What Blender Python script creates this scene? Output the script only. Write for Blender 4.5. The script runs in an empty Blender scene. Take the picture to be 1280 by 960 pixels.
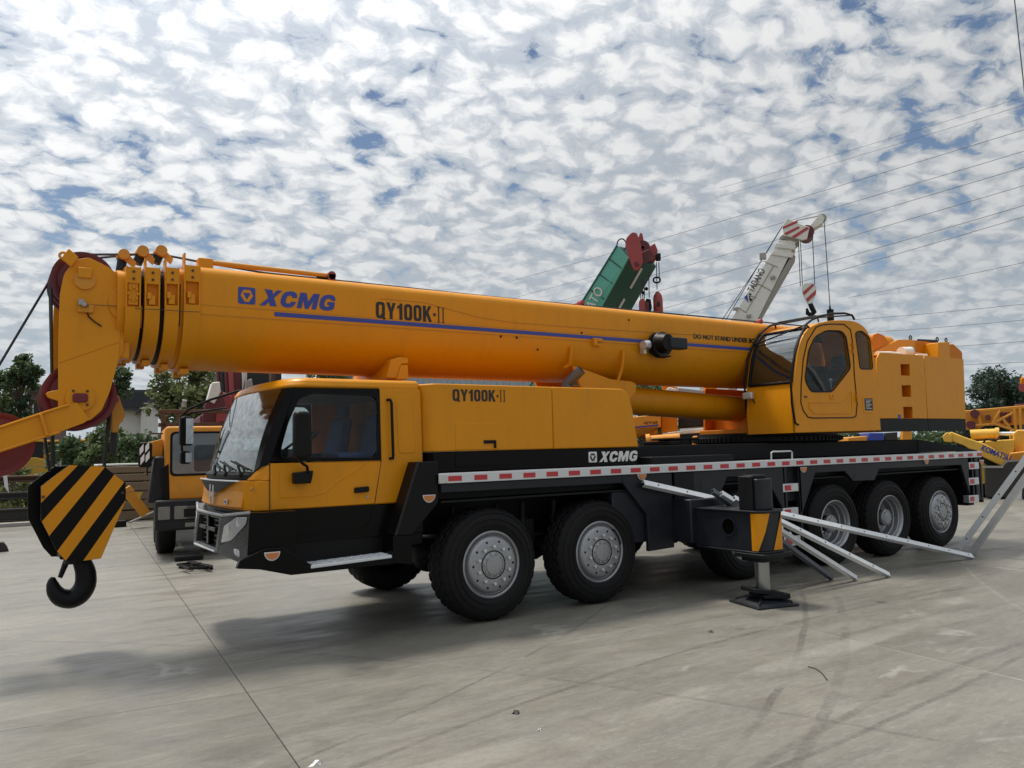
import bpy, bmesh, math, random
from mathutils import Vector, Matrix
from math import sin, cos, pi, radians, sqrt, atan2

S = bpy.context.scene
COL = S.collection
# ------------------------------------------------------------------ camera
CAM = Vector((-4.3152, -6.9412, 1.7284))
F_PX, YAW, PITCH, ROLL = 994.22, 0.5844, 0.0820, -0.0238
FW = Vector((sin(YAW)*cos(PITCH), cos(YAW)*cos(PITCH), sin(PITCH)))
_R = Vector((cos(YAW), -sin(YAW), 0)); _U = _R.cross(FW)
RT = _R*cos(ROLL) + _U*sin(ROLL); UP = _U*cos(ROLL) - _R*sin(ROLL)
cam_d = bpy.data.cameras.new('camera'); cam = bpy.data.objects.new('camera', cam_d); COL.objects.link(cam)
cam.matrix_world = Matrix(((RT.x, UP.x, -FW.x, CAM.x), (RT.y, UP.y, -FW.y, CAM.y), (RT.z, UP.z, -FW.z, CAM.z), (0, 0, 0, 1)))
cam_d.sensor_width = 36; cam_d.lens = F_PX/1280*36; cam_d.clip_start = .05; cam_d.clip_end = 3000
S.camera = cam
# ------------------------------------------------------------------ sky, sun, exposure
SUN_DIR = Vector((-.13, .40, 1.0)).normalized()          # towards the sun
SUN_EL = math.asin(SUN_DIR.z); SUN_AZ = atan2(SUN_DIR.x, SUN_DIR.y)
W = bpy.data.worlds.new('World'); S.world = W; W.use_nodes = True
def build_world():
    nt = W.node_tree; N = nt.nodes; L = nt.links; N.clear()
    out = N.new('ShaderNodeOutputWorld'); bg = N.new('ShaderNodeBackground'); bg.inputs['Strength'].default_value = .065
    L.new(bg.outputs[0], out.inputs[0])
    sky = N.new('ShaderNodeTexSky'); sky.sky_type = 'NISHITA'; sky.sun_disc = False
    sky.sun_elevation = SUN_EL; sky.sun_rotation = SUN_AZ; sky.air_density = 1.0; sky.dust_density = .6; sky.ozone_density = 2.5
    def math_(op, a, b=None, clamp=False):
        m = N.new('ShaderNodeMath'); m.operation = op; m.use_clamp = clamp
        for i, v in enumerate((a, b)):
            if v is None: continue
            if isinstance(v, (int, float)): m.inputs[i].default_value = v
            else: L.new(v, m.inputs[i])
        return m.outputs[0]
    def vmath(op, a, b=None, sc=None):
        m = N.new('ShaderNodeVectorMath'); m.operation = op
        for i, v in enumerate((a, b)):
            if v is None: continue
            if isinstance(v, (tuple, list)): m.inputs[i].default_value = v
            else: L.new(v, m.inputs[i])
        if sc is not None: m.inputs['Scale'].default_value = sc
        return m.outputs['Value'] if op == 'DOT_PRODUCT' else m.outputs['Vector']
    def smooth(v, a, b, lo=0, hi=1):
        r = N.new('ShaderNodeMapRange'); r.interpolation_type = 'SMOOTHSTEP'
        for i, q in enumerate((None, a, b, lo, hi)):
            if q is not None: r.inputs[i].default_value = q
        L.new(v, r.inputs[0]); return r.outputs[0]
    tc = N.new('ShaderNodeTexCoord'); d = tc.outputs['Generated']
    sp = N.new('ShaderNodeSeparateXYZ'); L.new(d, sp.inputs[0])
    z = math_('MAXIMUM', sp.outputs[2], 0.0); zz = math_('ADD', z, .30)
    cb = N.new('ShaderNodeCombineXYZ'); L.new(math_('DIVIDE', sp.outputs[0], zz), cb.inputs[0]); L.new(math_('DIVIDE', sp.outputs[1], zz), cb.inputs[1])
    rot = N.new('ShaderNodeMapping'); rot.inputs['Rotation'].default_value = (0, 0, radians(28)); rot.inputs['Scale'].default_value = (1.0, 1.15, 1)
    L.new(cb.outputs[0], rot.inputs[0]); p = rot.outputs[0]
    def noise(vec, scale, detail=4, rough=.55, dist=0, w=0):
        n = N.new('ShaderNodeTexNoise'); n.noise_dimensions = '2D'
        n.inputs['Scale'].default_value = scale; n.inputs['Detail'].default_value = detail; n.inputs['Roughness'].default_value = rough; n.inputs['Distortion'].default_value = dist
        L.new(vmath('ADD', vec, (w, w*1.7, 0)), n.inputs['Vector']); return n
    def worley(vec, scale, w, sm=.55):
        c = N.new('ShaderNodeTexVoronoi'); c.voronoi_dimensions = '2D'; c.feature = 'SMOOTH_F1'; c.inputs['Scale'].default_value = scale; c.inputs['Smoothness'].default_value = sm
        L.new(vmath('ADD', vec, (w, w*.6, 0)), c.inputs['Vector']); return math_('SUBTRACT', 1.0, c.outputs['Distance'])
    warp = noise(p, 5.0, 3, .55, 0, 5.3)
    pw = vmath('ADD', p, vmath('SCALE', vmath('SUBTRACT', warp.outputs['Color'], (.5, .5, .5)), None, .08))
    warp2 = noise(pw, 20, 3, .5, 0, 1.1)
    pw2 = vmath('ADD', pw, vmath('SCALE', vmath('SUBTRACT', warp2.outputs['Color'], (.5, .5, .5)), None, .035))
    big = noise(p, 1.7, 3, .55, 0, 2.9).outputs['Fac']
    w1 = worley(pw2, 14.5, 1.3); w2 = worley(pw2, 33.0, 4.1); n1 = noise(pw2, 15, 9, .70, 0, 7.7).outputs['Fac']; n2 = noise(pw2, 60, 6, .68, 0, 3.1).outputs['Fac']
    h = math_('ADD', math_('MULTIPLY', math_('SUBTRACT', w1, .62), 1.0), math_('MULTIPLY', math_('SUBTRACT', w2, .62), .38))
    h = math_('ADD', h, math_('MULTIPLY', math_('SUBTRACT', n1, .5), 1.1)); h = math_('ADD', h, math_('MULTIPLY', math_('SUBTRACT', n2, .5), .5))
    horizon = math_('POWER', math_('SUBTRACT', 1.0, z, True), 4.0)
    dens = math_('ADD', math_('ADD', h, math_('MULTIPLY', math_('SUBTRACT', big, .5), .85)), math_('MULTIPLY', horizon, .22))
    cover = smooth(dens, -.60, -.24)
    lit = smooth(h, -.34, .30)                      # crowns of the puffs white, the furrows between them grey
    sd = math_('MAXIMUM', vmath('DOT_PRODUCT', d, tuple(SUN_DIR)), 0)
    glow = math_('ADD', 7.7, math_('MULTIPLY', math_('POWER', sd, 3.0), 20.0))
    col = N.new('ShaderNodeMix'); col.data_type = 'RGBA'; col.inputs[6].default_value = (.56, .615, .685, 1); col.inputs[7].default_value = (1.0, 1.0, 1.0, 1); L.new(lit, col.inputs[0])
    cc = N.new('ShaderNodeVectorMath'); cc.operation = 'SCALE'; L.new(col.outputs[2], cc.inputs[0]); L.new(glow, cc.inputs['Scale'])
    mx = N.new('ShaderNodeMix'); mx.data_type = 'RGBA'
    L.new(math_('MULTIPLY', cover, .98), mx.inputs[0]); L.new(sky.outputs[0], mx.inputs[6]); L.new(cc.outputs[0], mx.inputs[7])
    hz = N.new('ShaderNodeMix'); hz.data_type = 'RGBA'; hz.inputs[7].default_value = (6.4, 7.4, 8.1, 1)
    L.new(math_('MULTIPLY', math_('POWER', math_('SUBTRACT', 1.0, z, True), 6.5), .82), hz.inputs[0]); L.new(mx.outputs[2], hz.inputs[6])
    L.new(hz.outputs[2], bg.inputs['Color'])
build_world()
sun_d = bpy.data.lights.new('sun', 'SUN'); sun_d.energy = 2.7; sun_d.angle = radians(9.5); sun_d.color = (1, .93, .82)
sun = bpy.data.objects.new('sun', sun_d); COL.objects.link(sun); sun.rotation_euler = (-SUN_DIR).to_track_quat('-Z', 'Y').to_euler(); sun.location = (0, 0, 30)
S.view_settings.view_transform = 'Standard'; S.view_settings.look = 'None'; S.view_settings.gamma = 1; S.view_settings.use_curve_mapping = False
S.view_settings.exposure = 0.28
S.cycles.max_bounces = 6; S.cycles.transparent_max_bounces = 8; S.cycles.caustics_reflective = False; S.cycles.caustics_refractive = False

# ------------------------------------------------------------------ helpers: points
def ray(px, py): return FW + RT*((px-640)/F_PX) - UP*((py-480)/F_PX)
def at(px, py, **k):                       # the place where the sight line meets a real plane x / y / z = value
    (a, val), = k.items(); i = 'xyz'.index(a); v = ray(px, py); t = (val-CAM[i])/v[i]
    return CAM + v*t
def xz(pts, y): return [(at(a, b, y=y).x, at(a, b, y=y).z) for a, b in pts]
class Frame:
    """upright local frame of a machine further back: x to its side, y into depth, z up"""
    def __init__(s, px, dist, turn=0):
        v = ray(px, 560); v.z = 0; v.normalize()
        s.o = Vector((CAM.x, CAM.y, 0)) + v*dist
        r = Vector((v.y, -v.x, 0)); a = atan2(r.y, r.x) + radians(turn); s.a = a
        s.r = Vector((cos(a), sin(a), 0)); s.n = Vector((-sin(a), cos(a), 0))
    def p(s, px, py, w=0):
        v = ray(px, py); o = s.o + s.n*w; t = (o-CAM).dot(s.n)/v.dot(s.n); q = CAM + v*t
        return ((q-s.o).dot(s.r), q.z)
    def poly(s, pts, w=0): return [s.p(a, b, w) for a, b in pts]
    def P(s, px, py, w=0): u, z = s.p(px, py, w); return Vector((u, w, z))
# ------------------------------------------------------------------ helpers: materials
def rgb(h):
    def f(c): return c/12.92 if c <= .04045 else ((c+.055)/1.055)**2.4
    return tuple(f(int(h[i:i+2], 16)/255) for i in (0, 2, 4))
MATS = {}
def mat(name, col, rough=.5, metal=0, var=.1, scale=3.0, bump=0, bscale=60, coat=0, dirt=0, dirtcol=(.22, .2, .17), spec=.5, streak=None):
    m = bpy.data.materials.new(name); m.use_nodes = True; nt = m.node_tree; N = nt.nodes; L = nt.links
    b = N['Principled BSDF']; b.inputs['Roughness'].default_value = rough; b.inputs['Metallic'].default_value = metal
    b.inputs['Coat Weight'].default_value = coat; b.inputs['Coat Roughness'].default_value = .12; b.inputs['Specular IOR Level'].default_value = spec
    ge = N.new('ShaderNodeNewGeometry')
    vec = ge.outputs['Position']
    if streak:
        mp = N.new('ShaderNodeMapping'); mp.inputs['Scale'].default_value = streak; L.new(vec, mp.inputs[0]); vec = mp.outputs[0]
    n = N.new('ShaderNodeTexNoise'); n.inputs['Scale'].default_value = scale; n.inputs['Detail'].default_value = 6; n.inputs['Roughness'].default_value = .62; L.new(vec, n.inputs['Vector'])
    mx = N.new('ShaderNodeMix'); mx.data_type = 'RGBA'; mx.inputs[6].default_value = tuple(c*(1-var) for c in col)+(1,); mx.inputs[7].default_value = tuple(min(1, c*(1+var)) for c in col)+(1,)
    L.new(n.outputs['Fac'], mx.inputs[0]); o = mx.outputs[2]
    if dirt:
        n2 = N.new('ShaderNodeTexNoise'); n2.inputs['Scale'].default_value = scale*2.7; n2.inputs['Detail'].default_value = 8; n2.inputs['Roughness'].default_value = .7; L.new(ge.outputs['Position'], n2.inputs['Vector'])
        r = N.new('ShaderNodeMapRange'); r.inputs[1].default_value = .48; r.inputs[2].default_value = .72; r.inputs[4].default_value = dirt; L.new(n2.outputs['Fac'], r.inputs[0])
        m2 = N.new('ShaderNodeMix'); m2.data_type = 'RGBA'; m2.inputs[7].default_value = tuple(dirtcol)+(1,); L.new(r.outputs[0], m2.inputs[0]); L.new(o, m2.inputs[6]); o = m2.outputs[2]
        r2 = N.new('ShaderNodeMapRange'); r2.inputs[3].default_value = rough; r2.inputs[4].default_value = min(1, rough+.3); L.new(r.outputs[0], r2.inputs[0]); L.new(r2.outputs[0], b.inputs['Roughness'])
    L.new(o, b.inputs['Base Color'])
    if bump:
        n3 = N.new('ShaderNodeTexNoise'); n3.inputs['Scale'].default_value = bscale; n3.inputs['Detail'].default_value = 4; L.new(ge.outputs['Position'], n3.inputs['Vector'])
        bp = N.new('ShaderNodeBump'); bp.inputs['Strength'].default_value = bump; bp.inputs['Distance'].default_value = .01; L.new(n3.outputs['Fac'], bp.inputs['Height']); L.new(bp.outputs[0], b.inputs['Normal'])
    MATS[name] = m; return m
def glass(name, tint, ior=1.6, rough=0.02, pw=4.5, k=.5):
    m = bpy.data.materials.new(name); m.use_nodes = True; nt = m.node_tree; N = nt.nodes; L = nt.links; N.clear()
    o = N.new('ShaderNodeOutputMaterial'); mx = N.new('ShaderNodeMixShader'); t = N.new('ShaderNodeBsdfTransparent'); g = N.new('ShaderNodeBsdfGlossy'); fr = N.new('ShaderNodeVectorMath'); fr.operation = 'DOT_PRODUCT'
    t.inputs[0].default_value = tuple(tint)+(1,); g.inputs['Roughness'].default_value = rough; 
    n = N.new('ShaderNodeTexNoise'); n.inputs['Scale'].default_value = 1.4; n.inputs['Detail'].default_value = 2
    ge = N.new('ShaderNodeNewGeometry'); L.new(ge.outputs['Position'], n.inputs['Vector'])
    bp = N.new('ShaderNodeBump'); bp.inputs['Strength'].default_value = .025; bp.inputs['Distance'].default_value = .1; L.new(n.outputs['Fac'], bp.inputs['Height']); L.new(bp.outputs[0], g.inputs['Normal'])
    L.new(ge.outputs['Normal'], fr.inputs[0]); L.new(ge.outputs['Incoming'], fr.inputs[1]); f0 = ((ior-1)/(ior+1))**2
    def mt_(op, a, b=None):
        k = N.new('ShaderNodeMath'); k.operation = op
        for i, v in enumerate((a, b)):
            if v is None: continue
            if isinstance(v, (int, float)): k.inputs[i].default_value = v
            else: L.new(v, k.inputs[i])
        return k.outputs[0]
    fac = mt_('ADD', f0, mt_('MULTIPLY', 1-f0, mt_('POWER', mt_('SUBTRACT', 1.0, mt_('ABSOLUTE', fr.outputs['Value'])), pw)))
    fac = mt_('MULTIPLY', fac, k)
    L.new(fac, mx.inputs[0]); L.new(t.outputs[0], mx.inputs[1]); L.new(g.outputs[0], mx.inputs[2]); L.new(mx.outputs[0], o.inputs[0]); MATS[name] = m; return m
YC = (.72, .28, .002)
mat('yellow', YC, .38, 0, .06, 1.2, coat=.0, dirt=.10, dirtcol=(.60, .22, .01), bump=.04, bscale=5, spec=.32)
def paint_grime(name, amt):
    m = MATS[name]; nt = m.node_tree; N = nt.nodes; L = nt.links; b = N['Principled BSDF']; ge = N.new('ShaderNodeNewGeometry')
    mp = N.new('ShaderNodeMapping'); mp.inputs['Scale'].default_value = (3.2, 3.2, .9); L.new(ge.outputs['Position'], mp.inputs[0])
    n = N.new('ShaderNodeTexNoise'); n.inputs['Scale'].default_value = 2.2; n.inputs['Detail'].default_value = 7; n.inputs['Roughness'].default_value = .68; L.new(mp.outputs[0], n.inputs['Vector'])
    n2 = N.new('ShaderNodeTexNoise'); n2.inputs['Scale'].default_value = .9; n2.inputs['Detail'].default_value = 3; L.new(ge.outputs['Position'], n2.inputs['Vector'])
    r = N.new('ShaderNodeMapRange'); r.inputs[1].default_value = .50; r.inputs[2].default_value = .78; r.inputs[4].default_value = amt; L.new(n.outputs['Fac'], r.inputs[0])
    k = N.new('ShaderNodeMath'); k.operation = 'MULTIPLY'; L.new(r.outputs[0], k.inputs[0]); L.new(n2.outputs['Fac'], k.inputs[1])
    x = N.new('ShaderNodeMix'); x.data_type = 'RGBA'; x.inputs[7].default_value = (.20, .11, .04, 1); L.new(k.outputs[0], x.inputs[0])
    src = b.inputs['Base Color'].links[0].from_socket; L.new(src, x.inputs[6]); L.new(x.outputs[2], b.inputs['Base Color'])
    rg = N.new('ShaderNodeMapRange'); rg.inputs[3].default_value = .30; rg.inputs[4].default_value = .50; L.new(n2.outputs['Fac'], rg.inputs[0]); L.new(rg.outputs[0], b.inputs['Roughness'])
paint_grime('yellow', .38)
mat('yellow_dark_weld', (.50, .21, .012), .45, 0, .08, 6, bump=.1)  # darker, rougher yellow for the weld lines
mat('orange_and_shaded_yellow', (.62, .19, .004), .5, 0, .1, 2, dirt=.15, dirtcol=(.36, .15, .03), spec=.2)  # deep orange; on the superstructure under the boom it stands for shadowed yellow
mat('old_yellow', (.68, .28, .02), .55, 0, .15, 3, dirt=.35, dirtcol=(.32, .2, .08), bump=.06)
mat('pale_yellow', (.72, .42, .05), .55, 0, .14, 2, dirt=.4, dirtcol=(.35, .25, .12))
mat('black_paint', (.0025, .0025, .003), .24, 0, .2, 3, coat=.0, dirt=.12, dirtcol=(.012, .011, .01), spec=.16)
mat('black_matt', (.004, .004, .005), .45, 0, .25, 4, dirt=.2, dirtcol=(.014, .013, .012), spec=.22)
mat('chassis', (.012, .015, .021), .42, 0, .2, 2.5, dirt=.3, dirtcol=(.035, .034, .033), bump=.08, bscale=20, spec=.35)
mat('chassis_dark', (.006, .007, .009), .55, 0, .25, 3, dirt=.25, dirtcol=(.022, .021, .02), spec=.25)
mat('rubber', (.008, .008, .009), .65, 0, .25, 7, dirt=.3, dirtcol=(.026, .024, .022), bump=.2, bscale=70, spec=.25)
mat('wheel_silver', (.37, .38, .40), .42, .65, .1, 9, dirt=.3, dirtcol=(.22, .2, .18), bump=.05)
mat('aluminium', (.72, .74, .76), .34, .8, .08, 5, dirt=.2, dirtcol=(.4, .39, .37))
mat('pipe_and_shaded_bar', (.11, .12, .14), .5, .3, .2, 6, dirt=.3, dirtcol=(.05, .04, .035))  # exhaust pipe grey, reused as the shaded tone of one bar
mat('bumper_grey', (.075, .078, .082), .26, .3, .15, 6, dirt=.2, dirtcol=(.12, .115, .11), spec=.6)
mat('galvanised', (.74, .77, .80), .42, .45, .12, 14, dirt=.2, dirtcol=(.4, .4, .4))
mat('steel_rod', (.36, .36, .35), .3, .9, .1, 8)
mat('reflector_white', (.66, .68, .70), .32, .15, .06, 20)
mat('reflector_red', (.50, .022, .035), .3, 0, .1, 20, coat=.4)
mat('amber', (.62, .20, .05), .25, 0, .1, 20, coat=.5)
mat('dull_lens', (.22, .22, .21), .25, .2, .2, 12, dirt=.3, dirtcol=(.1, .09, .08))
mat('lamp_lens', (.62, .64, .66), .12, .35, .08, 30, coat=.8)
mat('decal_blue', (.035, .06, .33), .4, 0, .06, 5)
mat('decal_black', (.016, .014, .012), .45, 0, .1, 5)
mat('decal_white', (.80, .80, .80), .45, 0, .04, 5)
mat('maroon', (.11, .018, .028), .5, 0, .2, 3, dirt=.2, dirtcol=(.12, .06, .05))
mat('red_sheave', (.15, .011, .016), .5, 0, .12, 4, dirt=.15, dirtcol=(.1, .04, .03))
mat('rope', (.04, .042, .045), .6, .3, .25, 60)
mat('wire_grey', (.16, .17, .18), .6, .2, .1, 3)
mat('interior_dark', (.02, .022, .026), .7, 0, .2, 4)
mat('void', (.001, .001, .001), .9, 0, .1, 4, spec=.05)
mat('interior_grey', (.09, .1, .115), .8, 0, .2, 6)
mat('seat_blue', (.05, .09, .26), .85, 0, .3, 14, bump=.2)
mat('interior_pale', (.34, .36, .38), .7, 0, .15, 5)
mat('mirror_face', (.7, .72, .74), .04, 1.0, .02, 3)
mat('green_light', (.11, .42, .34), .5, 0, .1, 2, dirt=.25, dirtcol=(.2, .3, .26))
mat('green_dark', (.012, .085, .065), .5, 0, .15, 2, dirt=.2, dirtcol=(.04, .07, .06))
mat('dusty_red', (.33, .055, .06), .55, 0, .15, 3, dirt=.3, dirtcol=(.2, .09, .08))
mat('white_paint', (.70, .70, .66), .45, 0, .06, 2, dirt=.35, dirtcol=(.45, .42, .36))
mat('warning_red', (.42, .05, .06), .5, 0, .1, 3)
mat('plank_wood', (.21, .145, .09), .8, 0, .3, 3, dirt=.4, dirtcol=(.12, .09, .06), streak=(.6, 6, 9), bump=.3, bscale=30)
mat('dark_steel', (.03, .03, .031), .6, .2, .3, 3, dirt=.4, dirtcol=(.09, .06, .04))
mat('rusty', (.085, .045, .028), .8, 0, .35, 5, dirt=.5, dirtcol=(.12, .06, .035))
mat('slate', (.055, .06, .068), .75, 0, .2, 1.5, dirt=.3, dirtcol=(.1, .1, .1))
mat('plaster', (.62, .63, .64), .8, 0, .06, 1.2, dirt=.25, dirtcol=(.42, .41, .39))
mat('old_brick', (.17, .125, .12), .85, 0, .2, 3)
mat('shed_wall', (.36, .42, .47), .55, .1, .07, .7, dirt=.3, dirtcol=(.25, .27, .28))
mat('concrete_pole', (.33, .32, .30), .8, 0, .1, 2)
mat('bark', (.085, .065, .048), .9, 0, .3, 8, bump=.4, bscale=20)
mat('paper_white', (.75, .75, .73), .7, 0, .05, 5)
glass('windscreen_glass', (.62, .70, .68), 2.2, rough=.07, pw=2.6, k=1.0)
glass('cab_front_glass', (.7, .76, .76), 2.0, pw=2.6, k=.9)
glass('window_glass', (.80, .83, .83), 1.5)
glass('clear_glass', (.86, .9, .9), 1.5)
glass('truck_glass', (.85, .88, .90), 1.6)
def foliage(name, c1, c2):
    m = bpy.data.materials.new(name); m.use_nodes = True; nt = m.node_tree; N = nt.nodes; L = nt.links; N.clear()
    o = N.new('ShaderNodeOutputMaterial'); dif = N.new('ShaderNodeBsdfPrincipled'); tr = N.new('ShaderNodeBsdfTranslucent'); mx = N.new('ShaderNodeMixShader'); mx.inputs[0].default_value = .38
    dif.inputs['Roughness'].default_value = .6
    ge = N.new('ShaderNodeNewGeometry'); n = N.new('ShaderNodeTexNoise'); n.inputs['Scale'].default_value = .8; n.inputs['Detail'].default_value = 5; L.new(ge.outputs['Position'], n.inputs['Vector'])
    a = N.new('ShaderNodeMath'); a.operation = 'ADD'; L.new(n.outputs['Fac'], a.inputs[0])
    b = N.new('ShaderNodeMath'); b.operation = 'MULTIPLY_ADD'; L.new(ge.outputs['Random Per Island'], b.inputs[0]); b.inputs[1].default_value = .7; b.inputs[2].default_value = -.35; L.new(b.outputs[0], a.inputs[1])
    c = N.new('ShaderNodeMix'); c.data_type = 'RGBA'; c.inputs[6].default_value = c1+(1,); c.inputs[7].default_value = c2+(1,); L.new(a.outputs[0], c.inputs[0])
    L.new(c.outputs[2], dif.inputs['Base Color']); L.new(c.outputs[2], tr.inputs[0]); L.new(dif.outputs[0], mx.inputs[1]); L.new(tr.outputs[0], mx.inputs[2]); L.new(mx.outputs[0], o.inputs[0]); MATS[name] = m
foliage('leaves_dark', (.03, .062, .026), (.12, .175, .075)); foliage('leaves_mid', (.055, .09, .032), (.17, .23, .09)); foliage('leaves_olive', (.08, .105, .036), (.21, .24, .10)); foliage('grass', (.06, .075, .02), (.16, .16, .06))
foliage('leaves_blue', (.018, .042, .030), (.065, .11, .075))
# ------------------------------------------------------------------ helpers: meshes
class MB:
    def __init__(s): s.v = []; s.f = []; s.sm = []
    def add(s, vs, fs, smooth=False):
        n = len(s.v); s.v += [tuple(v) for v in vs]; s.f += [tuple(i+n for i in f) for f in fs]; s.sm += [smooth]*len(fs); return s
    def box(s, x0, x1, y0, y1, z0, z1):
        return s.add([(x0,y0,z0),(x1,y0,z0),(x1,y1,z0),(x0,y1,z0),(x0,y0,z1),(x1,y0,z1),(x1,y1,z1),(x0,y1,z1)], [(0,3,2,1),(4,5,6,7),(0,1,5,4),(1,2,6,5),(2,3,7,6),(3,0,4,7)])
    def hexa(s, lo, hi):
        n = len(lo); return s.add(list(lo)+list(hi), [tuple(range(n))[::-1], tuple(range(n, 2*n))]+[(i, (i+1) % n, n+(i+1) % n, n+i) for i in range(n)])
    def prism(s, poly, y0, y1): return s.hexa([(a, y0, b) for a, b in poly], [(a, y1, b) for a, b in poly])       # (x,z) outline through y
    def slab(s, poly, z0, z1): return s.hexa([(a, b, z0) for a, b in poly], [(a, b, z1) for a, b in poly])        # (x,y) outline through z
    def cross(s, poly, x0, x1): return s.hexa([(x0, a, b) for a, b in poly], [(x1, a, b) for a, b in poly])       # (y,z) outline through x
    def tube(s, pts, r, n=8, cap=True):
        pts = [Vector(p) for p in pts]; rs = r if isinstance(r, (list, tuple)) else [r]*len(pts); vs = []; up = None
        for i, p in enumerate(pts):
            a = pts[max(0, i-1)]; b = pts[min(len(pts)-1, i+1)]; t = (b-a).normalized()
            if up is None: up = Vector((0,0,1)) if abs(t.z) < .9 else Vector((1,0,0))
            x = t.cross(up); x = x.normalized() if x.length > 1e-6 else t.orthogonal().normalized(); y = t.cross(x).normalized(); up = -y if False else x.cross(t)
            for k in range(n): vs.append(p + (x*cos(2*pi*k/n) + y*sin(2*pi*k/n))*rs[i])
        fs = [(i*n+k, i*n+(k+1) % n, (i+1)*n+(k+1) % n, (i+1)*n+k) for i in range(len(pts)-1) for k in range(n)]
        s.add(vs, fs, True)
        if cap: s.add(vs[:n], [tuple(range(n))[::-1]]); s.add(vs[-n:], [tuple(range(n))])
        return s
    def cyl(s, p0, p1, r, r1=None, n=20): return s.tube([p0, p1], [r, r if r1 is None else r1], n)
    def lathe(s, prof, o, ax='y', n=32, smooth=True):        # prof: (radius, along axis)
        vs = []
        for k in range(n):
            c, d = cos(2*pi*k/n), sin(2*pi*k/n)
            for r, a in prof:
                vs.append({'y': (o[0]+r*c, o[1]+a, o[2]+r*d), 'z': (o[0]+r*c, o[1]+r*d, o[2]+a), 'x': (o[0]+a, o[1]+r*c, o[2]+r*d)}[ax])
        m = len(prof)
        return s.add(vs, [(k*m+j, k*m+j+1, ((k+1) % n)*m+j+1, ((k+1) % n)*m+j) for k in range(n) for j in range(m-1)], smooth)
    def sphere(s, c, r, n=8, sq=(1,1,1)):
        prof = [(r*sin(pi*i/n)+1e-5, -r*cos(pi*i/n)) for i in range(n+1)]; m = MB().lathe(prof, (0,0,0), 'z', n*2)
        return s.add([(c[0]+x*sq[0], c[1]+y*sq[1], c[2]+z*sq[2]) for x, y, z in m.v], m.f, True)
    def sheet(s, rows, smooth=True, thick=0, nrm=None):
        n = len(rows[0]); vs = [p for r in rows for p in r]
        fs = [(i*n+j, i*n+j+1, (i+1)*n+j+1, (i+1)*n+j) for i in range(len(rows)-1) for j in range(n-1)]
        s.add(vs, fs, smooth)
        if thick:
            t = Vector(nrm).normalized()*thick; k = len(s.v); s.add([Vector(p)+t for p in vs], [f[::-1] for f in fs], smooth)
            a = len(vs); R = len(rows)
            edge = [(0*n+j) for j in range(n)] + [i*n+n-1 for i in range(1, R)] + [(R-1)*n+j for j in range(n-2, -1, -1)] + [i*n for i in range(R-2, 0, -1)]
            b = k-a
            s.f += [(b+edge[i], b+edge[(i+1) % len(edge)], k+edge[(i+1) % len(edge)], k+edge[i]) for i in range(len(edge))]; s.sm += [False]*len(edge)
        return s
    def mesh(s, name, mt, recalc=True):
        me = bpy.data.meshes.new(name); me.from_pydata(s.v, [], s.f); me.polygons.foreach_set('use_smooth', s.sm)
        if recalc:
            bm = bmesh.new(); bm.from_mesh(me); bmesh.ops.delete(bm, geom=[v for v in bm.verts if not v.link_faces], context='VERTS'); bmesh.ops.recalc_face_normals(bm, faces=bm.faces); bm.to_mesh(me); bm.free()
        me.materials.append(MATS[mt]); me.update(); me.set_sharp_from_angle(angle=radians(38)); return me
def rpoly(pts, r, n=4):
    """polygon with rounded corners; r one radius or one per corner"""
    out = []; m = len(pts)
    for i in range(m):
        p = Vector(pts[i]).to_2d(); a = Vector(pts[i-1]).to_2d(); b = Vector(pts[(i+1) % m]).to_2d(); ri = r[i] if isinstance(r, (list, tuple)) else r
        u = (a-p); v = (b-p); ri = min(ri, u.length*.48, v.length*.48)
        if ri < 1e-4: out.append(tuple(p)); continue
        u.normalize(); v.normalize(); s0 = p+u*ri; s1 = p+v*ri
        for k in range(n+1):
            t = k/n; q = s0*(1-t)**2 + p*2*t*(1-t) + s1*t*t; out.append(tuple(q))
    return out
PARENT_M = {}
def obj(name, mb, mt, parent=None, bevel=0, seg=2, **props):
    me = mb if isinstance(mb, bpy.types.Mesh) else mb.mesh(name, mt)
    o = bpy.data.objects.new(name, me); COL.objects.link(o)
    if parent is not None:
        o.parent = parent
        if parent.name in PARENT_M: o.matrix_parent_inverse = PARENT_M[parent.name]
        elif parent.parent is not None: o.matrix_parent_inverse = Matrix.Identity(4)
    if bevel:
        b = o.modifiers.new('bevel', 'BEVEL'); b.width = bevel; b.segments = seg; b.limit_method = 'ANGLE'; b.angle_limit = radians(35); b.harden_normals = False
    for k, v in props.items(): o[k] = v
    return o
def thing(name, label, cat, loc=(0,0,0), rz=0, group=None, world=False):
    o = bpy.data.objects.new(name, None); COL.objects.link(o); o.location = loc; o.rotation_euler = (0, 0, rz); o.empty_display_size = .3
    o['label'] = label; o['category'] = cat
    if group: o['group'] = group
    if world: PARENT_M[o.name] = (Matrix.Translation(loc) @ Matrix.Rotation(rz, 4, 'Z')).inverted()
    return o
def tag(o, label, cat, group=None):
    o['label'] = label; o['category'] = cat
    if group: o['group'] = group
    return o
def empty(name, parent, loc=(0,0,0)):
    o = bpy.data.objects.new(name, None); COL.objects.link(o); o.parent = parent; o.empty_display_size = .2
    if parent.name in PARENT_M: o.matrix_parent_inverse = PARENT_M[parent.name]
    o.location = loc; return o
def copy_tree(o, parent=None):
    c = o.copy(); COL.objects.link(c); c.parent = parent
    for ch in list(o.children): copy_tree(ch, c)
    return c
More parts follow.
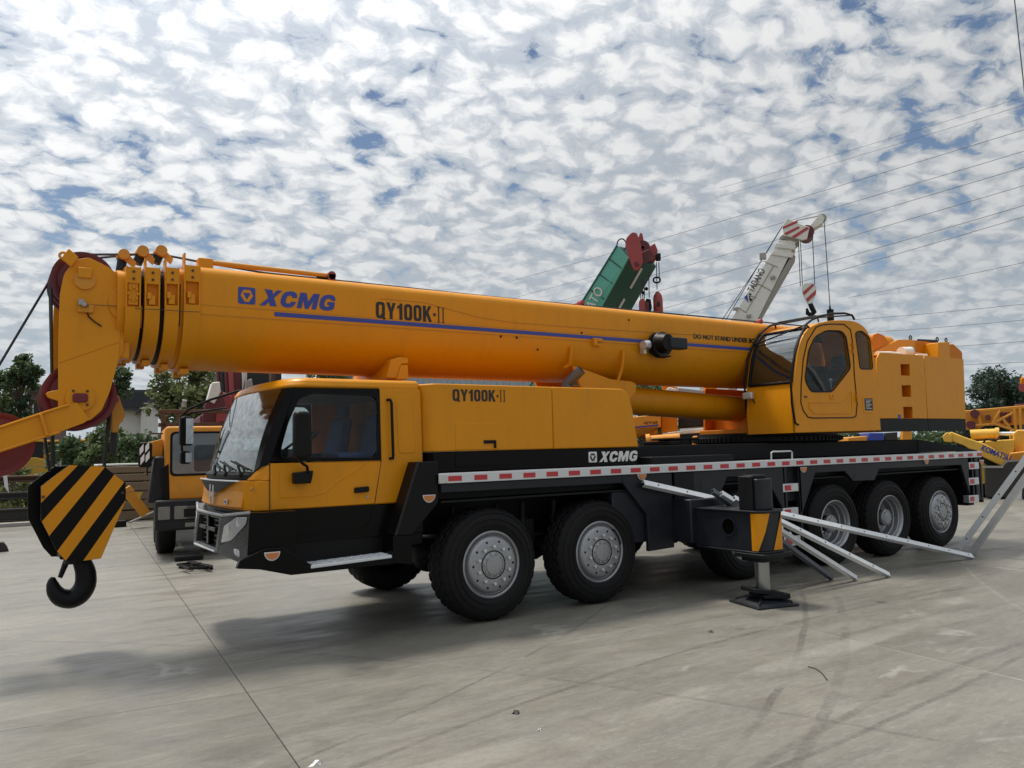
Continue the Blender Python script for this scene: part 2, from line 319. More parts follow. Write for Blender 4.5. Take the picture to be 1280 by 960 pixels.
def plate_mesh(name, outer, holes, mt, t, bev=0):
    """flat plate with holes: (x,z) outlines, thickness t centred on y=0, facing -y"""
    cu = bpy.data.curves.new(name, 'CURVE'); cu.dimensions = '2D'; cu.fill_mode = 'BOTH'; cu.extrude = t/2-bev; cu.bevel_depth = bev; cu.offset = -bev
    for pl in [outer]+list(holes):
        sp = cu.splines.new('POLY'); sp.points.add(len(pl)-1); sp.use_cyclic_u = True
        for q, (a, b) in zip(sp.points, pl): q.co = (a, b, 0, 1)
    o = bpy.data.objects.new('tmp', cu); COL.objects.link(o); dg = bpy.context.evaluated_depsgraph_get()
    me = bpy.data.meshes.new_from_object(o.evaluated_get(dg)); bpy.data.objects.remove(o); bpy.data.curves.remove(cu)
    for v in me.vertices: v.co = (v.co.x, -v.co.z, v.co.y)
    me.materials.clear(); me.materials.append(MATS[mt]); me.name = name
    return me
def plate(name, outer, holes, mt, y, t, parent=None, bev=0, **p):
    me = plate_mesh(name, outer, holes, mt, t, bev); me.transform(Matrix.Translation((0, y, 0))); return obj(name, me, mt, parent, **p)
def text_mesh(name, body, mt, w, h, bold=.0, shear=0, ext=.0015):
    """lettering fitted into w x h, lower left corner at the origin, in the x-z plane facing -y"""
    cu = bpy.data.curves.new(name, 'FONT'); cu.body = body; cu.size = 1; cu.offset = bold; cu.shear = shear; cu.extrude = 0.001; cu.resolution_u = 4
    o = bpy.data.objects.new('tmp', cu); COL.objects.link(o); dg = bpy.context.evaluated_depsgraph_get()
    me = bpy.data.meshes.new_from_object(o.evaluated_get(dg)); bpy.data.objects.remove(o); bpy.data.curves.remove(cu)
    xs = [v.co.x for v in me.vertices]; ys = [v.co.y for v in me.vertices]; x0, x1, y0, y1 = min(xs), max(xs), min(ys), max(ys)
    for v in me.vertices: v.co = ((v.co.x-x0)/(x1-x0)*w, -ext if v.co.z > 0 else 0, (v.co.y-y0)/(y1-y0)*h)
    me.materials.clear(); me.materials.append(MATS[mt]); me.name = name
    return me
def lettering(name, body, mt, x0, x1, z0, z1, y, parent, bold=.0, shear=0, rise=0, **p):
    me = text_mesh(name, body, mt, x1-x0, z1-z0, bold, shear)
    me.transform(Matrix.Translation((x0, y, z0))); return obj(name, me, mt, parent, **p)
def place_mesh(me, o, xd, zd):
    """lay a mesh made in the x-z plane on another plane"""
    xd = Vector(xd).normalized(); zd = Vector(zd).normalized(); yd = zd.cross(xd)
    me.transform(Matrix(((xd.x, yd.x, zd.x, o[0]), (xd.y, yd.y, zd.y, o[1]), (xd.z, yd.z, zd.z, o[2]), (0,0,0,1)))); return me
def logo_xcmg(parent, mt_a, mt_b, x0, x1, z0, z1, y, square=True):
    """square emblem with a triangle, then the slanted word"""
    h = z1-z0; w = x1-x0; sx = x0; s = h*1.02
    o = obj('emblem', MB().prism(rpoly([(sx, z0), (sx+s, z0), (sx+s, z0+s), (sx, z0+s)], s*.12, 3), y-.0015, y), mt_a, parent)
    hexo = []; cx, cz = sx+s*.5, z0+s*.5
    pts = [(.14, .50), (.30, .84), (.70, .84), (.86, .50), (.62, .13), (.38, .13)]; tri = [(.27, .66), (.5, .24), (.73, .66)]
    plate('emblem_ring', [(sx+a*s, z0+b*s) for a, b in pts], [[(sx+a*s, z0+b*s) for a, b in tri]], mt_b, y-.0025, .002, parent)
    lx = sx+s*1.26; glyph_line('XCMG', mt_a, lx, x1, z0, z1, y, parent, shear=.20)
GLYPH = {
 'Y': (.62, [(0,1),(.21,1),(.31,.64),(.41,1),(.62,1),(.405,.42),(.405,0),(.215,0),(.215,.42)], None),
 '1': (.36, [(.14,0),(.34,0),(.34,1),(.18,1),(.15,.9),(0,.82),(0,.66),(.14,.72)], None),
 '0': (.54, [(0,0),(.54,0),(.54,1),(0,1)], [(.19,.17),(.35,.17),(.35,.83),(.19,.83)]),
 'Q': (.58, [(0,0),(.58,0),(.58,1),(0,1)], [(.19,.17),(.39,.17),(.39,.83),(.19,.83)]),
 'K': (.62, [(0,0),(.20,0),(.20,.30),(.255,.41),(.40,0),(.62,0),(.375,.60),(.59,1),(.385,1),(.20,.62),(.20,1),(0,1)], None),
 '-': (.17, [(0,.40),(.17,.40),(.17,.57),(0,.57)], None),
 'I': (.22, [(0,0),(.22,0),(.22,.035),(.145,.035),(.145,.965),(.22,.965),(.22,1),(0,1),(0,.965),(.075,.965),(.075,.035),(0,.035)], None),
 'C': (.80, [(.8,.62),(.56,.62),(.52,.72),(.40,.76),(.30,.72),(.25,.5),(.29,.28),(.38,.23),(.5,.26),(.56,.38),(.8,.38),(.74,.14),(.58,0),(.36,-.02),(.14,.06),(.02,.27),(0,.5),(.02,.74),(.14,.94),(.38,1.02),(.6,1),(.75,.86)], None),
 'M': (1.02, [(0,0),(.24,0),(.24,.55),(.42,.0),(.60,0),(.78,.55),(.78,0),(1.02,0),(1.02,1),(.70,1),(.51,.45),(.32,1),(0,1)], None),
 'G': (.82, [(.82,.66),(.58,.66),(.52,.75),(.40,.77),(.30,.71),(.25,.5),(.29,.28),(.40,.22),(.52,.25),(.58,.36),(.42,.36),(.42,.55),(.82,.55),(.82,.12),(.62,0),(.38,-.02),(.14,.06),(.02,.27),(0,.5),(.02,.74),(.14,.94),(.38,1.02),(.62,1),(.76,.87)], None),
 'X': (.86, [(.10,1),(.42,1),(.52,.72),(.66,1),(.92,1),(.60,.52),(.84,0),(.50,0),(.41,.26),(.26,0),(-.02,0),(.32,.48)], None)}
def glyph_line(body, mt, x0, x1, z0, z1, y, parent, shear=0, gap=.10):
    """block lettering built letter by letter, fitted between x0 and x1"""
    tot = sum(GLYPH[c][0] for c in body)+gap*(len(body)-1); k = (x1-x0)/(tot+shear); h = z1-z0; cx = 0; mid = '-' in body
    for c in body:
        w, out, hole = GLYPH[c]; f = lambda p: (x0+(cx+p[0]+p[1]*shear)*k, z0+p[1]*h)
        o_ = rpoly([f(p) for p in out], .22*k, 4) if c in '0Q' else [f(p) for p in out]; h_ = [rpoly([f(p) for p in hole], .07*k, 3)[::-1]] if hole else []
        plate('letter', o_, h_, mt, y-.0012, .0024, parent)
        if c == 'Q': obj('letter_tail', MB().prism([f(p) for p in ((.30, .26), (.42, .31), (.64, -.02), (.48, -.09))], y-.0034, y-.0026), mt, parent)
        if c == 'X': obj('letter_split', MB().prism([f(p) for p in ((.03, 1.03), (.07, 1.03), (.37, .50), (.33, .50))], y-.002, y), mt, parent)
        cx += w+gap
# ================================================================== ground
def ground_mat():
    m = bpy.data.materials.new('yard_concrete'); m.use_nodes = True; nt = m.node_tree; N = nt.nodes; L = nt.links; b = N['Principled BSDF']
    ge = N.new('ShaderNodeNewGeometry'); P = ge.outputs['Position']
    def noise(scale, det, rough, mp=None, rot=0, dist=0):
        v = P
        if mp: q = N.new('ShaderNodeMapping'); q.inputs['Scale'].default_value = mp; q.inputs['Rotation'].default_value = (0, 0, radians(rot)); L.new(v, q.inputs[0]); v = q.outputs[0]
        n = N.new('ShaderNodeTexNoise'); n.inputs['Scale'].default_value = scale; n.inputs['Detail'].default_value = det; n.inputs['Roughness'].default_value = rough; n.inputs['Distortion'].default_value = dist; L.new(v, n.inputs['Vector']); return n.outputs['Fac']
    def ramp(f, a, b_, lo=0, hi=1):
        r = N.new('ShaderNodeMapRange'); r.interpolation_type = 'SMOOTHSTEP'; r.inputs[1].default_value = a; r.inputs[2].default_value = b_; r.inputs[3].default_value = lo; r.inputs[4].default_value = hi; L.new(f, r.inputs[0]); return r.outputs[0]
    def mix(f, a, c, mode='MIX'):
        x = N.new('ShaderNodeMix'); x.data_type = 'RGBA'; x.blend_type = mode
        for s, v in ((0, f), (6, a), (7, c)):
            if isinstance(v, (int, float)): x.inputs[s].default_value = v
            elif isinstance(v, tuple): x.inputs[s].default_value = v+(1,)
            else: L.new(v, x.inputs[s])
        return x.outputs[2]
    c = mix(ramp(noise(.55, 6, .6), .3, .72), (.165, .157, .130), (.25, .238, .200))
    c = mix(ramp(noise(1.6, 8, .65, (.55, 2.6, 1), 4, .6), .42, .70, 0, .55), c, (.115, .111, .102))       # brushed and driven streaks along the yard
    c = mix(ramp(noise(2.3, 7, .6, (.3, 3.2, 1), -14, .8), .52, .74, 0, .40), c, (.28, .272, .25))
    c = mix(ramp(noise(3.2, 9, .7, (.14, 4.0, 1), 17), .57, .70, 0, .38), c, (.098, .095, .088))            # tyre marks
    c = mix(ramp(noise(.9, 5, .6, None, 0, 1.2), .60, .74, 0, .45), c, (.085, .082, .075))                   # damp and oil stains
    c = mix(ramp(noise(10, 8, .75, (.5, 1.9, 1), 7, .4), .44, .62, 0, .42), c, (.120, .114, .098))
    c = mix(ramp(noise(18, 8, .78, (.55, 1.7, 1), -4, .3), .50, .66, 0, .42), c, (.33, .316, .275))
    c = mix(ramp(noise(5, 9, .7, (.07, 5.5, 1), 24, .5), .60, .68, 0, .5), c, (.10, .096, .088))
    c = mix(ramp(noise(28, 6, .75), .36, .66, 0, .45), c, (.20, .194, .176))
    c = mix(ramp(noise(75, 4, .7), .56, .70, 0, .6), c, (.085, .08, .072))
    c = mix(ramp(noise(110, 3, .6), .60, .72, 0, .5), c, (.36, .35, .32))
    # tyre tracks: arcs of turning wheels, worn through in places, each with fine tread ticks
    def mth(op, a, b_=None):
        k = N.new('ShaderNodeMath'); k.operation = op
        for q_, v_ in enumerate((a, b_)):
            if v_ is None: continue
            if isinstance(v_, (int, float)): k.inputs[q_].default_value = v_
            else: L.new(v_, k.inputs[q_])
        return k.outputs[0]
    wear = noise(1.1, 6, .7, (1.0, 1.6, 1), 20); grain = noise(24, 6, .75)
    def tyre_arc(cx, cy, R, w, amt, col):
        dv = N.new('ShaderNodeVectorMath'); dv.operation = 'DISTANCE'; L.new(P, dv.inputs[0]); dv.inputs[1].default_value = (cx, cy, 0)
        off = mth('ABSOLUTE', mth('SUBTRACT', mth('ADD', dv.outputs['Value'], mth('MULTIPLY', wear, .10)), R))
        line = ramp(off, w*.55, w, 1, 0); m_ = mth('MULTIPLY', mth('MULTIPLY', line, ramp(wear, .36, .58)), ramp(grain, .38, .58, .35, 1)); return mix(mth('MULTIPLY', m_, amt), c, col)
    DK = (.085, .082, .074); LT = (.31, .30, .265)
    for (cx_, cy_, R_, w_, a_, k_) in ((-9, 14, 19.6, .035, .75, DK), (-9, 14, 19.95, .05, .6, DK), (-9, 14, 17.2, .16, .25, DK), (-9, 14, 17.55, .02, .7, DK), (3, -22, 20.2, .03, .7, DK), (3, -22, 19.4, .17, .38, LT), (3, -22, 18.5, .04, .6, DK), (-2, 30, 33.0, .15, .4, LT), (-2, 30, 34.1, .03, .7, DK), (-14, -9, 13.0, .14, .25, DK), (-14, -9, 15.1, .03, .5, DK), (16, -16, 17.5, .025, .7, LT), (16, -16, 16.2, .12, .16, DK)): c = tyre_arc(cx_, cy_, R_, w_, a_, k_)
    vs_ = N.new('ShaderNodeTexVoronoi'); vs_.inputs['Scale'].default_value = 1.15; L.new(P, vs_.inputs['Vector']); c = mix(mth('MULTIPLY', ramp(mth('ADD', vs_.outputs['Distance'], mth('MULTIPLY', grain, .10)), .07, .17, .7, 0), ramp(noise(.33, 3, .5), .50, .60)), c, (.06, .057, .052))
    # thin white scrapes
    v = N.new('ShaderNodeTexVoronoi'); v.feature = 'DISTANCE_TO_EDGE'; v.inputs['Scale'].default_value = .42; q = N.new('ShaderNodeMapping'); q.inputs['Scale'].default_value = (.8, 1.5, 1); q.inputs['Rotation'].default_value = (0, 0, .5)
    nz = N.new('ShaderNodeTexNoise'); nz.inputs['Scale'].default_value = 1.3; nz.inputs['Detail'].default_value = 6; L.new(P, nz.inputs['Vector']); ad = N.new('ShaderNodeVectorMath'); ad.operation = 'ADD'; L.new(P, ad.inputs[0]); L.new(nz.outputs['Color'], ad.inputs[1]); L.new(ad.outputs[0], q.inputs[0]); L.new(q.outputs[0], v.inputs['Vector'])
    gate = ramp(noise(.8, 3, .5, None), .56, .66); ln = ramp(v.outputs['Distance'], .003, .016, .5, 0)
    mm = N.new('ShaderNodeMath'); mm.operation = 'MULTIPLY'; L.new(gate, mm.inputs[0]); L.new(ln, mm.inputs[1]); c = mix(mm.outputs[0], c, (.38, .37, .345))
    oi = N.new('ShaderNodeObjectInfo'); k = ramp(oi.outputs['Random'], 0, 1, .86, .98); s = N.new('ShaderNodeVectorMath'); s.operation = 'SCALE'; L.new(c, s.inputs[0]); L.new(k, s.inputs['Scale'])
    L.new(s.outputs[0], b.inputs['Base Color']); L.new(ramp(noise(2.0, 6, .6, (.5, 2, 1), 5), .3, .7, .32, .6), b.inputs['Roughness'])
    bp = N.new('ShaderNodeBump'); bp.inputs['Strength'].default_value = .25; bp.inputs['Distance'].default_value = .006; L.new(noise(40, 6, .7), bp.inputs['Height']); L.new(bp.outputs[0], b.inputs['Normal']); MATS['yard_concrete'] = m
ground_mat()
mat('soil', (.17, .145, .10), .95, 0, .3, .8, dirt=.5, dirtcol=(.09, .10, .045), bump=.4, bscale=6)
mat('joint_dirt', (.05, .047, .042), .95, 0, .2, 5)
g = MB(); g.box(-1500, 1500, -1500, 1500, -.6, -.16); obj('ground', g, 'soil', kind='structure')
# concrete slabs laid in a grid turned a few degrees against the crane
A0 = radians(-5.2); E1 = Vector((cos(A0), sin(A0), 0)); E2 = Vector((-sin(A0), cos(A0), 0)); SL = 4.85; SW = 5.05; OR = Vector((-2.672, -.84, 0))
yard = obj('yard_pavement', MB().hexa([OR+E1*a+E2*b+Vector((0,0,-.15)) for a, b in ((-34,-16),(63,-16),(63,19.5),(-34,19.5))], [OR+E1*a+E2*b+Vector((0,0,-.035)) for a, b in ((-34,-16),(63,-16),(63,19.5),(-34,19.5))]), 'joint_dirt', kind='structure')
sm = MB(); gp = .0028; bv = .004
lo = [(gp, gp), (SL-gp, gp), (SL-gp, SW-gp), (gp, SW-gp)]; hi = [(gp+bv, gp+bv), (SL-gp-bv, gp+bv), (SL-gp-bv, SW-gp-bv), (gp+bv, SW-gp-bv)]
sm.hexa([(a, b, -.034) for a, b in lo], [(a, b, -.004) for a, b in lo]); sm.hexa([(a, b, -.004) for a, b in lo], [(a, b, 0) for a, b in hi])
slab_me = sm.mesh('concrete_slab', 'yard_concrete')
for i in range(-7, 13):
    for j in range(-3, 4):
        o = bpy.data.objects.new('concrete_slab', slab_me); COL.objects.link(o); o.parent = yard
        o.location = OR + E1*(i*SL) + E2*(j*SW); o.rotation_euler = (0, 0, A0)

# ================================================================== THE CRANE
crane = thing('mobile_crane', 'large yellow six-axle mobile crane parked across the yard with its boom lowered forward', 'mobile crane', (3.5, 1.4, 0), world=True)
AX = [0, 1.42, 3.84, 5.715, 7.065, 8.465]; WD = 1.14; RR = WD/2
# ---- wheels
def tyre_mesh():
    n = 132; R = RR; w = .36
    prof = [(.325, .02), (.36, -.012), (.43, -.02), (.50, -.008), (.535, .012), (.552, .03), (.565, .045), (.568, .075), (.555, .082), (.555, .092), (.569, .098), (.570, .142), (.556, .150), (.556, .162), (.570, .170)]
    prof = prof + [(r, w-a) for r, a in prof[::-1]]
    vs = []; m = len(prof)
    for k in range(n):
        t = 2*pi*k/n; c, d = cos(t), sin(t); ph = k % 4
        for j, (r, a) in enumerate(prof):
            rr = r; aa = a; jj = min(j, m-1-j)
            if jj in (6, 7) and ph in (0,): rr -= .013          # shoulder notches
            if jj in (5,) and ph in (0,): rr -= .008
            if jj in (10, 11) and ph == 2: rr -= .009            # sipes
            if 8 <= jj <= 13: aa += .006*(1 if ph < 2 else -1)   # zigzag ribs
            vs.append((rr*c, aa, rr*d))
    mb = MB(); mb.add(vs, [(k*m+j, k*m+j+1, ((k+1) % n)*m+j+1, ((k+1) % n)*m+j) for k in range(n) for j in range(m-1)], True)
    # raised ring lines on the sidewall
    for r in (.395, .455, .515): mb.lathe([(r-.006, -.014 if r < .5 else .0), (r, -.0245 if r < .5 else -.008), (r+.006, -.014 if r < .5 else .002)], (0,0,0), 'y', 64)
    return mb.mesh('tyre', 'rubber')
TY = tyre_mesh()
def disc_rim():      # convex disc of the steered axles
    m = MB(); m.lathe([(.338, .03), (.338, .002), (.325, -.004), (.312, .006), (.306, .03), (.296, .035), (.290, .022), (.284, .000), (.272, -.018), (.25, -.028), (.16, -.030), (.120, -.030)], (0,0,0), 'y', 56)
    return m.mesh('rim', 'wheel_silver')
def dish_rim():      # deep dish of the driven axles
    m = MB(); m.lathe([(.338, .03), (.338, .002), (.325, -.004), (.312, .008), (.305, .05), (.292, .06), (.285, .12), (.268, .13), (.262, .22), (.235, .25), (.13, .235)], (0,0,0), 'y', 56)
    return m.mesh('rim', 'wheel_silver')
def hub_mesh(y, r):
    m = MB(); m.lathe([(r, y+.05), (r, y+.012), (r-.012, y), (r*.72, y-.004), (r*.70, y-.012), (r*.3, y-.016), (.001, y-.016)], (0,0,0), 'y', 32)
    for k in range(10): a = 2*pi*k/10; m.cyl((r*.84*cos(a), y-.012, r*.84*sin(a)), (r*.84*cos(a), y+.01, r*.84*sin(a)), .011, n=6)
    return m.mesh('hub_cap', 'wheel_silver')
def nuts_mesh(y, r):
    m = MB()
    for k in range(10): a = 2*pi*(k+.5)/10; m.cyl((r*cos(a), y-.032, r*sin(a)), (r*cos(a), y+.012, r*sin(a)), .017, .021, n=6)
    return m.mesh('lug_nuts', 'aluminium')
def holes_mesh(y, r):
    m = MB()
    for k in range(10): a = 2*pi*k/10; m.cyl((r*cos(a), y-.0025, r*sin(a)), (r*cos(a), y+.02, r*sin(a)), .0125, n=10)
    return m.mesh('vent_holes', 'chassis_dark')
def ring_mesh(y, r):
    m = MB(); m.lathe([(r-.007, y+.004), (r-.006, y-.002), (r+.006, y-.002), (r+.007, y+.004)], (0,0,0), 'y', 40); return m.mesh('hub_ring', 'chassis_dark')
DISC = [disc_rim(), hub_mesh(-.0345, .132), ring_mesh(-.0305, .138), nuts_mesh(-.03, .186), holes_mesh(-.0285, .236)]
DISH = [dish_rim(), hub_mesh(.06, .125), nuts_mesh(.24, .165), holes_mesh(.247, .205)]
stub = MB(); stub.lathe([(.12, .1), (.11, .24)], (0,0,0), 'y', 24); DISH_STUB = stub.mesh('hub', 'chassis_dark')
def wheel(x, y, flip, dish, spin):
    e = empty('wheel', crane, (x, y, RR)); e.rotation_euler = (0, 0, pi if flip else 0)
    kit = [TY]+(DISH+[DISH_STUB] if dish else DISC)
    for me in kit:
        o = bpy.data.objects.new(me.name, me); COL.objects.link(o); o.parent = e; o.rotation_euler = (0, spin, 0)
for i, x in enumerate(AX):
    wheel(x, .03, False, i in (2, 3, 4), i*.7); wheel(x, 2.77, True, i in (2, 3, 4), i*.9)
    a = MB(); a.cyl((x, .38, RR), (x, 2.42, RR), .085, n=16); a.sphere((x, 1.4, RR), .23, 8); obj('axle', a, 'chassis_dark', crane)
# ---- frame, decks
ch = MB(); ch.box(-1.9, 9.55, .75, 2.05, .72, 1.30); obj('chassis_frame', ch, 'chassis_dark', crane, .02)
for x in (.7, 4.8, 6.4):
    for y in (.55, 2.15):
        s = MB(); s.tube([(x-.75, y, .80), (x-.4, y, .74), (x, y, .70), (x+.4, y, .74), (x+.75, y, .80)], .045, 6); s.box(x-.12, x+.12, y-.1, y+.1, .66, .95)
        obj('leaf_spring', s, 'chassis_dark', crane)
for x, y in ((-.25, .42), (.28, .42), (.62, .42), (1.05, .42), (1.78, .42)):
    s = MB(); s.cyl((x, y, .55), (x+.03, y, 1.15), .035, n=10); s.cyl((x, y, .75), (x+.02, y, .98), .055, n=10); obj('damper', s, 'chassis_dark', crane)
s = MB(); s.cyl((-.55, .5, .86), (.3, .5, .80), .02, n=8); obj('steering_rod', s, 'steel_rod', crane)
h = MB()
for k in range(7): h.tube([(-.6+k*.09, .36+.02*k, .62+.03*sin(k*2)), (-.3+k*.08, .40, .70), (.35+k*.05, .46, .66+.02*k), (.75+.05*k, .45, .78)], .012, 6)
obj('hydraulic_hoses', h, 'rubber', crane)
deck = MB(); deck.box(-.62, 9.70, -.03, 2.83, 1.44, 1.50); obj('deck', deck, 'chassis', crane, .008)
und = MB(); und.box(-.6, 9.6, .12, 2.68, 1.25, 1.438); obj('underdeck', und, 'chassis_dark', crane)
# side skirts with their wheel arches (outline read along the near side)
def skirt(name, pts, y0=-.03, y1=.02, m='chassis', bev=.008): return obj(name, MB().prism(xz(pts, 0), y0, y1), m, crane, bev)
st_top = 1.408
def skirtz(name, low, m='chassis'):
    pts = xz(low, 0); x0, x1 = pts[0][0], pts[-1][0]
    return obj(name, MB().prism([(x0, st_top)]+pts+[(x1, st_top)], -.03, .02), m, crane, .008)
skirtz('side_rail', [(550, 616), (776, 604)])
skirtz('side_panel', [(776.5, 604), (807, 643), (809, 689), (841, 684)])
skirtz('side_panel', [(842, 627), (866, 626)], 'chassis_dark')
skirtz('side_panel', [(866.5, 640), (894, 640), (898, 618), (907, 596), (953, 595), (961, 607), (979, 640)])
skirtz('side_panel', [(998.5, 640), (1001.5, 640), (1017, 591), (1054, 589), (1064, 601), (1091, 600), (1097, 586), (1199, 581), (1210, 617), (1211.5, 630)])
rb = xz([(1064, 601), (1091, 600), (1089, 590), (1068, 591)], 0); o = MB().prism(rb, -.034, -.03); obj('skirt_pressing', o, 'chassis', crane, .002)
o = MB(); zz0 = xz([(1212, 631)], 0)[0]
o.box(zz0[0]+.02, 9.50, .03, .35, .62, 1.40); obj('ladder_recess', o, 'chassis_dark', crane)
o = MB(); o.box(9.50, 9.66, -.03, .35, .70, 1.408); obj('corner_post', o, 'chassis', crane, .012)
o = MB(); o.box(xz([(979.3, 640)], 0)[0][0], xz([(998, 640)], 0)[0][0], .03, .12, .95, 1.40); obj('ladder_recess', o, 'chassis_dark', crane)
o = MB(); o.box(9.60, 9.68, -.03, 2.83, .72, 1.438); obj('rear_panel', o, 'chassis', crane, .01)
o = MB(); o.box(-.6, 9.2, 2.78, 2.83, 1.05, 1.438); obj('far_side_rail', o, 'chassis', crane, .008)
# mudguard roofs over the wheels
for x0, x1 in ((-.58, 2.0), (3.1, 4.55), (5.0, 9.2)):
    o = MB(); o.box(x0, x1, .02, .70, 1.22, 1.24); obj('mudguard', o, 'chassis_dark', crane)
# reflective strip
rs = MB(); rs.box(-.632, 9.70, -.052, -.03, 1.412, 1.505); strip = obj('reflective_strip', rs, 'reflector_white', crane, .004)
rp = MB(); rp.box(0, .15, -.0555, -.0515, 1.432, 1.482); RP = rp.mesh('red_reflector', 'reflector_red')
for k in range(-1, 34):
    o = bpy.data.objects.new('red_reflector', RP); COL.objects.link(o); o.parent = strip; o.location = (-.235+k*.2965, 0, 0)
o = MB(); o.box(-.632, -.545, -.058, -.05, 1.415, 1.50); obj('end_lamp', o, 'lamp_lens', strip, .004)
o = MB(); o.box(-.63, 9.72, -.045, .02, 1.502, 1.512); obj('deck_edge', o, 'aluminium', crane, .003)
def step_bar(px0, px1, pa, pb, y=-.04):
    a = xz([(px0, pa), (px1, pa), (px1, pb), (px0, pb)], y); x0 = min(p[0] for p in a); x1 = max(p[0] for p in a); z1 = a[0][1]; z0 = a[2][1]
    s = obj('ladder_step', MB().box(x0, x1, y, .06, z0, z1), 'aluminium', crane, .006)
    obj('red_reflector', MB().box(x0+.03, x0+(x1-x0)*.48, y-.004, y, z0+.02, z1-.02), 'reflector_red', s)
    obj('white_reflector', MB().box(x0+(x1-x0)*.54, x1-.03, y-.003, y, z0+.02, z1-.02), 'reflector_white', s)
for a, b in ((605, 614), (635.5, 644.5)): step_bar(979.5, 998, a, b)
step_bar(981, 1001, 671.5, 681)
for a, b in ((578, 586), (597.5, 605.5), (619.5, 627.5)): step_bar(1212, 1223.5, a, b)
for p in ((979.8, 600, 681), (997.5, 600, 681), (1212.5, 575, 628), (1223, 575, 628)):
    a = at(p[0], p[1], y=.0); o = MB(); b = at(p[0], p[2], y=0); o.box(a.x-.02, a.x+.02, -.03, .03, b.z, st_top); obj('ladder_side', o, 'chassis', crane)
def marker(px, py, y, w=.14):
    c = at(px, py, y=y); n = 10
    pl = [(c.x+w/2*cos(pi+pi*k/n), c.z+.035+w*.55*sin(pi+pi*k/n)) for k in range(n+1)]
    m = obj('marker_lamp', MB().prism(pl, y-.012, y), 'lamp_lens', crane, .004)
    obj('amber_lens', MB().prism([(c.x+(a-c.x)*.8, c.z+.028+(b-c.z-.035)*.72) for a, b in pl], y-.02, y-.011), 'amber', m, .003)
for px, py, y in ((340, 695, -.012), (536, 623, -.012), (802, 596, -.034), (1004, 587, -.034), (1157.5, 577, -.034), (1226.5, 577.5, -.034)): marker(px, py, y)
# tray and centre frame behind the hood
o = MB(); o.box(2.15, 8.75, .50, 2.30, 1.505, 1.735); obj('centre_frame', o, 'chassis_dark', crane, .015)
o = MB(); o.box(2.2, 3.6, -.02, .34, 1.513, 1.60); obj('deck_box', o, 'chassis_dark', crane, .01)
o = MB(); o.hexa([(8.76, .5, 1.515), (9.66, .0, 1.515), (9.66, 2.8, 1.515), (8.76, 2.3, 1.515)], [(8.76, .5, 1.735), (9.66, .0, 1.53), (9.66, 2.8, 1.53), (8.76, 2.3, 1.735)]); obj('rear_deck_plate', o, 'chassis', crane)
hp = [at(964, 574, y=.03), at(964, 568.5, y=.03), at(990, 567.5, y=.03), at(990, 573, y=.03)]
o = MB(); o.tube([(hp[0].x, .03, 1.508), (hp[1].x, .03, 1.60), (hp[1].x+.03, .03, 1.615), (hp[2].x-.03, .03, 1.615), (hp[2].x, .03, 1.60), (hp[3].x, .03, 1.508)], .012, 8); obj('grab_rail', o, 'aluminium', crane)
o = MB(); o.cyl((3.6, 1.0, 1.735), (3.6, 1.0, 1.80), .22, n=20); o.box(3.35, 3.85, .78, 1.2, 1.80, 1.83); o.box(3.2, 3.4, .7, 1.2, 1.735, 1.79); obj('boom_stop', o, 'black_matt', crane, .01)
# ---- engine hood
hood = obj('engine_hood', MB().slab(rpoly([(-.745, .34), (-.60, .10), (.868, .10), (.868, 2.5), (-.745, 2.5)], [.03, .08, 0, 0, .1]), 1.722, 2.405), 'yellow', crane, .014, 3)
obj('hood_tail', MB().prism(rpoly([(.874, 1.722), (.874, 2.405), (1.955, 2.405), (2.035, 2.20), (2.112, 1.722)], [0, 0, .12, .1, 0], 6), .10, 2.5), 'yellow', hood, .014, 3)
band = obj('hood_base', MB().slab([(-.735, .35), (-.59, .112), (2.15, .112), (2.15, 2.48), (-.735, 2.48)], 1.515, 1.718), 'black_paint', hood, .006)
obj('hood_seam', MB().box(.862, .880, .13, .2, 1.73, 2.37), 'rusty', hood)
z = xz([(569, 529), (622, 527), (624, 566), (569, 568)], .1)
obj('hatch', MB().prism(rpoly([(z[0][0], z[0][1]), (z[1][0], z[0][1]), (z[1][0], 1.735), (z[0][0], 1.735)], .015), .094, .102), 'yellow', hood, .004)
obj('hatch_base', MB().prism(rpoly([(z[0][0], 1.712), (z[1][0], 1.712), (z[1][0], 1.56), (z[0][0], 1.56)], .015), .106, .114), 'black_paint', hood, .004)
zl = xz([(605, 553), (620, 552)], .09); obj('hatch_latch', MB().box(zl[0][0], zl[1][0], .085, .094, zl[0][1]-.012, zl[0][1]+.022).box(zl[1][0]-.025, zl[1][0], .082, .094, zl[0][1]-.06, zl[0][1]+.01), 'black_matt', hood)
a = xz([(566, 505), (632, 503), (566, 487), (632, 486)], .098)
glyph_line('QY100K-II', 'decal_black', a[0][0], a[1][0], 2.232, 2.352, .0985, hood)
b = xz([(736, 579), (798, 578)], .11)
logo_xcmg(hood, 'decal_white', 'decal_black', b[0][0], b[1][0], 1.560, 1.678, .111)
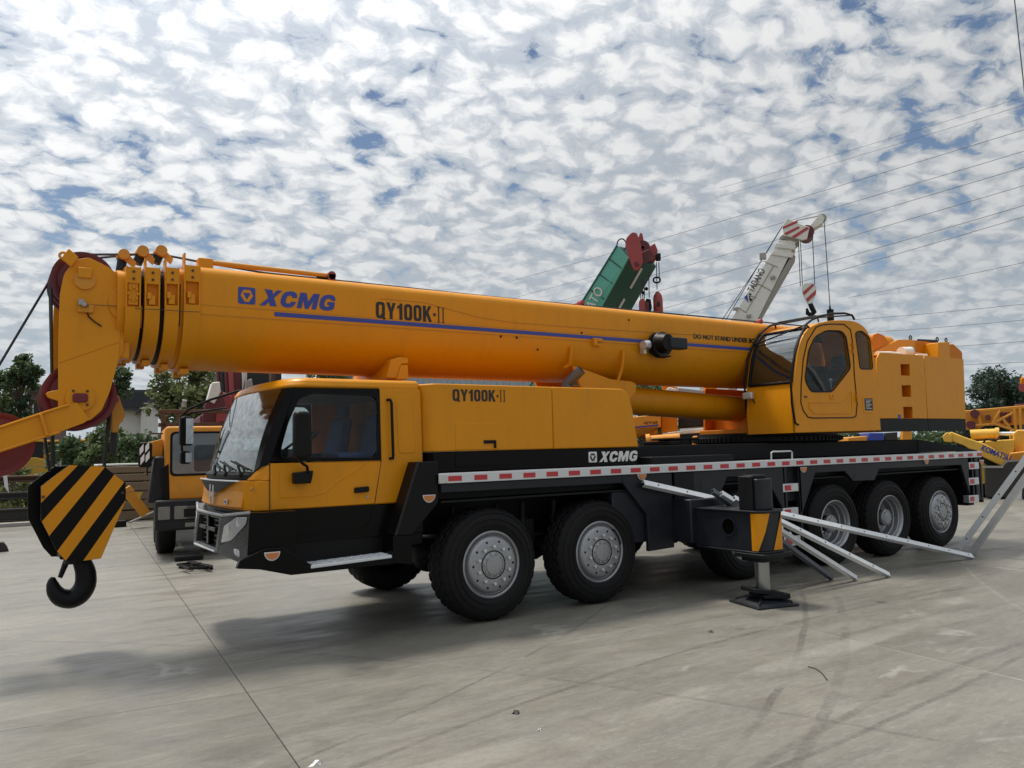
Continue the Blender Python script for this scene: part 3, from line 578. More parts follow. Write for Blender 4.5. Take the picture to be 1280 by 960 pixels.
# exhaust stack
e0 = at(708, 484, y=.75); e1 = at(708, 473, y=.75); e2 = at(715, 459, y=.75)
o = MB(); n = 20; pr = []
p0, p1 = Vector((e0.x, .75, 2.35)), Vector((e1.x, .75, 2.50)); d = Vector((.42, -.62, .66)).normalized(); p2 = p1+d*.26
o.tube([p0, p1, p1+d*.04, p2], .062, 20, cap=False); o.tube([p2, p1+d*.02], .055, 20, cap=False); o.tube([p0, p0+Vector((0,0,.10))], .07, 20)
obj('exhaust_stack', o, 'pipe_and_shaded_bar', hood)
o = MB(); o.lathe([(.001, 0), (.055, 0)], (0,0,0), 'z', 16); mm = o.mesh('exhaust_mouth', 'void'); mm.transform(Matrix.Translation(p2-d*.05) @ d.to_track_quat('Z', 'Y').to_matrix().to_4x4()); obj('exhaust_mouth', mm, None, hood)
# ---- outrigger
box0 = MB(); box0.box(1.62, 2.12, .03, 2.83, .62, 1.22); obj('outrigger_housing', box0, 'chassis', crane, .015)
JX, JY = 2.79, -1.06
hs = MB(); hs.box(2.50, 3.08, -.32, -.02, .60, 1.10); obj('beam_sleeve', hs, 'chassis', crane, .015)
ub = MB(); ub.slab(rpoly([(2.585, -.30), (2.585, -1.16), (2.66, -1.235), (2.92, -1.235), (2.995, -1.16), (2.995, -.30)], [0, .06, .05, .05, .06, 0], 5), .575, .985); beam = obj('outrigger_beam', ub, 'chassis', crane, .006)
fl = MB(); fl.slab([(2.565, -.33), (2.565, -1.17), (2.65, -1.26), (2.93, -1.26), (3.015, -1.17), (3.015, -.33)], .986, 1.006); obj('beam_flange', fl, 'chassis', beam, .004)
fl = MB(); fl.slab([(2.565, -.33), (2.565, -1.17), (2.65, -1.26), (2.93, -1.26), (3.015, -1.17), (3.015, -.33)], .556, .574); obj('beam_flange', fl, 'chassis', beam, .004)
o = MB(); c0 = at(911, 658, x=2.584); o.cyl((2.581, c0.y, c0.z), (2.60, c0.y, c0.z), .088, n=28); obj('beam_hole', o, 'void', beam)
o = MB(); o.lathe([(.085, -.006), (.105, -.006), (.105, .006)], (2.58, c0.y, c0.z), 'x', 28); obj('hole_rim', o, 'chassis', beam)
# yellow warning stripes wrapped round the beam end
end = [(2.585, -1.10), (2.585, -1.16), (2.605, -1.195), (2.66, -1.235), (2.79, -1.236), (2.92, -1.235), (2.975, -1.195), (2.995, -1.15)]
def along(t):
    L_ = [0]
    for a_, b_ in zip(end, end[1:]): L_.append(L_[-1]+(Vector(a_)-Vector(b_)).length)
    d_ = t*L_[-1]
    for i_ in range(len(end)-1):
        if d_ <= L_[i_+1]+1e-9: u_ = (d_-L_[i_])/(L_[i_+1]-L_[i_]); return Vector(end[i_]).lerp(Vector(end[i_+1]), u_)
    return Vector(end[-1])
for (a0, a1, b0, b1) in ((.02, .45, .02, .16), (.80, .985, .52, .985)):
    rows = []
    for zi in range(9):
        t_ = zi/8; lo_, hi_ = b0+(a0-b0)*t_, b1+(a1-b1)*t_; rw_ = []
        for k_ in range(13):
            p_ = along(lo_+(hi_-lo_)*k_/12); n_ = (p_-Vector((2.79, -1.0))).normalized()*.006; rw_.append((p_.x+n_.x, p_.y+n_.y, .582+.396*t_))
        rows.append(rw_)
    obj('warning_stripe', MB().sheet(rows, True), 'yellow', beam)
jt = MB(); jt.slab(rpoly([(JX-.13, JY-.11), (JX+.13, JY-.11), (JX+.13, JY+.11), (JX-.13, JY+.11)], .06), 1.006, 1.345); jack = obj('jack_tower', jt, 'chassis', crane, .012)
jt = MB(); jt.slab(rpoly([(JX-.18, JY-.05), (JX-.135, JY-.05), (JX-.135, JY+.13), (JX-.18, JY+.13)], .02), 1.006, 1.375); obj('jack_tower_cover', jt, 'chassis_dark', jack, .01)
jt = MB(); jt.slab(rpoly([(JX-.14, JY-.06), (JX+.09, JY-.06), (JX+.09, JY+.12), (JX-.14, JY+.12)], .05), 1.346, 1.385); obj('jack_cap', jt, 'chassis_dark', jack, .01)
jt = MB(); jt.slab(rpoly([(JX-.24, JY-.24), (JX+.25, JY-.24), (JX+.25, JY+.2), (JX-.24, JY+.2)], .06), .505, .553); obj('jack_flange', jt, 'chassis_dark', jack, .008)
jt = MB(); jt.slab(rpoly([(JX-.18, JY-.17), (JX+.18, JY-.17), (JX+.18, JY+.15), (JX-.18, JY+.15)], .06), .46, .504); obj('jack_flange', jt, 'chassis_dark', jack, .008)
o = MB(); o.cyl((JX, JY, .12), (JX, JY, .47), .078, n=28); obj('jack_rod', o, 'steel_rod', jack)
def padp(a, b, z): 
    r_ = radians(-14); return (2.74+a*cos(r_)-b*sin(r_), -1.10+a*sin(r_)+b*cos(r_), z)
o = MB(); o.hexa([padp(a, b, .022) for a, b in ((-.23, -.23), (.23, -.23), (.23, .23), (-.23, .23))], [padp(a, b, .075) for a, b in ((-.12, -.12), (.12, -.12), (.12, .12), (-.12, .12))])
o.hexa([padp(a, b, .003) for a, b in ((-.26, -.26), (.26, -.26), (.26, .26), (-.26, .26))], [padp(a, b, .021) for a, b in ((-.26, -.26), (.26, -.26), (.26, .26), (-.26, .26))])
obj('foot_plate', o, 'chassis', jack, .004)
for k in range(4):
    a = pi/4+k*pi/2; ca, sa_ = cos(a), sin(a); obj('foot_web', MB().hexa([padp(.30*ca-.007*sa_, .30*sa_+.007*ca, .022), padp(.30*ca+.007*sa_, .30*sa_-.007*ca, .022), padp(.06*ca+.007*sa_, .06*sa_-.007*ca, .03), padp(.06*ca-.007*sa_, .06*sa_+.007*ca, .03)], [padp(.30*ca-.007*sa_, .30*sa_+.007*ca, .05), padp(.30*ca+.007*sa_, .30*sa_-.007*ca, .05), padp(.06*ca+.007*sa_, .06*sa_-.007*ca, .13), padp(.06*ca-.007*sa_, .06*sa_+.007*ca, .13)]), 'chassis', jack)
o = MB(); o.hexa([padp(-.20, -.14, .15), padp(.12, -.18, .10), padp(.12, .12, .10), padp(-.20, .12, .15)], [padp(-.20, -.14, .195), padp(.12, -.18, .14), padp(.12, .12, .14), padp(-.20, .12, .195)]); obj('foot_collar', o, 'chassis_dark', jack, .006)
o = MB(); o.hexa([padp(-.10, -.15, .085), padp(.20, -.2, .07), padp(.20, .1, .07), padp(-.10, .12, .085)], [padp(-.10, -.15, .12), padp(.20, -.2, .125), padp(.20, .1, .125), padp(-.10, .12, .12)]); obj('foot_collar', o, 'chassis_dark', jack, .006)
# square inspection hole in the panel
q = xz([(877, 597), (888, 597), (888, 611), (877, 611)], -.034); obj('inspection_hole', MB().prism(q, -.033, -.031), 'interior_dark', crane)
# ================================================================== driver's cab
CY0, CY1, CYM = .20, 2.16, 1.18
planL = [(-.68, CY0), (-2.20, CY0), (-2.31, .245), (-2.37, .36), (-2.42, .75), (-2.435, CYM), (-2.42, 1.61), (-2.37, 2.0), (-2.31, 2.115), (-2.20, CY1), (-.68, CY1)]
cab = obj('driver_cab', MB().slab(planL, 1.235, 1.505), 'yellow', crane, .012, 3)
obj('cab_waist', MB().hexa([(-.68, CY0, 1.506), (-2.215, CY0, 1.506), (-2.27, .235, 1.506), (-2.27, 2.125, 1.506), (-2.215, CY1, 1.506), (-.68, CY1, 1.506)], [(-.68, CY0, 1.655), (-2.195, CY0, 1.655), (-2.20, .235, 1.655), (-2.20, 2.125, 1.655), (-2.195, CY1, 1.655), (-.68, CY1, 1.655)]), 'yellow', cab, .004)
obj('cab_corner', MB().hexa([(-2.2, CY0, 1.506), (-2.33, .265, 1.506), (-2.37, .36, 1.506), (-2.2, .36, 1.506)], [(-2.2, CY0, 1.65), (-2.26, .25, 1.62), (-2.29, .31, 1.59), (-2.2, .36, 1.59)]), 'yellow', cab, .01)
obj('cab_corner', MB().hexa([(-2.2, CY1, 1.506), (-2.33, 2.095, 1.506), (-2.37, 2.0, 1.506), (-2.2, 2.0, 1.506)], [(-2.2, CY1, 1.65), (-2.26, 2.11, 1.62), (-2.29, 2.05, 1.59), (-2.2, 2.0, 1.59)]), 'yellow', cab, .01)
obj('cab_base', MB().slab([(x+.012 if x < -2 else x, y+(.006 if y < 1 else -.006)) for x, y in planL], .93, 1.232), 'black_paint', cab, .006)
obj('cab_back', MB().box(-.72, -.68, CY0+.03, CY1-.03, 1.66, 2.34), 'yellow', cab, .01)
# near and far side: rear quarter in yellow, black surround of the door window
def side_uppers(y, parent, t=.03):
    s = 1 if y < 1 else -1
    plate('cab_quarter', rpoly([(-1.128, 1.656), (-.682, 1.656), (-.698, 2.36), (-1.14, 2.36)], [.0, .0, .05, .0]), [], 'yellow', y+s*t/2, t, parent)
side_uppers(CY0, cab); side_uppers(CY1, cab)
win_o = [(-2.195, 1.672), (-1.132, 1.652), (-1.143, 2.345), (-1.925, 2.335), (-1.985, 2.28)]
win_h = rpoly(xz([(352, 572), (466, 572), (471, 565), (472, 502), (466, 495), (392, 492), (373, 499), (360, 528), (351, 560)], CY0), .03)
door = plate('cab_door', win_o, [win_h], 'black_paint', CY0+.004, .03, cab)
plate('window_seal', [(x+(x+1.65)*.018, z+(z-2)*.03) for x, z in win_h], [win_h], 'black_matt', CY0-.014, .012, cab, bev=.004)
plate('far_door', win_o, [win_h], 'black_paint', CY1-.004, .03, cab)
obj('door_glass', MB().prism(win_h, CY0+.002, CY0+.006), 'window_glass', cab)
obj('door_glass', MB().prism(win_h, CY1-.006, CY1-.002), 'window_glass', cab)
dl = xz([(338, 577), (476.5, 577.5), (467, 628), (339.5, 638)], CY0)
obj('door_panel', MB().prism([(-2.195, 1.655), (-1.132, 1.640), (-1.205, 1.243), (-2.195, 1.243)], CY0-.010, CY0+.02), 'yellow', cab, .006)
obj('door_lower', MB().prism(rpoly([(-2.195, 1.237), (-1.207, 1.237), (-1.262, 1.06), (-1.30, 1.035), (-2.02, 1.0), (-2.195, .985)], .015), CY0-.010, CY0+.02), 'black_paint', cab, .006)
# pressed line across the door, from a bar following the stamping
pr = [at(a, b, y=CY0-.011) for a, b in ((348, 587), (348.5, 618), (352, 622), (390, 620), (405, 616), (425, 600), (445, 588), (458, 578))]
obj('door_pressing', MB().tube([(p.x, CY0-.009, p.z) for p in pr], .006, 6), 'yellow', cab)
hz = xz([(442, 612.5), (460, 610.5)], CY0); obj('door_handle', MB().prism(rpoly([(hz[0][0], hz[0][1]-.03), (hz[1][0], hz[1][1]-.03), (hz[1][0], hz[1][1]+.022), (hz[0][0], hz[0][1]+.022)], .015), CY0-.035, CY0-.008), 'black_matt', cab, .006)
k = at(458.5, 621, y=CY0); obj('door_lock', MB().cyl((k.x, CY0-.016, k.z), (k.x, CY0, k.z), .014, n=12), 'steel_rod', cab)
gr = xz([(485, 500), (488.5, 573)], CY0); obj('grab_handle', MB().tube([(gr[0][0]-.01, CY0, gr[0][1]), (gr[0][0], CY0-.05, gr[0][1]), (gr[0][0]+.012, CY0-.055, gr[0][1]-.03), (gr[1][0], CY0-.055, gr[1][1]+.03), (gr[1][0], CY0-.05, gr[1][1]), (gr[1][0]-.012, CY0, gr[1][1])], .014, 8), 'black_matt', cab)
qp = rpoly(xz([(494, 496), (513, 495.5), (519, 566), (498, 567)], CY0), .05); obj('quarter_panel', MB().prism([(-1.198, 1.246), (-.69, 1.246), (-.70, 2.335), (-1.136, 2.335), (-1.126, 1.652)], CY0-.005, CY0-.0005), 'yellow', cab, .002)
obj('quarter_pressing', MB().prism(qp, CY0-.010, CY0-.002), 'yellow', cab, .004)
obj('door_gap', MB().prism([(-1.124, 1.655), (-1.134, 1.655), (-1.208, 1.24), (-1.198, 1.24)], CY0-.0068, CY0-.0055), 'rusty', cab)
obj('door_gap', MB().box(-2.206, -2.199, CY0-.004, CY0+.01, .99, 1.66), 'rusty', cab)
mk = at(315.5, 611.5, y=.22); obj('indicator', MB().cyl((mk.x, .20, mk.z), (mk.x, .24, mk.z), .018, n=12), 'yellow_dark_weld', cab)
# roof
roofp = [(-.69, CY0+.0), (-1.9, CY0), (-2.02, .26), (-2.10, .45), (-2.16, CYM), (-2.10, 1.91), (-2.02, 2.1), (-1.9, CY1), (-.69, CY1)]
roof = obj('cab_roof', MB().hexa([(x, y, 2.338) for x, y in roofp], [(x+(.07 if x < -1.5 else 0), CYM+(y-CYM)*.97, 2.438) for x, y in roofp]), 'yellow', cab, .04, 4)
lamp = at(399, 469.5, y=.9); obj('roof_beacon', MB().lathe([(.001, .05), (.05, .045), (.065, .02), (.075, 0)], (lamp.x, .9, 2.435), 'z', 16), 'old_yellow', roof)
obj('roof_rail', MB().tube([(-1.92, .75, 2.38), (-1.85, .75, 2.455), (-1.75, .75, 2.468), (-.8, .75, 2.468), (-.72, .75, 2.44)], .011, 6), 'black_matt', roof)
# windscreen, curved in plan
def ws(t, s):     # t across 0..1, s up 0..1
    y = .33+t*(2.03-.33); c = 1-((y-CYM)/.85)**2
    xb = -2.305-.105*c; xt = -2.055-.095*c
    return Vector((xb+(xt-xb)*s-.03*sin(pi*s), y, 1.585+(2.335-1.585)*s))
obj('windscreen', MB().sheet([[ws(i/14, j/8) for i in range(15)] for j in range(9)], True, .008, (1, 0, .3)), 'windscreen_glass', cab)
for fl_ in (0, 1):      # pillars
    def yy(y): return y if fl_ == 0 else 2*CYM-y
    rows = []
    for j in range(7):
        s = j/6; w = ws(0, s); e = Vector((-2.195+(-1.925+2.195)*s, CY0, 1.665+(2.335-1.665)*s)); m = (w+e)/2+Vector((-.035, -.025, 0))
        rows.append([(w.x, yy(w.y), w.z), (m.x, yy(m.y), m.z), (e.x, yy(e.y), e.z)])
    obj('pillar', MB().sheet(rows, True, .02, (1, .3 if fl_ == 0 else -.3, 0)), 'black_paint', cab)
obj('windscreen_sill', MB().sheet([[ws(i/14, 0)+Vector((.0, 0, 0)) for i in range(15)], [ws(i/14, 0)+Vector((-.035, 0, -.03)) for i in range(15)], [ws(i/14, 0)+Vector((-.03, 0, -.085)) for i in range(15)]], True, .01, (1, 0, 0)), 'black_matt', cab)
# bonnet flap on the front, with its dark cowl
def front_x(y): return -2.44-.0*(y)+.07*((y-CYM)/.82)**2
rows = [[(front_x(y)-.022+dz*.04, y, 1.262+dz*(1.485-1.262)) for y in [.40+i*(1.96-.40)/14 for i in range(15)]] for dz in (0, .5, 1)]
obj('bonnet_flap', MB().sheet(rows, True, .02, (1, 0, 0)), 'yellow', cab, .004)
cw = []
for j in range(5):
    z_ = 1.50-.11*j/4; h0 = .72*(1-j/4*.72); cw.append([(front_x(CYM+h0*t)-.031, CYM+h0*t, z_) for t in [-1+i/6 for i in range(13)]])
obj('bonnet_cowl', MB().sheet(cw, True, .006, (1, 0, 0)), 'black_matt', cab)
obj('bonnet_lip', MB().tube([(front_x(CYM+.76*t)-.032, CYM+.76*t, 1.502) for t in [-1+i/8 for i in range(17)]], .008, 6), 'aluminium', cab)
bd = MB(); bx = front_x(CYM)-.04; 
for yo in (-.06, .06): bd.box(bx, bx+.012, CYM+yo-.014, CYM+yo+.014, 1.275, 1.455)
bd.hexa([(bx, CYM-.06, 1.40), (bx, CYM-.06, 1.37), (bx, CYM+.06, 1.33), (bx, CYM+.06, 1.36)], [(bx+.012, CYM-.06, 1.40), (bx+.012, CYM-.06, 1.37), (bx+.012, CYM+.06, 1.33), (bx+.012, CYM+.06, 1.36)]); obj('front_badge', bd, 'aluminium', cab, .004)
b2 = MB(); fx = front_x(.75)-.028; b2.box(fx, fx+.006, .70, .79, 1.285, 1.33); obj('small_badge', b2, 'decal_white', cab); b2 = MB(); b2.box(fx-.002, fx, .715, .775, 1.292, 1.322); obj('small_badge_mark', b2, 'decal_blue', cab)
for k_ in range(3):
    y0 = .50+k_*.34; w0 = ws((y0-.33)/1.7, .0)+Vector((-.03, 0, -.03)); w1 = ws((y0+.10-.33)/1.7, .07)+Vector((-.025, 0, 0)); w2 = ws((y0-.12-.33)/1.7, .02)+Vector((-.02, 0, 0)) if k_ else ws((.40-.33)/1.7, .02)+Vector((-.02, 0, 0)); w3 = ws((y0+.30-.33)/1.7, .13)+Vector((-.02, 0, 0))
    o = MB(); o.tube([w0, w1], .012, 6); o.tube([w2, w3], .008, 6); o.sphere(w0, .022, 5); obj('wiper', o, 'black_matt', cab)
# interior
it = MB(); it.box(-2.15, -1.85, .3, 2.05, 1.64, 1.78); obj('dashboard', it, 'interior_dark', cab, .04)
for y, m_ in ((.62, 'seat_blue'), (1.65, 'seat_blue')):
    o = MB(); o.box(-1.50, -1.02, y-.25, y+.25, 1.64, 1.74); o.hexa([(-1.10, y-.25, 1.70), (-.98, y-.25, 1.70), (-.98, y+.25, 1.70), (-1.10, y+.25, 1.70)], [(-1.0, y-.22, 2.12), (-.90, y-.22, 2.12), (-.90, y+.22, 2.12), (-1.0, y+.22, 2.12)]); o.box(-.99, -.9, y-.13, y+.13, 2.13, 2.28); obj('cab_seat', o, m_, cab, .04, 3)
o = MB(); ctr = Vector((-1.80, .62, 1.83)); ax = Vector((-.55, 0, .83)).normalized(); u_ = ax.orthogonal().normalized(); v_ = ax.cross(u_)
o.tube([ctr+(u_*cos(t*2*pi/20)+v_*sin(t*2*pi/20))*.2 for t in range(21)], .013, 8); o.tube([ctr-u_*.2, ctr+u_*.2], .012, 6); o.tube([ctr, ctr-ax*.22], .03, 8); obj('steering_wheel', o, 'black_matt', cab)
o = MB(); o.box(-.74, -.725, .45, 1.9, 1.85, 2.25); obj('cab_rear_lining', o, 'interior_grey', cab)
o = MB(); o.box(-1.95, -.75, .3, 2.05, 2.30, 2.33); obj('cab_headlining', o, 'interior_grey', cab)
# mirrors
m0 = xz([(367, 514), (388, 514), (388, 573), (367, 573)], -.12)
o = MB(); mx0, mx1 = m0[0][0], m0[1][0]; mir = obj('side_mirror', MB().prism(rpoly([(mx0, m0[0][1]), (mx1, m0[0][1]), (mx1, m0[2][1]), (mx0, m0[2][1])], .05), -.16, -.06), 'black_matt', cab, .03, 3)
mb_ = xz([(367.5, 591), (391, 588), (388, 604), (368, 605)], .12); obj('mirror_bracket', MB().prism(mb_, .09, .19), 'black_matt', cab, .01)
a1 = at(379, 574, y=-.10); a2 = at(383, 590, y=.1); obj('mirror_arm', MB().tube([at(372, 560, y=-.1), at(374, 575, y=-.1), at(379, 580, y=-.02), at(384, 583, y=.06), at(385, 592, y=.1)], .013, 8), 'black_matt', cab)
# far mirror pair on the long front arms
fm = 2.35
p1 = at(312, 488.5, y=1.95); p2 = at(297, 489, y=2.1); p3 = at(262, 500, y=2.3); p4 = at(235, 512, y=2.38); p5 = at(226, 521, y=2.4)
obj('mirror_arm', MB().tube([p1, p2, p3, p4, p5, at(228, 578, y=2.4)], .014, 8), 'black_matt', cab)
obj('mirror_arm', MB().tube([at(283, 510, y=2.12), at(262, 513, y=2.3), at(238, 516, y=2.38)], .011, 8), 'black_matt', cab)
for (u0, v0, u1, v1) in ((224.5, 521, 240, 557), (225, 564, 238, 580)):
    a = at(u0, v0, y=2.4); b = at(u1, v1, y=2.4); ymid = 2.42
    mm_ = obj('far_mirror', MB().prism(rpoly([(a.x, b.z), (b.x, b.z), (b.x, a.z), (a.x, a.z)], .03), 2.36, 2.46), 'black_matt', cab, .02)
    obj('mirror_face', MB().box(a.x+(b.x-a.x)*.45, b.x+.004, 2.353, 2.359, b.z+.02, a.z-.02), 'mirror_face', cab)
# ---- bumper
P = [(-2.02, .02), (-2.30, .035), (-2.40, .11), (-2.505, .62), (-2.515, 1.12), (-2.505, 1.62), (-2.40, 2.15), (-2.30, 2.22), (-2.02, 2.24)]
Pl = [(-2.02, .02), (-2.28, .035), (-2.42, .13), (-2.545, .62), (-2.555, 1.12), (-2.545, 1.62), (-2.42, 2.13), (-2.28, 2.22), (-2.02, 2.24)]
zt = [1.235, 1.235, 1.235, 1.19, 1.19, 1.19, 1.235, 1.235, 1.235]; zb_ = [.79, .785, .785, .855, .855, .855, .785, .785, .79]
bmp = MB(); inner = [(-2.02, .10), (-2.22, .13), (-2.33, .2), (-2.40, .62), (-2.40, 1.12), (-2.40, 1.62), (-2.33, 2.05), (-2.22, 2.12), (-2.02, 2.14)]
n = len(P); V = [(x, y, zt[i]) for i, (x, y) in enumerate(P)]+[(x, y, zb_[i]) for i, (x, y) in enumerate(Pl)]+[(x, y, zb_[i]) for i, (x, y) in enumerate(inner)]+[(x, y, zt[i]) for i, (x, y) in enumerate(inner)]
def bfaces(seg): return [(k*n+i, k*n+i+1, ((k+1) % 4)*n+i+1, ((k+1) % 4)*n+i) for k in range(4) for i in seg if not (k == 0 and i in (3, 4))]
bmp.add(V, bfaces((2, 3, 4, 5))); bumper = obj('bumper', bmp, 'bumper_grey', crane)
obj('bumper_side', MB().add(V, bfaces((0, 1))+[(0, n, 2*n, 3*n)]), 'black_paint', bumper); obj('bumper_side', MB().add(V, bfaces((6, 7))+[(n-1, 2*n-1, 3*n-1, 4*n-1)]), 'black_paint', bumper)
# grille opening in the middle of the bumper
def bf(y, s): return -2.51+(-2.55+2.51)*(1-s)
GY0, GY1 = .62, 1.62
fr = MB()
for (ya, yb, sa, sb) in ((GY0, GY1, .9, 1.0), (GY0, GY1, .0, .12), (GY0, GY0+.09, .12, .9), (GY1-.09, GY1, .12, .9)):
    za, zb2 = .855+(1.19-.855)*sa, .855+(1.19-.855)*sb; fr.hexa([(bf(0, sa), ya, za), (bf(0, sa), yb, za), (bf(0, sb), yb, zb2), (bf(0, sb), ya, zb2)], [(-2.44, ya, za), (-2.44, yb, za), (-2.44, yb, zb2), (-2.44, ya, zb2)])
obj('grille_frame', fr, 'bumper_grey', bumper, .006)
obj('grille_back', MB().box(-2.44, -2.43, GY0, GY1, .86, 1.18), 'interior_dark', bumper)
for k_ in range(5):
    z_ = .93+k_*.048; obj('grille_slat', MB().box(-2.49, -2.45, GY0+.1, GY1-.1, z_, z_+.018), 'black_paint', bumper, .003)
o = MB(); o.box(-2.525, -2.47, 1.08, 1.16, .90, 1.17); o.box(-2.53, -2.48, .80, 1.08, 1.03, 1.07); o.box(-2.53, -2.48, 1.16, 1.44, 1.03, 1.07); obj('grille_post', o, 'black_paint', bumper, .008)
obj('bumper_edge_line', MB().tube([(P[i][0]-.002, P[i][1], zt[i]+.002) for i in range(2, 7)], .014, 8), 'wheel_silver', bumper)  # silver-grey tube painting the highlight along the top edge
obj('bumper_edge_line', MB().tube([(-2.552, .70, .868), (-2.556, 1.12, .868), (-2.552, 1.54, .868)], .010, 6), 'aluminium', bumper)
for sgn in (0, 1):      # headlights on the canted corner faces
    def fp(u, v):       # u from the outer edge to the grille, v up
        a = Vector((P[2][0], P[2][1], 1.235)); b = Vector((P[3][0], P[3][1], 1.19)); c = Vector((Pl[2][0], Pl[2][1], .785)); d = Vector((Pl[3][0], Pl[3][1], .855))
        q = (a*(1-u)+b*u)*v+(c*(1-u)+d*u)*(1-v); 
        if sgn: q.y = 2*1.12-q.y+.0
        return q
    nrm = Vector((-.98, -.2 if sgn == 0 else .2, 0)).normalized()
    def pan(name, uv, off, t, m_, par):
        pts = [fp(u, v) for u, v in uv]; return obj(name, MB().hexa([p+nrm*(off) for p in pts], [p+nrm*(off+t) for p in pts]), m_, par, .004)
    hl = pan('headlight', rpoly([(.06, .92), (.45, .93), (.86, .74), (.90, .30), (.55, .42), (.10, .78)], .04), -.004, .014, 'lamp_lens', bumper)
    pan('headlight_bezel', rpoly([(.03, .97), (.47, .98), (.90, .78), (.95, .22), (.55, .37), (.06, .77)], .04), -.006, .010, 'chassis', bumper)
    for u, v in ((.34, .80), (.66, .62)):
        c = fp(u, v)+nrm*.0105; o = MB(); o.lathe([(.001, .004), (.03, .003), (.045, 0)], (0,0,0), 'z', 16); me = o.mesh('reflector_bowl', 'aluminium'); me.transform(Matrix.Translation(c) @ nrm.to_track_quat('Z', 'Y').to_matrix().to_4x4()); obj('reflector_bowl', me, None, hl)
    pan('fog_lamp', rpoly([(.22, .10), (.40, .14), (.44, .26), (.26, .25)], .05), -.002, .014, 'lamp_lens', bumper)
# ---- lower side: skirt, step, fender
obj('cab_skirt', MB().prism(xz([(296, 711), (325, 712), (364, 719), (492, 705), (492, 694), (391, 707), (354, 684), (330, 686), (300, 701)], -.01), -.012, .05), 'black_paint', crane, .006)
sa = xz([(391, 706.5), (490, 693.5)], -.01); st = MB(); st.hexa([(sa[0][0]-.02, -.014, sa[0][1]-.03), (sa[1][0], -.014, sa[1][1]-.03), (sa[1][0], .24, sa[1][1]-.03), (sa[0][0]-.02, .24, sa[0][1]-.03)], [(sa[0][0]-.02, -.014, sa[0][1]), (sa[1][0], -.014, sa[1][1]), (sa[1][0], .24, sa[1][1]), (sa[0][0]-.02, .24, sa[0][1])])
step = obj('cab_step', st, 'galvanised', crane, .006)
tr = MB()
for i in range(16):
    for j in range(4):
        t = (i+.5)/16; x = sa[0][0]+(sa[1][0]-sa[0][0])*t; z_ = sa[0][1]+(sa[1][1]-sa[0][1])*t; y = .03+j*.05; dx = .016 if (i+j) % 2 else -.016
        tr.hexa([(x-.016, y-dx*.6, z_), (x+.016, y+dx*.6, z_), (x+.010, y+dx*.6+.008, z_), (x-.022, y-dx*.6+.008, z_)], [(x-.014, y-dx*.6+.001, z_+.007), (x+.014, y+dx*.6+.001, z_+.007), (x+.009, y+dx*.6+.007, z_+.007), (x-.02, y-dx*.6+.007, z_+.007)])
obj('step_tread', tr, 'galvanised', step)
obj('cab_lower_wall', MB().prism([(-2.1, .70), (-.95, .66), (-.95, 1.0), (-2.1, 1.0)], .225, .27), 'black_matt', crane)
obj('fender_box', MB().prism(xz([(491, 670), (515, 669), (515, 706), (491, 704)], 0), -.012, .30), 'black_paint', crane, .008)
obj('fender', MB().prism(xz([(493, 669.5), (521.5, 577.5), (547, 576.5), (547.5, 628), (515, 669)], 0), -.012, .34), 'black_matt', crane, .01)
obj('fender_edge', MB().prism(xz([(492, 669.5), (520.5, 577), (523.5, 577), (495, 669.5)], 0), -.02, -.010), 'chassis', crane, .003)
obj('cab_rear_frame', MB().box(-1.1, -.62, .34, 2.1, .80, 1.5), 'chassis_dark', crane, .01)
# ================================================================== boom
BY = 1.4
def boom_sec(hw, zt, zb, rt=.13, n=14, zm=None):
    zm = zt-.46 if zm is None else zm; pts = [(BY+hw, zm), (BY+hw, zt-rt)]
    pts += [(BY+hw-rt+rt*cos(a), zt-rt+rt*sin(a)) for a in [pi/2*k/5 for k in range(1, 6)]]
    pts += [(2*BY-y, z) for y, z in pts[::-1]]
    pts += [(BY-hw*cos(a), zm-(zm-zb)*sin(a)**.9) for a in [pi*k/n for k in range(1, n)]]
    return pts
def loft(name, sec, x0, x1, m, parent, smooth=True, hollow=None):
    mb = MB(); n = len(sec)
    mb.add([(x0, y, z) for y, z in sec]+[(x1, y, z) for y, z in sec], [(i, (i+1) % n, n+(i+1) % n, n+i) for i in range(n)], True)
    mb.add([(x0, y, z) for y, z in sec], [tuple(range(n))]); mb.add([(x1, y, z) for y, z in sec], [tuple(range(n))])
    return obj(name, mb, m, parent)
S0 = boom_sec(.515, 3.552, 2.585, .12)
boom = loft('boom', S0, -2.66, 8.9, 'yellow', crane)
# long weld seams and stiffeners on the boom side
for z_ in (3.165, 3.075): obj('weld_seam', MB().box(-2.66, 5.4, BY-.5175, BY-.51, z_-.003, z_+.003), 'yellow_dark_weld', boom)
ws_ = xz([(474, 373), (530, 378), (600, 397), (640, 403), (760, 412), (960, 424)], BY-.5165); obj('weld_seam', MB().tube([(x, BY-.5165, min(z_, 3.5)) for x, z_ in ws_], .004, 5), 'yellow_dark_weld', boom)
ye = BY-.517
def BZ(pts): return xz(pts, ye)
c = BZ([(297.5, 383), (323, 383.5)]); d = BZ([(297.5, 358.5), (421, 389)])
logo_xcmg(boom, 'decal_blue', 'yellow', c[0][0], d[1][0], 3.205, 3.368, ye)
q = BZ([(470, 398), (556, 403)]); glyph_line('QY100K-II', 'decal_black', q[0][0], q[1][0], 3.166, 3.345, ye, boom)
b0 = BZ([(343, 393)])[0][0]; obj('blue_stripe', MB().box(b0, 5.45, ye-.0015, ye, 3.105, 3.148), 'decal_blue', boom)
q = BZ([(867, 423), (946, 430)]); lettering('lettering', 'DO NOT STAND UNDER BOOM', 'decal_black', q[0][0], q[0][0]+(q[1][0]-q[0][0])*1.09, 3.218, 3.288, ye, boom, bold=.045)
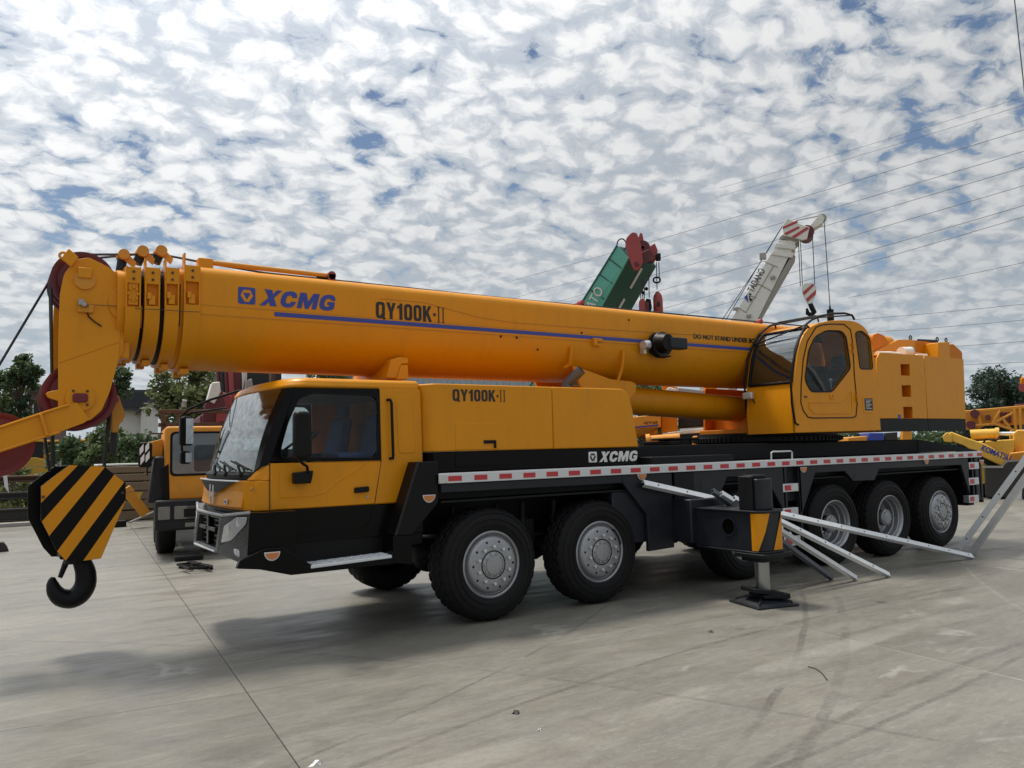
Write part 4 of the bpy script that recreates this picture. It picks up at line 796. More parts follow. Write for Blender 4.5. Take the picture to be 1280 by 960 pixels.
for px, py in ((626, 420.5), (646, 422), (727, 416), (786, 400), (672, 437)):
    a = at(px, py, y=ye); obj('bolt_hole', MB().cyl((a.x, ye-.004, a.z), (a.x, ye, a.z), .014, n=10), 'chassis_dark', boom)
a = at(745.5, 428, y=ye); obj('bracket', MB().box(a.x-.07, a.x-.02, ye-.05, ye, a.z-.05, a.z+.05).box(a.x, a.x+.08, ye-.03, ye, a.z+.01, a.z+.05).box(a.x, a.x+.05, ye-.03, ye, a.z-.05, a.z-.02), 'yellow', boom, .004)
# collars of the four inner sections
cx = [(-3.30, -3.175, 3.472, 2.66), (-3.142, -3.013, 3.482, 2.635), (-2.972, -2.847, 3.50, 2.60), (-2.805, -2.66, 3.54, 2.565)]
for i, (x0, x1, zt_, zb_) in enumerate(cx):
    hw = .535; zm = 3.155-.02*(3-i)
    core = loft('section', boom_sec(hw-.05, zt_-.02, zb_+.035, zm=zm), x0-.06, x1+.02, 'yellow' if i in (0, 3) else 'chassis_dark', crane)
    # lower wrap
    n = 14; outer = [(BY-hw*cos(pi*k/n), zm-(zm-zb_)*sin(pi*k/n)**.9) for k in range(n+1)]; inn = [(BY-(hw-.03)*cos(pi*k/n), zm-(zm-zb_-.03)*sin(pi*k/n)**.9) for k in range(n+1)]
    mb = MB(); V = [(x, y, z) for x in (x0, x1) for L_ in (outer, inn) for y, z in L_]; m_ = n+1; ix = lambda a, b, k: (a*2+b)*m_+k
    for k in range(n): mb.add([], []); 
    Fs = [(ix(0, 0, k), ix(0, 0, k+1), ix(1, 0, k+1), ix(1, 0, k)) for k in range(n)]+[(ix(0, 1, k), ix(0, 1, k+1), ix(1, 1, k+1), ix(1, 1, k)) for k in range(n)]+[(ix(s, 0, k), ix(s, 0, k+1), ix(s, 1, k+1), ix(s, 1, k)) for s in (0, 1) for k in range(n)]+[(ix(0, 0, k), ix(1, 0, k), ix(1, 1, k), ix(0, 1, k)) for k in (0, n)]
    mb.add(V, Fs, True); obj('collar_wrap', mb, 'yellow', core)
    for k in range(2):
        yb = BY+(-.15 if k else .15); obj('collar_lug', MB().box(x0+.03, x1-.03, yb-.05, yb+.05, zb_-.035, zb_+.02), 'yellow', core, .006)
    ys = BY-hw
    # upper frame: two ribs, a cover plate with bolts, a recessed web and a bracket
    for xr in (x0, x1-.014): obj('collar_rib', MB().box(xr, xr+.014, ys, ys+.12, zm, zt_-.005), 'yellow', core, .002)
    obj('collar_web', MB().box(x0+.014, x1-.014, ys+.030, ys+.046, zm, zt_-.02), 'orange_and_shaded_yellow', core)
    cpz = zt_-.165 if i else zt_-.16
    cp = obj('cover_plate', MB().box(x0+.012, x1-.012, ys-.004, ys+.05, cpz, zt_-.01), 'yellow', core, .004)
    for z_ in (cpz+.04, cpz+.105): obj('bolt', MB().cyl(((x0+x1)/2, ys-.016, z_), ((x0+x1)/2, ys, z_), .012, n=6), 'rusty', core)
    bx = (x0+x1)/2
    if i: obj('guide_bracket', MB().box(bx-.03, bx+.025, ys+.0, ys+.055, zm+.01, zm+.10).box(bx-.045, bx-.01, ys-.015, ys+.02, zm+.06, zm+.12), 'yellow', core, .006)
    else:
        g_ = MB(); g_.box(x0+.02, x1-.02, ys+.01, ys+.055, zm+.02, zm+.22)
        for t in range(8): a = 2*pi*t/8; g_.cyl((bx+.04*cos(a), ys-.01, zm+.12+.06*sin(a)), (bx+.04*cos(a), ys+.02, zm+.12+.06*sin(a)), .012, n=6)
        obj('valve_cover', g_, 'yellow', core, .004)
    obj('collar_top', MB().box(x0, x1, ys+.1, 2*BY-ys-.1, zt_-.04, zt_+.005), 'yellow', core, .006)
    for xr in (x0, x1-.014): obj('collar_rib', MB().box(xr, xr+.014, 2*BY-ys-.12, 2*BY-ys, zm, zt_-.005), 'yellow', core)
    if i: obj('upright_fin', MB().box(x0+.002, x0+.016, ys+.03, ys+.12, zt_-.02, zt_+.07+.04*(i == 3)), 'yellow', core)
# rollers standing on the collars
for (a0, a1, r) in (((150, 343), (153.5, 320), .042), ((171, 330), (177, 316), .045), ((194, 329), (200, 315.5), .045)):
    p0 = at(*a0, y=1.15); p1 = at(*a1, y=1.15); o = MB(); o.cyl(p0, p1, r, n=16); ro = obj('rope_roller', o, 'chassis', crane)
    o = MB(); o.cyl((p1.x, 1.06, p1.z), (p1.x, 1.24, p1.z), r*1.15, n=18); o.hexa([(p1.x-.02, 1.09, p1.z-.03), (p1.x+.09, 1.09, p1.z-.12), (p1.x+.11, 1.09, p1.z-.06), (p1.x+.01, 1.09, p1.z+.04)], [(p1.x-.02, 1.105, p1.z-.03), (p1.x+.09, 1.105, p1.z-.12), (p1.x+.11, 1.105, p1.z-.06), (p1.x+.01, 1.105, p1.z+.04)]); obj('roller_bracket', o, 'old_yellow', ro, .003)
# ---- boom head
HY0, HY1 = 1.0, 1.8
hp_ = [(75, 367), (80, 343), (94, 325), (111, 322), (135, 334), (153, 347), (157, 358), (153.5, 440), (147.5, 452), (137, 490), (127, 513), (112, 526), (86, 524), (72.5, 512), (73, 430)]
hpoly = rpoly(xz(hp_, HY0), .03, 3)
head = empty('boom_head', crane)
for y in (HY0, HY1): plate('head_plate', hpoly, [], 'yellow', y, .03, head, bev=.003)
lo_ = rpoly(xz([(72.8, 455), (150, 428), (147.5, 452), (137, 490), (127, 513), (112, 526), (86, 524), (72.5, 512)], HY0-.02), .02, 3)
plate('doubler_plate', lo_, [], 'yellow', HY0-.022, .014, head, bev=.002)
mid_ = xz([(73, 427), (150, 411), (150, 427.5), (73, 454)], HY0-.02); plate('doubler_band', mid_, [], 'yellow', HY0-.018, .008, head, bev=.001)
cp_ = at(157, 380, y=HY0); sl = MB(); nseg = 14; pl = [(cp_.x+.02, cp_.z+.165)]+[(cp_.x+.01-.155*sin(pi*k/nseg), cp_.z+.165*cos(pi*k/nseg)) for k in range(nseg+1)]+[(cp_.x+.02, cp_.z-.165)]
obj('head_boss', MB().prism(pl, HY0-.035, HY0-.015), 'yellow', head, .004)
obj('head_core', MB().box(-3.42, -3.24, HY0+.015, HY1-.015, 2.64, 3.44), 'yellow', head, .01)
def sheave(px, py, y, r, name, parent, w=.07, m='red_sheave'):
    c = at(px, py, y=y); o = MB(); o.lathe([(.05, -w/2), (r*.35, -w/2), (r*.8, -w*.28), (r*.9, -w/2), (r, -w/2), (r*.93, 0), (r, w/2), (r*.9, w/2), (r*.8, w*.28), (r*.35, w/2), (.05, w/2)], (c.x, y, c.z), 'y', 48); return obj(name, o, m, parent)
ct = at(104, 351, y=1.1); cb = at(99, 495, y=1.1)
for k in range(3): 
    y = 1.12+k*.20; 
    o = MB(); o.lathe([(.04, -.04), (.10, -.04), (.20, -.02), (.235, -.04), (.262, -.04), (.245, 0), (.262, .04), (.235, .04), (.20, .02), (.10, .04), (.04, .04)], (ct.x, y, ct.z), 'y', 48); obj('top_sheave', o, 'maroon', head)
for k in range(4):
    y = 1.09+k*.17
    o = MB(); o.lathe([(.05, -.04), (.12, -.04), (.235, -.02), (.27, -.04), (.298, -.04), (.28, 0), (.298, .04), (.27, .04), (.235, .02), (.12, .04), (.05, .04)], (cb.x, y, cb.z), 'y', 48); obj('lower_sheave', o, 'red_sheave', head)
pb = at(100, 497.5, y=HY0-.03); o = MB(); o.cyl((pb.x, HY0-.05, pb.z), (pb.x, HY0-.02, pb.z), .115, n=32); obj('pin_flange', o, 'yellow', head, .004)
obj('pin_cap', MB().prism(rpoly([(pb.x-.06, pb.z-.04), (pb.x+.06, pb.z-.04), (pb.x+.06, pb.z+.04), (pb.x-.06, pb.z+.04)], .03), HY0-.07, HY0-.045), 'red_sheave', head, .006)
for dx, dz in ((-.055, .06), (.055, .06), (-.055, -.06), (.055, -.06)): obj('bolt', MB().cyl((pb.x+dx, HY0-.06, pb.z+dz), (pb.x+dx, HY0-.045, pb.z+dz), .012, n=6), 'rusty', head)
pt = at(106, 343, y=HY0-.03); o = MB(); o.box(pt.x-.055, pt.x+.055, HY0-.05, HY0-.01, pt.z-.035, pt.z+.06); obj('pin_keeper', o, 'yellow', head, .008); o = MB(); o.cyl((pt.x, HY0-.035, pt.z-.05), (pt.x, HY0-.01, pt.z-.05), .085, n=24); obj('pin_flange', o, 'old_yellow', head, .004)
# eye bracket at the top
e = [at(a, b, y=HY0-.04) for a, b in ((79, 319), (86, 311), (98, 322), (89, 334), (78, 325))]
obj('eye_bracket', MB().prism([(p.x, p.z) for p in e], HY0-.06, HY0-.02), 'yellow', head, .006)
c = at(79, 319.5, y=HY0-.04); o = MB(); o.tube([(c.x+.028*cos(t*pi/8), HY0-.04, c.z+.028*sin(t*pi/8)) for t in range(17)], .012, 8); obj('lifting_eye', o, 'old_yellow', head)
c = at(107, 385, y=HY0-.03); obj('sensor_bracket', MB().box(c.x-.06, c.x+.06, HY0-.05, HY0-.01, c.z-.04, c.z+.03), 'old_yellow', head, .004); obj('sensor', MB().cyl((c.x-.02, HY0-.12, c.z+.02), (c.x+.01, HY0-.03, c.z+.02), .02, n=10).box(c.x-.06, c.x-.02, HY0-.07, HY0-.04, c.z+.02, c.z+.07), 'steel_rod', head)
q = [at(a, b, y=HY0-.025) for a, b in ((107, 385), (111, 396), (118, 402), (127, 408))]; obj('sensor_cable', MB().tube(q, .006, 6), 'rubber', head)
q = [at(a, b, y=HY0-.045) for a, b in ((106, 380.5), (150, 383))]+[at(a, b, y=BY-.56) for a, b in ((175, 386), (200, 387), (226, 389), (250, 390))]; obj('sensor_wire', MB().tube(q, .003, 5), 'rope', head)
# ear at the lower left and side jib arm
q = [at(a, b, y=HY0-.02) for a, b in ((74, 487), (60, 490), (57, 492), (60, 497), (72, 501), (74, 503))]; obj('rope_guard', MB().prism([(p.x, p.z) for p in q], HY0-.03, HY0+.02), 'yellow', head, .004)
jl = xz([(-60, 550), (0, 534), (60, 514), (86, 506), (96, 503), (112, 524), (104, 529), (61, 545), (0, 565), (-60, 590)], HY0-.05)
jib = plate('tip_arm', jl, [], 'yellow', HY0-.05, .03, head, bev=.002); plate('tip_arm', jl, [], 'yellow', HY1+.05, .03, head, bev=.002)
tpe = [at(a, b, y=HY0-.08) for a, b in ((-60, 550), (0, 534), (60, 514), (86, 506))]; obj('arm_flange', MB().tube([(p.x, HY0-.07, p.z) for p in tpe], .013, 6), 'yellow', head); tpe = [at(a, b, y=HY0-.08) for a, b in ((-60, 589), (0, 564), (61, 544), (75, 540))]; obj('arm_flange', MB().tube([(p.x, HY0-.07, p.z) for p in tpe], .013, 6), 'yellow', head)
r_ = [at(a, b, y=HY0-.08) for a, b in ((49, 518), (53, 518), (61, 544), (57, 545))]; obj('arm_rib', MB().prism([(p.x, p.z) for p in r_], HY0-.10, HY0-.06), 'yellow', head, .003)
cs = at(-3, 556, y=1.25); 
o = MB(); o.lathe([(.05, -.04), (.12, -.04), (.22, -.02), (.25, -.04), (.272, -.04), (.255, 0), (.272, .04), (.25, .04), (.22, .02), (.12, .04), (.05, .04)], (cs.x, 1.15, cs.z), 'y', 48); obj('tip_sheave', o, 'red_sheave', head)
o = MB(); o.lathe([(.05, -.04), (.12, -.04), (.22, -.02), (.25, -.04), (.272, -.04), (.255, 0), (.272, .04), (.25, .04), (.22, .02), (.12, .04), (.05, .04)], (cs.x, 1.45, cs.z), 'y', 48); obj('tip_sheave', o, 'red_sheave', head)
# hanging wedge socket
w = rpoly(xz([(139, 500), (143, 494), (148, 495), (151, 505), (156, 518), (152, 528), (148, 530), (147, 541), (139, 541), (138, 515)], 1.35), .02); ws2 = obj('wedge_socket', MB().prism(w, 1.30, 1.38), 'old_yellow', crane, .008)
c = at(144.5, 499.5, y=1.29); obj('socket_pin', MB().cyl((c.x, 1.28, c.z), (c.x, 1.40, c.z), .03, n=14), 'dusty_red', ws2)
obj('socket_rope', MB().tube([at(143, 540, y=1.34), at(142, 556, y=1.34), at(141, 568, y=1.34)], .03, 8), 'rope', ws2)
# ---- ropes
hl = MB()
top = ct
def rp_(name, pts, r=.011): return obj(name, MB().tube(pts, r, 6), 'rope', crane)
for y in (1.12, 1.32):
    rp_('hoist_rope', [(ct.x+.03, y, ct.z+.25), at(170, 318, y=y), at(204, 318.5, y=y), at(248, 327, y=y), at(330, 341, y=y), (1.0, y, 3.575), (7.5, y, 3.62)])
rp_('hoist_rope', [(ct.x-.25, 1.12, ct.z+.0), at(65.2, 500, y=1.12), at(64.5, 583, y=1.15)], .013)
rp_('hoist_rope', [(ct.x-.25, 1.30, ct.z-.02), at(67, 583, y=1.33)], .013)
rp_('hoist_rope', [(ct.x-.23, 1.52, ct.z+.08), at(-30, 505, y=1.5), at(-60, 560, y=1.45)], .012)
rp_('hoist_rope', [(cb.x+.285, 1.26, cb.z-.02), at(131, 575, y=1.26), at(131, 590, y=1.26)], .013); rp_('hoist_rope', [(cb.x+.285, 1.43, cb.z-.02), at(129, 590, y=1.43)], .013)
rp_('hoist_rope', [(cb.x-.285, 1.43, cb.z-.02), at(62, 590, y=1.43)], .013)
# push rod lying along the boom top
a = at(252, 327, y=1.05); b = at(412, 345, y=1.05); o = MB(); o.tube([(a.x, 1.05, a.z), (b.x, 1.05, b.z)], .026, 12); rod = obj('stay_rod', o, 'old_yellow', crane)
obj('rod_socket', MB().box(a.x-.04, a.x+.10, 1.0, 1.10, 3.53, a.z+.03), 'yellow', rod, .012); obj('rod_end', MB().box(b.x-.03, b.x+.05, 1.0, 1.1, 3.54, b.z+.02).cyl((b.x+.01, 1.0, b.z), (b.x+.01, 1.1, b.z), .045, n=14), 'dusty_red', rod, .006)
obj('rod_end', MB().box(b.x-.14, b.x-.03, 1.03, 1.07, 3.545, 3.585), 'chassis_dark', rod)
for px, py in ((724, 379), (948, 405)): 
    c = at(px, py, y=1.1); obj('top_cleat', MB().box(c.x-.06, c.x+.05, 1.06, 1.14, 3.545, 3.60).cyl((c.x+.03, 1.06, 3.61), (c.x+.03, 1.14, 3.61), .035, n=12), 'dusty_red', boom, .006)
# boom rest on the cab roof
r0 = xz([(484, 472), (490, 449), (500, 446), (511, 447), (512, 454), (503, 455), (497, 473)], .88); obj('boom_saddle', MB().prism(r0, .90, 1.9), 'yellow', boom, .01)
r0 = xz([(497, 474), (503, 456), (511, 456), (512, 474)], .86); obj('boom_rest', MB().prism(r0, .88, 1.92), 'yellow', crane, .008)
# hose reel on the boom side
c = at(836, 430, y=.70); reel = MB(); reel.lathe([(.001, 0), (.10, 0), (.125, .02), (.165, .02), (.17, .04), (.17, .06), (.13, .065), (.13, .1), (.17, .105), (.17, .14), (.1, .15)], (c.x-.06, .72, c.z), 'y', 36); rl = obj('hose_reel', reel, 'chassis', boom)
obj('reel_motor', MB().box(c.x-.06, c.x+.26, .60, .75, c.z-.07, c.z+.085), 'chassis', rl, .02, 3); obj('reel_hub', MB().cyl((c.x-.08, .62, c.z+.01), (c.x-.08, .74, c.z+.01), .11, .14, n=24), 'black_matt', rl)
k = at(804, 432, y=.83); obj('work_lamp', MB().cyl((k.x-.05, .78, k.z), (k.x+.05, .80, k.z+.01), .055, .065, n=18).box(k.x-.02, k.x+.03, .80, .88, k.z-.11, k.z+.02), 'aluminium', rl, .004); obj('reel_hose', MB().tube([at(812, 440, y=.84), at(820, 446, y=.82), at(830, 447, y=.8), at(838, 445, y=.78)], .012, 6), 'rubber', rl)
# ---- lift cylinder and its lug
pl = xz([(714, 457), (735, 464), (762, 474), (788, 477), (794, 480), (794, 490), (786, 500), (745, 490), (725, 484)], .95)
obj('cylinder_lug', MB().prism(pl, .93, .97), 'yellow', boom, .006); obj('cylinder_lug', MB().prism(pl, 1.83, 1.87), 'yellow', boom, .006)
for px in ((712, 434, 459), (777, 438, 484)):
    a = at(px[0], px[1], y=.9); b = at(px[0]-3, px[2], y=.9); n_ = 8; o = MB()
    pts = [(a.x, BY-.535, a.z), (a.x, BY-.53, a.z-.1), (a.x-.0, BY-.50, a.z-.22), (b.x, BY-.44, b.z)]; o.tube(pts, .022, 6); obj('stiffener', o, 'yellow', boom)
A_ = Vector((2.92, BY, 2.376)); B_ = Vector((6.6, BY, 2.21)); o = MB(); d_ = (B_-A_).normalized(); o.cyl(A_+d_*.16, B_, .195, n=36); lc = obj('lift_cylinder', o, 'yellow', crane); o = MB(); o.cyl(A_-d_*.05, A_+d_*.17, .21, n=36); o.cyl(A_+d_*.17, A_+d_*.20, .205, n=36); obj('cylinder_head', o, 'yellow', lc, .008); obj('cylinder_pin', MB().cyl((A_.x-.02, 1.15, A_.z), (A_.x-.02, 1.65, A_.z), .09, n=20), 'yellow', lc)
# ================================================================== superstructure
o = MB(); o.lathe([(1.05, 0), (1.12, .02), (1.12, .09), (1.06, .10), (1.06, .15), (.5, .16)], (6.0, BY, 1.735), 'z', 64); sr = obj('slewing_ring', o, 'black_matt', crane)
TM = MB().box(-.012, .012, -.012, .012, 1.76, 1.82).mesh('ring_tooth', 'chassis_dark')
for k in range(90):
    a = 2*pi*k/90; o = bpy.data.objects.new('ring_tooth', TM); COL.objects.link(o); o.parent = sr; o.location = (6+1.125*cos(a), BY+1.125*sin(a), 0); o.rotation_euler = (0, 0, a)
tp = rpoly([(4.85, 1.885), (9.4, 1.885), (9.4, 2.3), (8.8, 3.35), (7.3, 3.42), (6.6, 2.6), (5.35, 2.56), (4.85, 2.35)], .06)
plate('turntable_side', rpoly([(5.75, 1.885), (9.4, 1.885), (9.4, 2.3), (8.8, 3.35), (7.3, 3.42), (6.6, 2.6), (5.95, 2.56), (5.75, 2.35)], .06), [], 'orange_and_shaded_yellow', .93, .03, crane, bev=.003)
plate('turntable_side', rpoly([(5.15, 1.885), (9.4, 1.885), (9.4, 2.3), (8.8, 3.35), (7.3, 3.42), (6.6, 2.6), (5.2, 2.62)], .03), [], 'orange_and_shaded_yellow', 1.90, .04, crane, bev=.003)  # shadow under the boom put into the orange of these plates
obj('turntable_floor', MB().box(5.1, 9.4, .90, 1.95, 1.882, 1.95), 'orange_and_shaded_yellow', crane, .01)
obj('turntable_cross', MB().box(5.35, 5.45, .9, 1.9, 1.95, 2.12), 'orange_and_shaded_yellow', crane, .01)
obj('turntable_press', MB().prism(rpoly(xz([(903, 531), (924, 531), (924, 546), (903, 546)], 1.87), .01), 1.868, 1.878), 'orange_and_shaded_yellow', crane, .004)
# ---- operator cab
oy0, oy1 = .02, .86
prof_px = [(994, 541), (993, 477), (999, 430), (1009, 410.5), (1026, 402.5), (1049, 399.5), (1071, 401.5), (1084, 411), (1090, 429), (1095, 459), (1101.5, 538)]
pr = xz(prof_px, oy0); pr = rpoly(pr, [.0, .2, .2, .2, .2, .2, .2, .15, .15, .3, .0], 4)
doorw = rpoly(xz([(1014, 489), (1006.5, 474), (1011, 438), (1019, 421), (1033, 413.5), (1051, 414), (1057, 421), (1062.5, 460), (1040, 489)], oy0), .07, 5)
rearw = rpoly(xz([(1069, 415.5), (1077, 413.5), (1087, 422), (1091, 461), (1075, 461)], oy0), .06, 5)
oc = plate('operator_cab', pr, [doorw, rearw], 'yellow', oy0+.02, .04, crane, bev=.012)
farw = rpoly([(6.18, 2.92), (6.86, 2.92), (6.86, 3.30), (6.22, 3.30)], .08, 4)
plate('cab_far_side', pr, [farw], 'yellow', oy1-.02, .04, oc, bev=.012)
plate('far_lining', [(a_+(6.1-a_)*.03, b_+(2.7-b_)*.03) for a_, b_ in pr], [farw], 'interior_dark', oy1-.046, .01, oc)
for nm, hole in (('door_glass', doorw), ('rear_glass', rearw)):
    obj(nm, MB().prism(hole, oy0+.014, oy0+.02), 'clear_glass', oc)
    cx_ = sum(p[0] for p in hole)/len(hole); cz_ = sum(p[1] for p in hole)/len(hole)
    plate('glass_seal', [(cx_+(a-cx_)*1.045, cz_+(b-cz_)*1.035) for a, b in hole], [[(cx_+(a-cx_)*.985, cz_+(b-cz_)*.985) for a, b in hole]], 'black_matt', oy0-.001, .012, oc, bev=.003)
# shell round the profile: floor front panel, windscreen, roof, back
fz = at(993, 480, y=oy0).z
def strip(name, pts, m, t=.03, bev=.0):
    mb = MB(); ins = .0; n = len(pts); N2 = []
    for i, (x, z) in enumerate(pts):
        a = Vector(pts[max(0, i-1)]); b = Vector(pts[min(n-1, i+1)]); d = (b-a).normalized(); N2.append((d.y, -d.x))
    V = []
    for y in (oy0+.035, oy1-.035):
        for (x, z), (u, v) in zip(pts, N2): V += [(x+u*.004, y, z+v*.004), (x+u*t, y, z+v*t)]
    F = []
    for i in range(n-1):
        for s in (0, 1): pass
        a, b, c, d = 2*i, 2*i+2, 2*n+2*i+2, 2*n+2*i; F += [(a, b, c, d), (a+1, d+1, c+1, b+1), (a, a+1, b+1, b), (d, c, c+1, d+1)]
    F += [(0, 2*n, 2*n+1, 1), (2*n-2, 2*n-1, 4*n-1, 4*n-2)]
    mb.add(V, F, True); return obj(name, mb, m, oc)
# indices along the rounded outline
front = [p for p in pr]
zc = lambda p: p[1]
i0 = 0
lowf = [p for p in pr if p[1] <= fz and p[0] < 5.6]; lowf = sorted(lowf, key=zc)
upper = [p for p in pr if p not in lowf]
ti = max(range(len(upper)), key=lambda i: upper[i][1])
wsx = [p for p in upper[:ti] if p[0] < pr[0][0]+.52]; rest = upper[len(wsx)-1:]
lo2 = [(lowf[0][0], lowf[0][1]), (lowf[0][0]-.015, (lowf[0][1]+fz)/2), (wsx[0][0], wsx[0][1])]
strip('front_panel', lo2, 'yellow', .03); strip('front_glass', wsx, 'cab_front_glass', .012); strip('cab_shell', rest, 'yellow', .03)
wl = [(p[0], p[1]) for p in wsx]
for y in (oy0+.05, oy1-.05): obj('glass_edge', MB().tube([(p[0]-.004, y, p[1]) for p in wl], .02, 6), 'black_matt', oc)
for p in (wl[0], wl[-1]): obj('glass_edge', MB().cyl((p[0]-.004, oy0+.05, p[1]), (p[0]-.004, oy1-.05, p[1]), .02, n=8), 'black_matt', oc)
obj('cab_floor', MB().box(pr[0][0]+.02, 7.05, oy0+.04, oy1-.04, 1.88, 1.93), 'yellow', oc)
# door outline and pressed panel
dline = [at(a, b, y=oy0-.002) for a, b in ((1020, 409), (1009, 427), (1004, 450), (1001.5, 480), (1001, 503), (1004, 513), (1010, 521.5), (1016, 522.5), (1066, 522), (1070, 520), (1071.5, 505), (1068, 470), (1066, 430), (1063, 412), (1055, 405.5), (1040, 405), (1028, 406), (1020, 409))]; obj('door_seal', MB().tube(dline, .009, 6), 'black_matt', oc)
pl_ = [at(a, b, y=oy0-.002) for a, b in ((1011, 503), (1049, 503), (1053, 501), (1064, 489), (1065, 513), (1061, 516.5), (1018, 517), (1012, 511), (1011, 503))]; obj('door_pressing', MB().tube(pl_, .007, 6), 'yellow', oc)
k = at(1040, 496, y=oy0); obj('door_handle', MB().box(k.x-.05, k.x+.05, oy0-.012, oy0+.0, k.z-.03, k.z+.03), 'yellow', oc, .004); obj('door_keyhole', MB().cyl((k.x, oy0-.016, k.z+.01), (k.x, oy0-.01, k.z+.01), .01, n=8), 'chassis_dark', oc)
for a, b in ((1065, 431), (1065.5, 439), (1070, 495.5), (1070.5, 500)): k = at(a, b, y=oy0); obj('hinge', MB().cyl((k.x, oy0-.02, k.z-.03), (k.x, oy0-.02, k.z+.03), .016, n=8), 'old_yellow', oc)
k = at(1007.5, 496, y=oy0); obj('red_button', MB().box(k.x-.04, k.x+.02, oy0-.008, oy0, k.z-.012, k.z+.012), 'maroon', oc)
w_ = xz([(1080, 498), (1090, 498), (1091, 513), (1081, 513)], oy0); obj('data_plate', MB().prism(w_, oy0-.006, oy0), 'decal_black', oc); 
for j in range(7): 
    z_ = w_[0][1]-.02-j*.021; obj('plate_text', MB().box(w_[0][0]+.03, w_[1][0]-.02-.03*((j*7) % 3), oy0-.0075, oy0-.006, z_-.006, z_), 'decal_white', oc)
fr_ = [(w_[0][0]-.04, w_[0][1]+.05), (w_[1][0]+.04, w_[0][1]+.05), (w_[1][0]+.04, w_[2][1]-.04), (w_[0][0]-.04, w_[2][1]-.04)]; plate('plate_pressing', rpoly(fr_, .03), [rpoly(w_[::-1], .0)], 'yellow', oy0-.002, .006, oc, bev=.002)
# guard rails in front of the windscreen and on the roof
def rail(pts, r=.016): return obj('guard_rail', MB().tube(pts, r, 8), 'black_matt', oc)
near = [at(a, b, y=oy0-.03) for a, b in ((998, 531), (994, 529), (990, 505), (988.5, 478), (992, 450), (999, 424), (1007, 406), (1015, 399.5), (1025, 395.5), (1040, 392), (1056, 391.5), (1065, 394), (1068, 399.5))]
rail(near)
far = [at(a, b, y=oy1) for a, b in ((940, 533), (936, 530), (933, 515), (930.5, 480), (934, 450), (941, 432), (949, 418), (962, 407.5), (975, 403), (1000, 398.5), (1020, 395))]
rail(far)
for u in (.58, .70, .82, .93):
    i = int(u*(len(near)-1)); j = int(u*(len(far)-1)); rail([near[i], far[j]], .011)
for a, b in (((1022, 397), (1023, 402)), ((1008, 406), (1013, 411))): rail([at(*a, y=oy0-.03), at(*b, y=oy0+.05)], .012)
for a, b in (((969, 405), (970, 411)), ((949, 418), (953, 424))): rail([at(*a, y=oy1), at(*b, y=oy1)], .012)
k = at(938, 491, y=oy1-.05); k = Vector((pr[1][0]-.05, .76, 2.42)); obj('front_lamp', MB().box(k.x-.05, k.x+.01, k.y-.08, k.y+.08, k.z-.05, k.z+.05), 'lamp_lens', oc, .012); obj('lamp_stay', MB().tube([(k.x, k.y-.05, k.z-.03), (k.x+.01, k.y-.08, k.z-.10), (k.x+.05, k.y-.08, k.z-.12)], .008, 6), 'black_matt', oc)
# roof box lamp on the cab
k = at(1038, 388, y=.6)
# interior: seat, console, control levers, rear lining
o = MB(); o.box(6.0, 6.5, .22, .68, 2.05, 2.20); o.hexa([(6.42, .22, 2.2), (6.56, .22, 2.2), (6.56, .68, 2.2), (6.42, .68, 2.2)], [(6.56, .26, 2.85), (6.66, .26, 2.85), (6.66, .64, 2.85), (6.56, .64, 2.85)]); o.box(6.58, 6.68, .34, .58, 2.86, 3.05); obj('operator_seat', o, 'interior_grey', oc, .05, 3)
for y in (.13, .75): o = MB(); o.box(5.85, 6.45, y-.06, y+.06, 1.95, 2.42); o.cyl((5.95, y, 2.42), (5.92, y, 2.6), .012, n=6); o.sphere((5.92, y, 2.62), .03, 5); obj('console', o, 'interior_pale', oc, .02)
o = MB(); o.box(5.2, 5.4, .1, .8, 1.93, 2.25); obj('front_console', o, 'interior_dark', oc, .03)
o = MB(); o.box(5.9, 6.2, .3, .7, 2.19, 2.30); obj('rag', o, 'paper_white', oc, .06, 3)
# ---- machinery body behind the cab
by0 = .03
bp = xz([(1097.5, 539), (1096, 448), (1100, 440.5), (1150, 444.5), (1197, 450), (1203.5, 537)], by0)
bd = [bp[0], bp[1], bp[2], (8.24, bp[2][1]+.005), (9.49, bp[2][1]-.0), (9.42, bp[5][1])]
holes = []
for (a, b, c, d) in ((1125.5, 455, 1137, 469.5), (1127, 481.5, 1138.5, 496), (1129, 508.5, 1140.5, 523)):
    holes.append(xz([(a, b), (c, b), (c+.8, d), (a+.8, d)], by0))
zlow = xz([(1117, 523)], by0)[0][1]
body = plate('machinery_house', [(bd[0][0]+.02, zlow), bd[1], bd[2], (8.262, bd[3][1]), (8.255, zlow)], holes, 'yellow', by0+.01, .02, crane, bev=.002)
for h_ in holes: obj('step_pocket', MB().box(min(p[0] for p in h_)-.02, max(p[0] for p in h_)+.02, by0+.14, by0+.15, h_[2][1]-.02, h_[0][1]+.02).box(min(p[0] for p in h_)-.02, max(p[0] for p in h_)+.02, by0+.021, by0+.15, h_[2][1]-.02, h_[2][1]).box(max(p[0] for p in h_), max(p[0] for p in h_)+.02, by0+.021, by0+.15, h_[2][1], h_[0][1]).box(min(p[0] for p in h_)-.02, max(p[0] for p in h_)+.02, by0+.021, by0+.15, h_[0][1], h_[0][1]+.02).box(min(p[0] for p in h_)-.02, min(p[0] for p in h_), by0+.021, by0+.15, h_[2][1], h_[0][1]), 'orange_and_shaded_yellow', body)
plate('house_panel', [(8.268, zlow), (8.274, bd[3][1]), (9.49, bd[4][1]), (9.43, zlow)], [], 'yellow', by0+.01, .02, body, bev=.003)
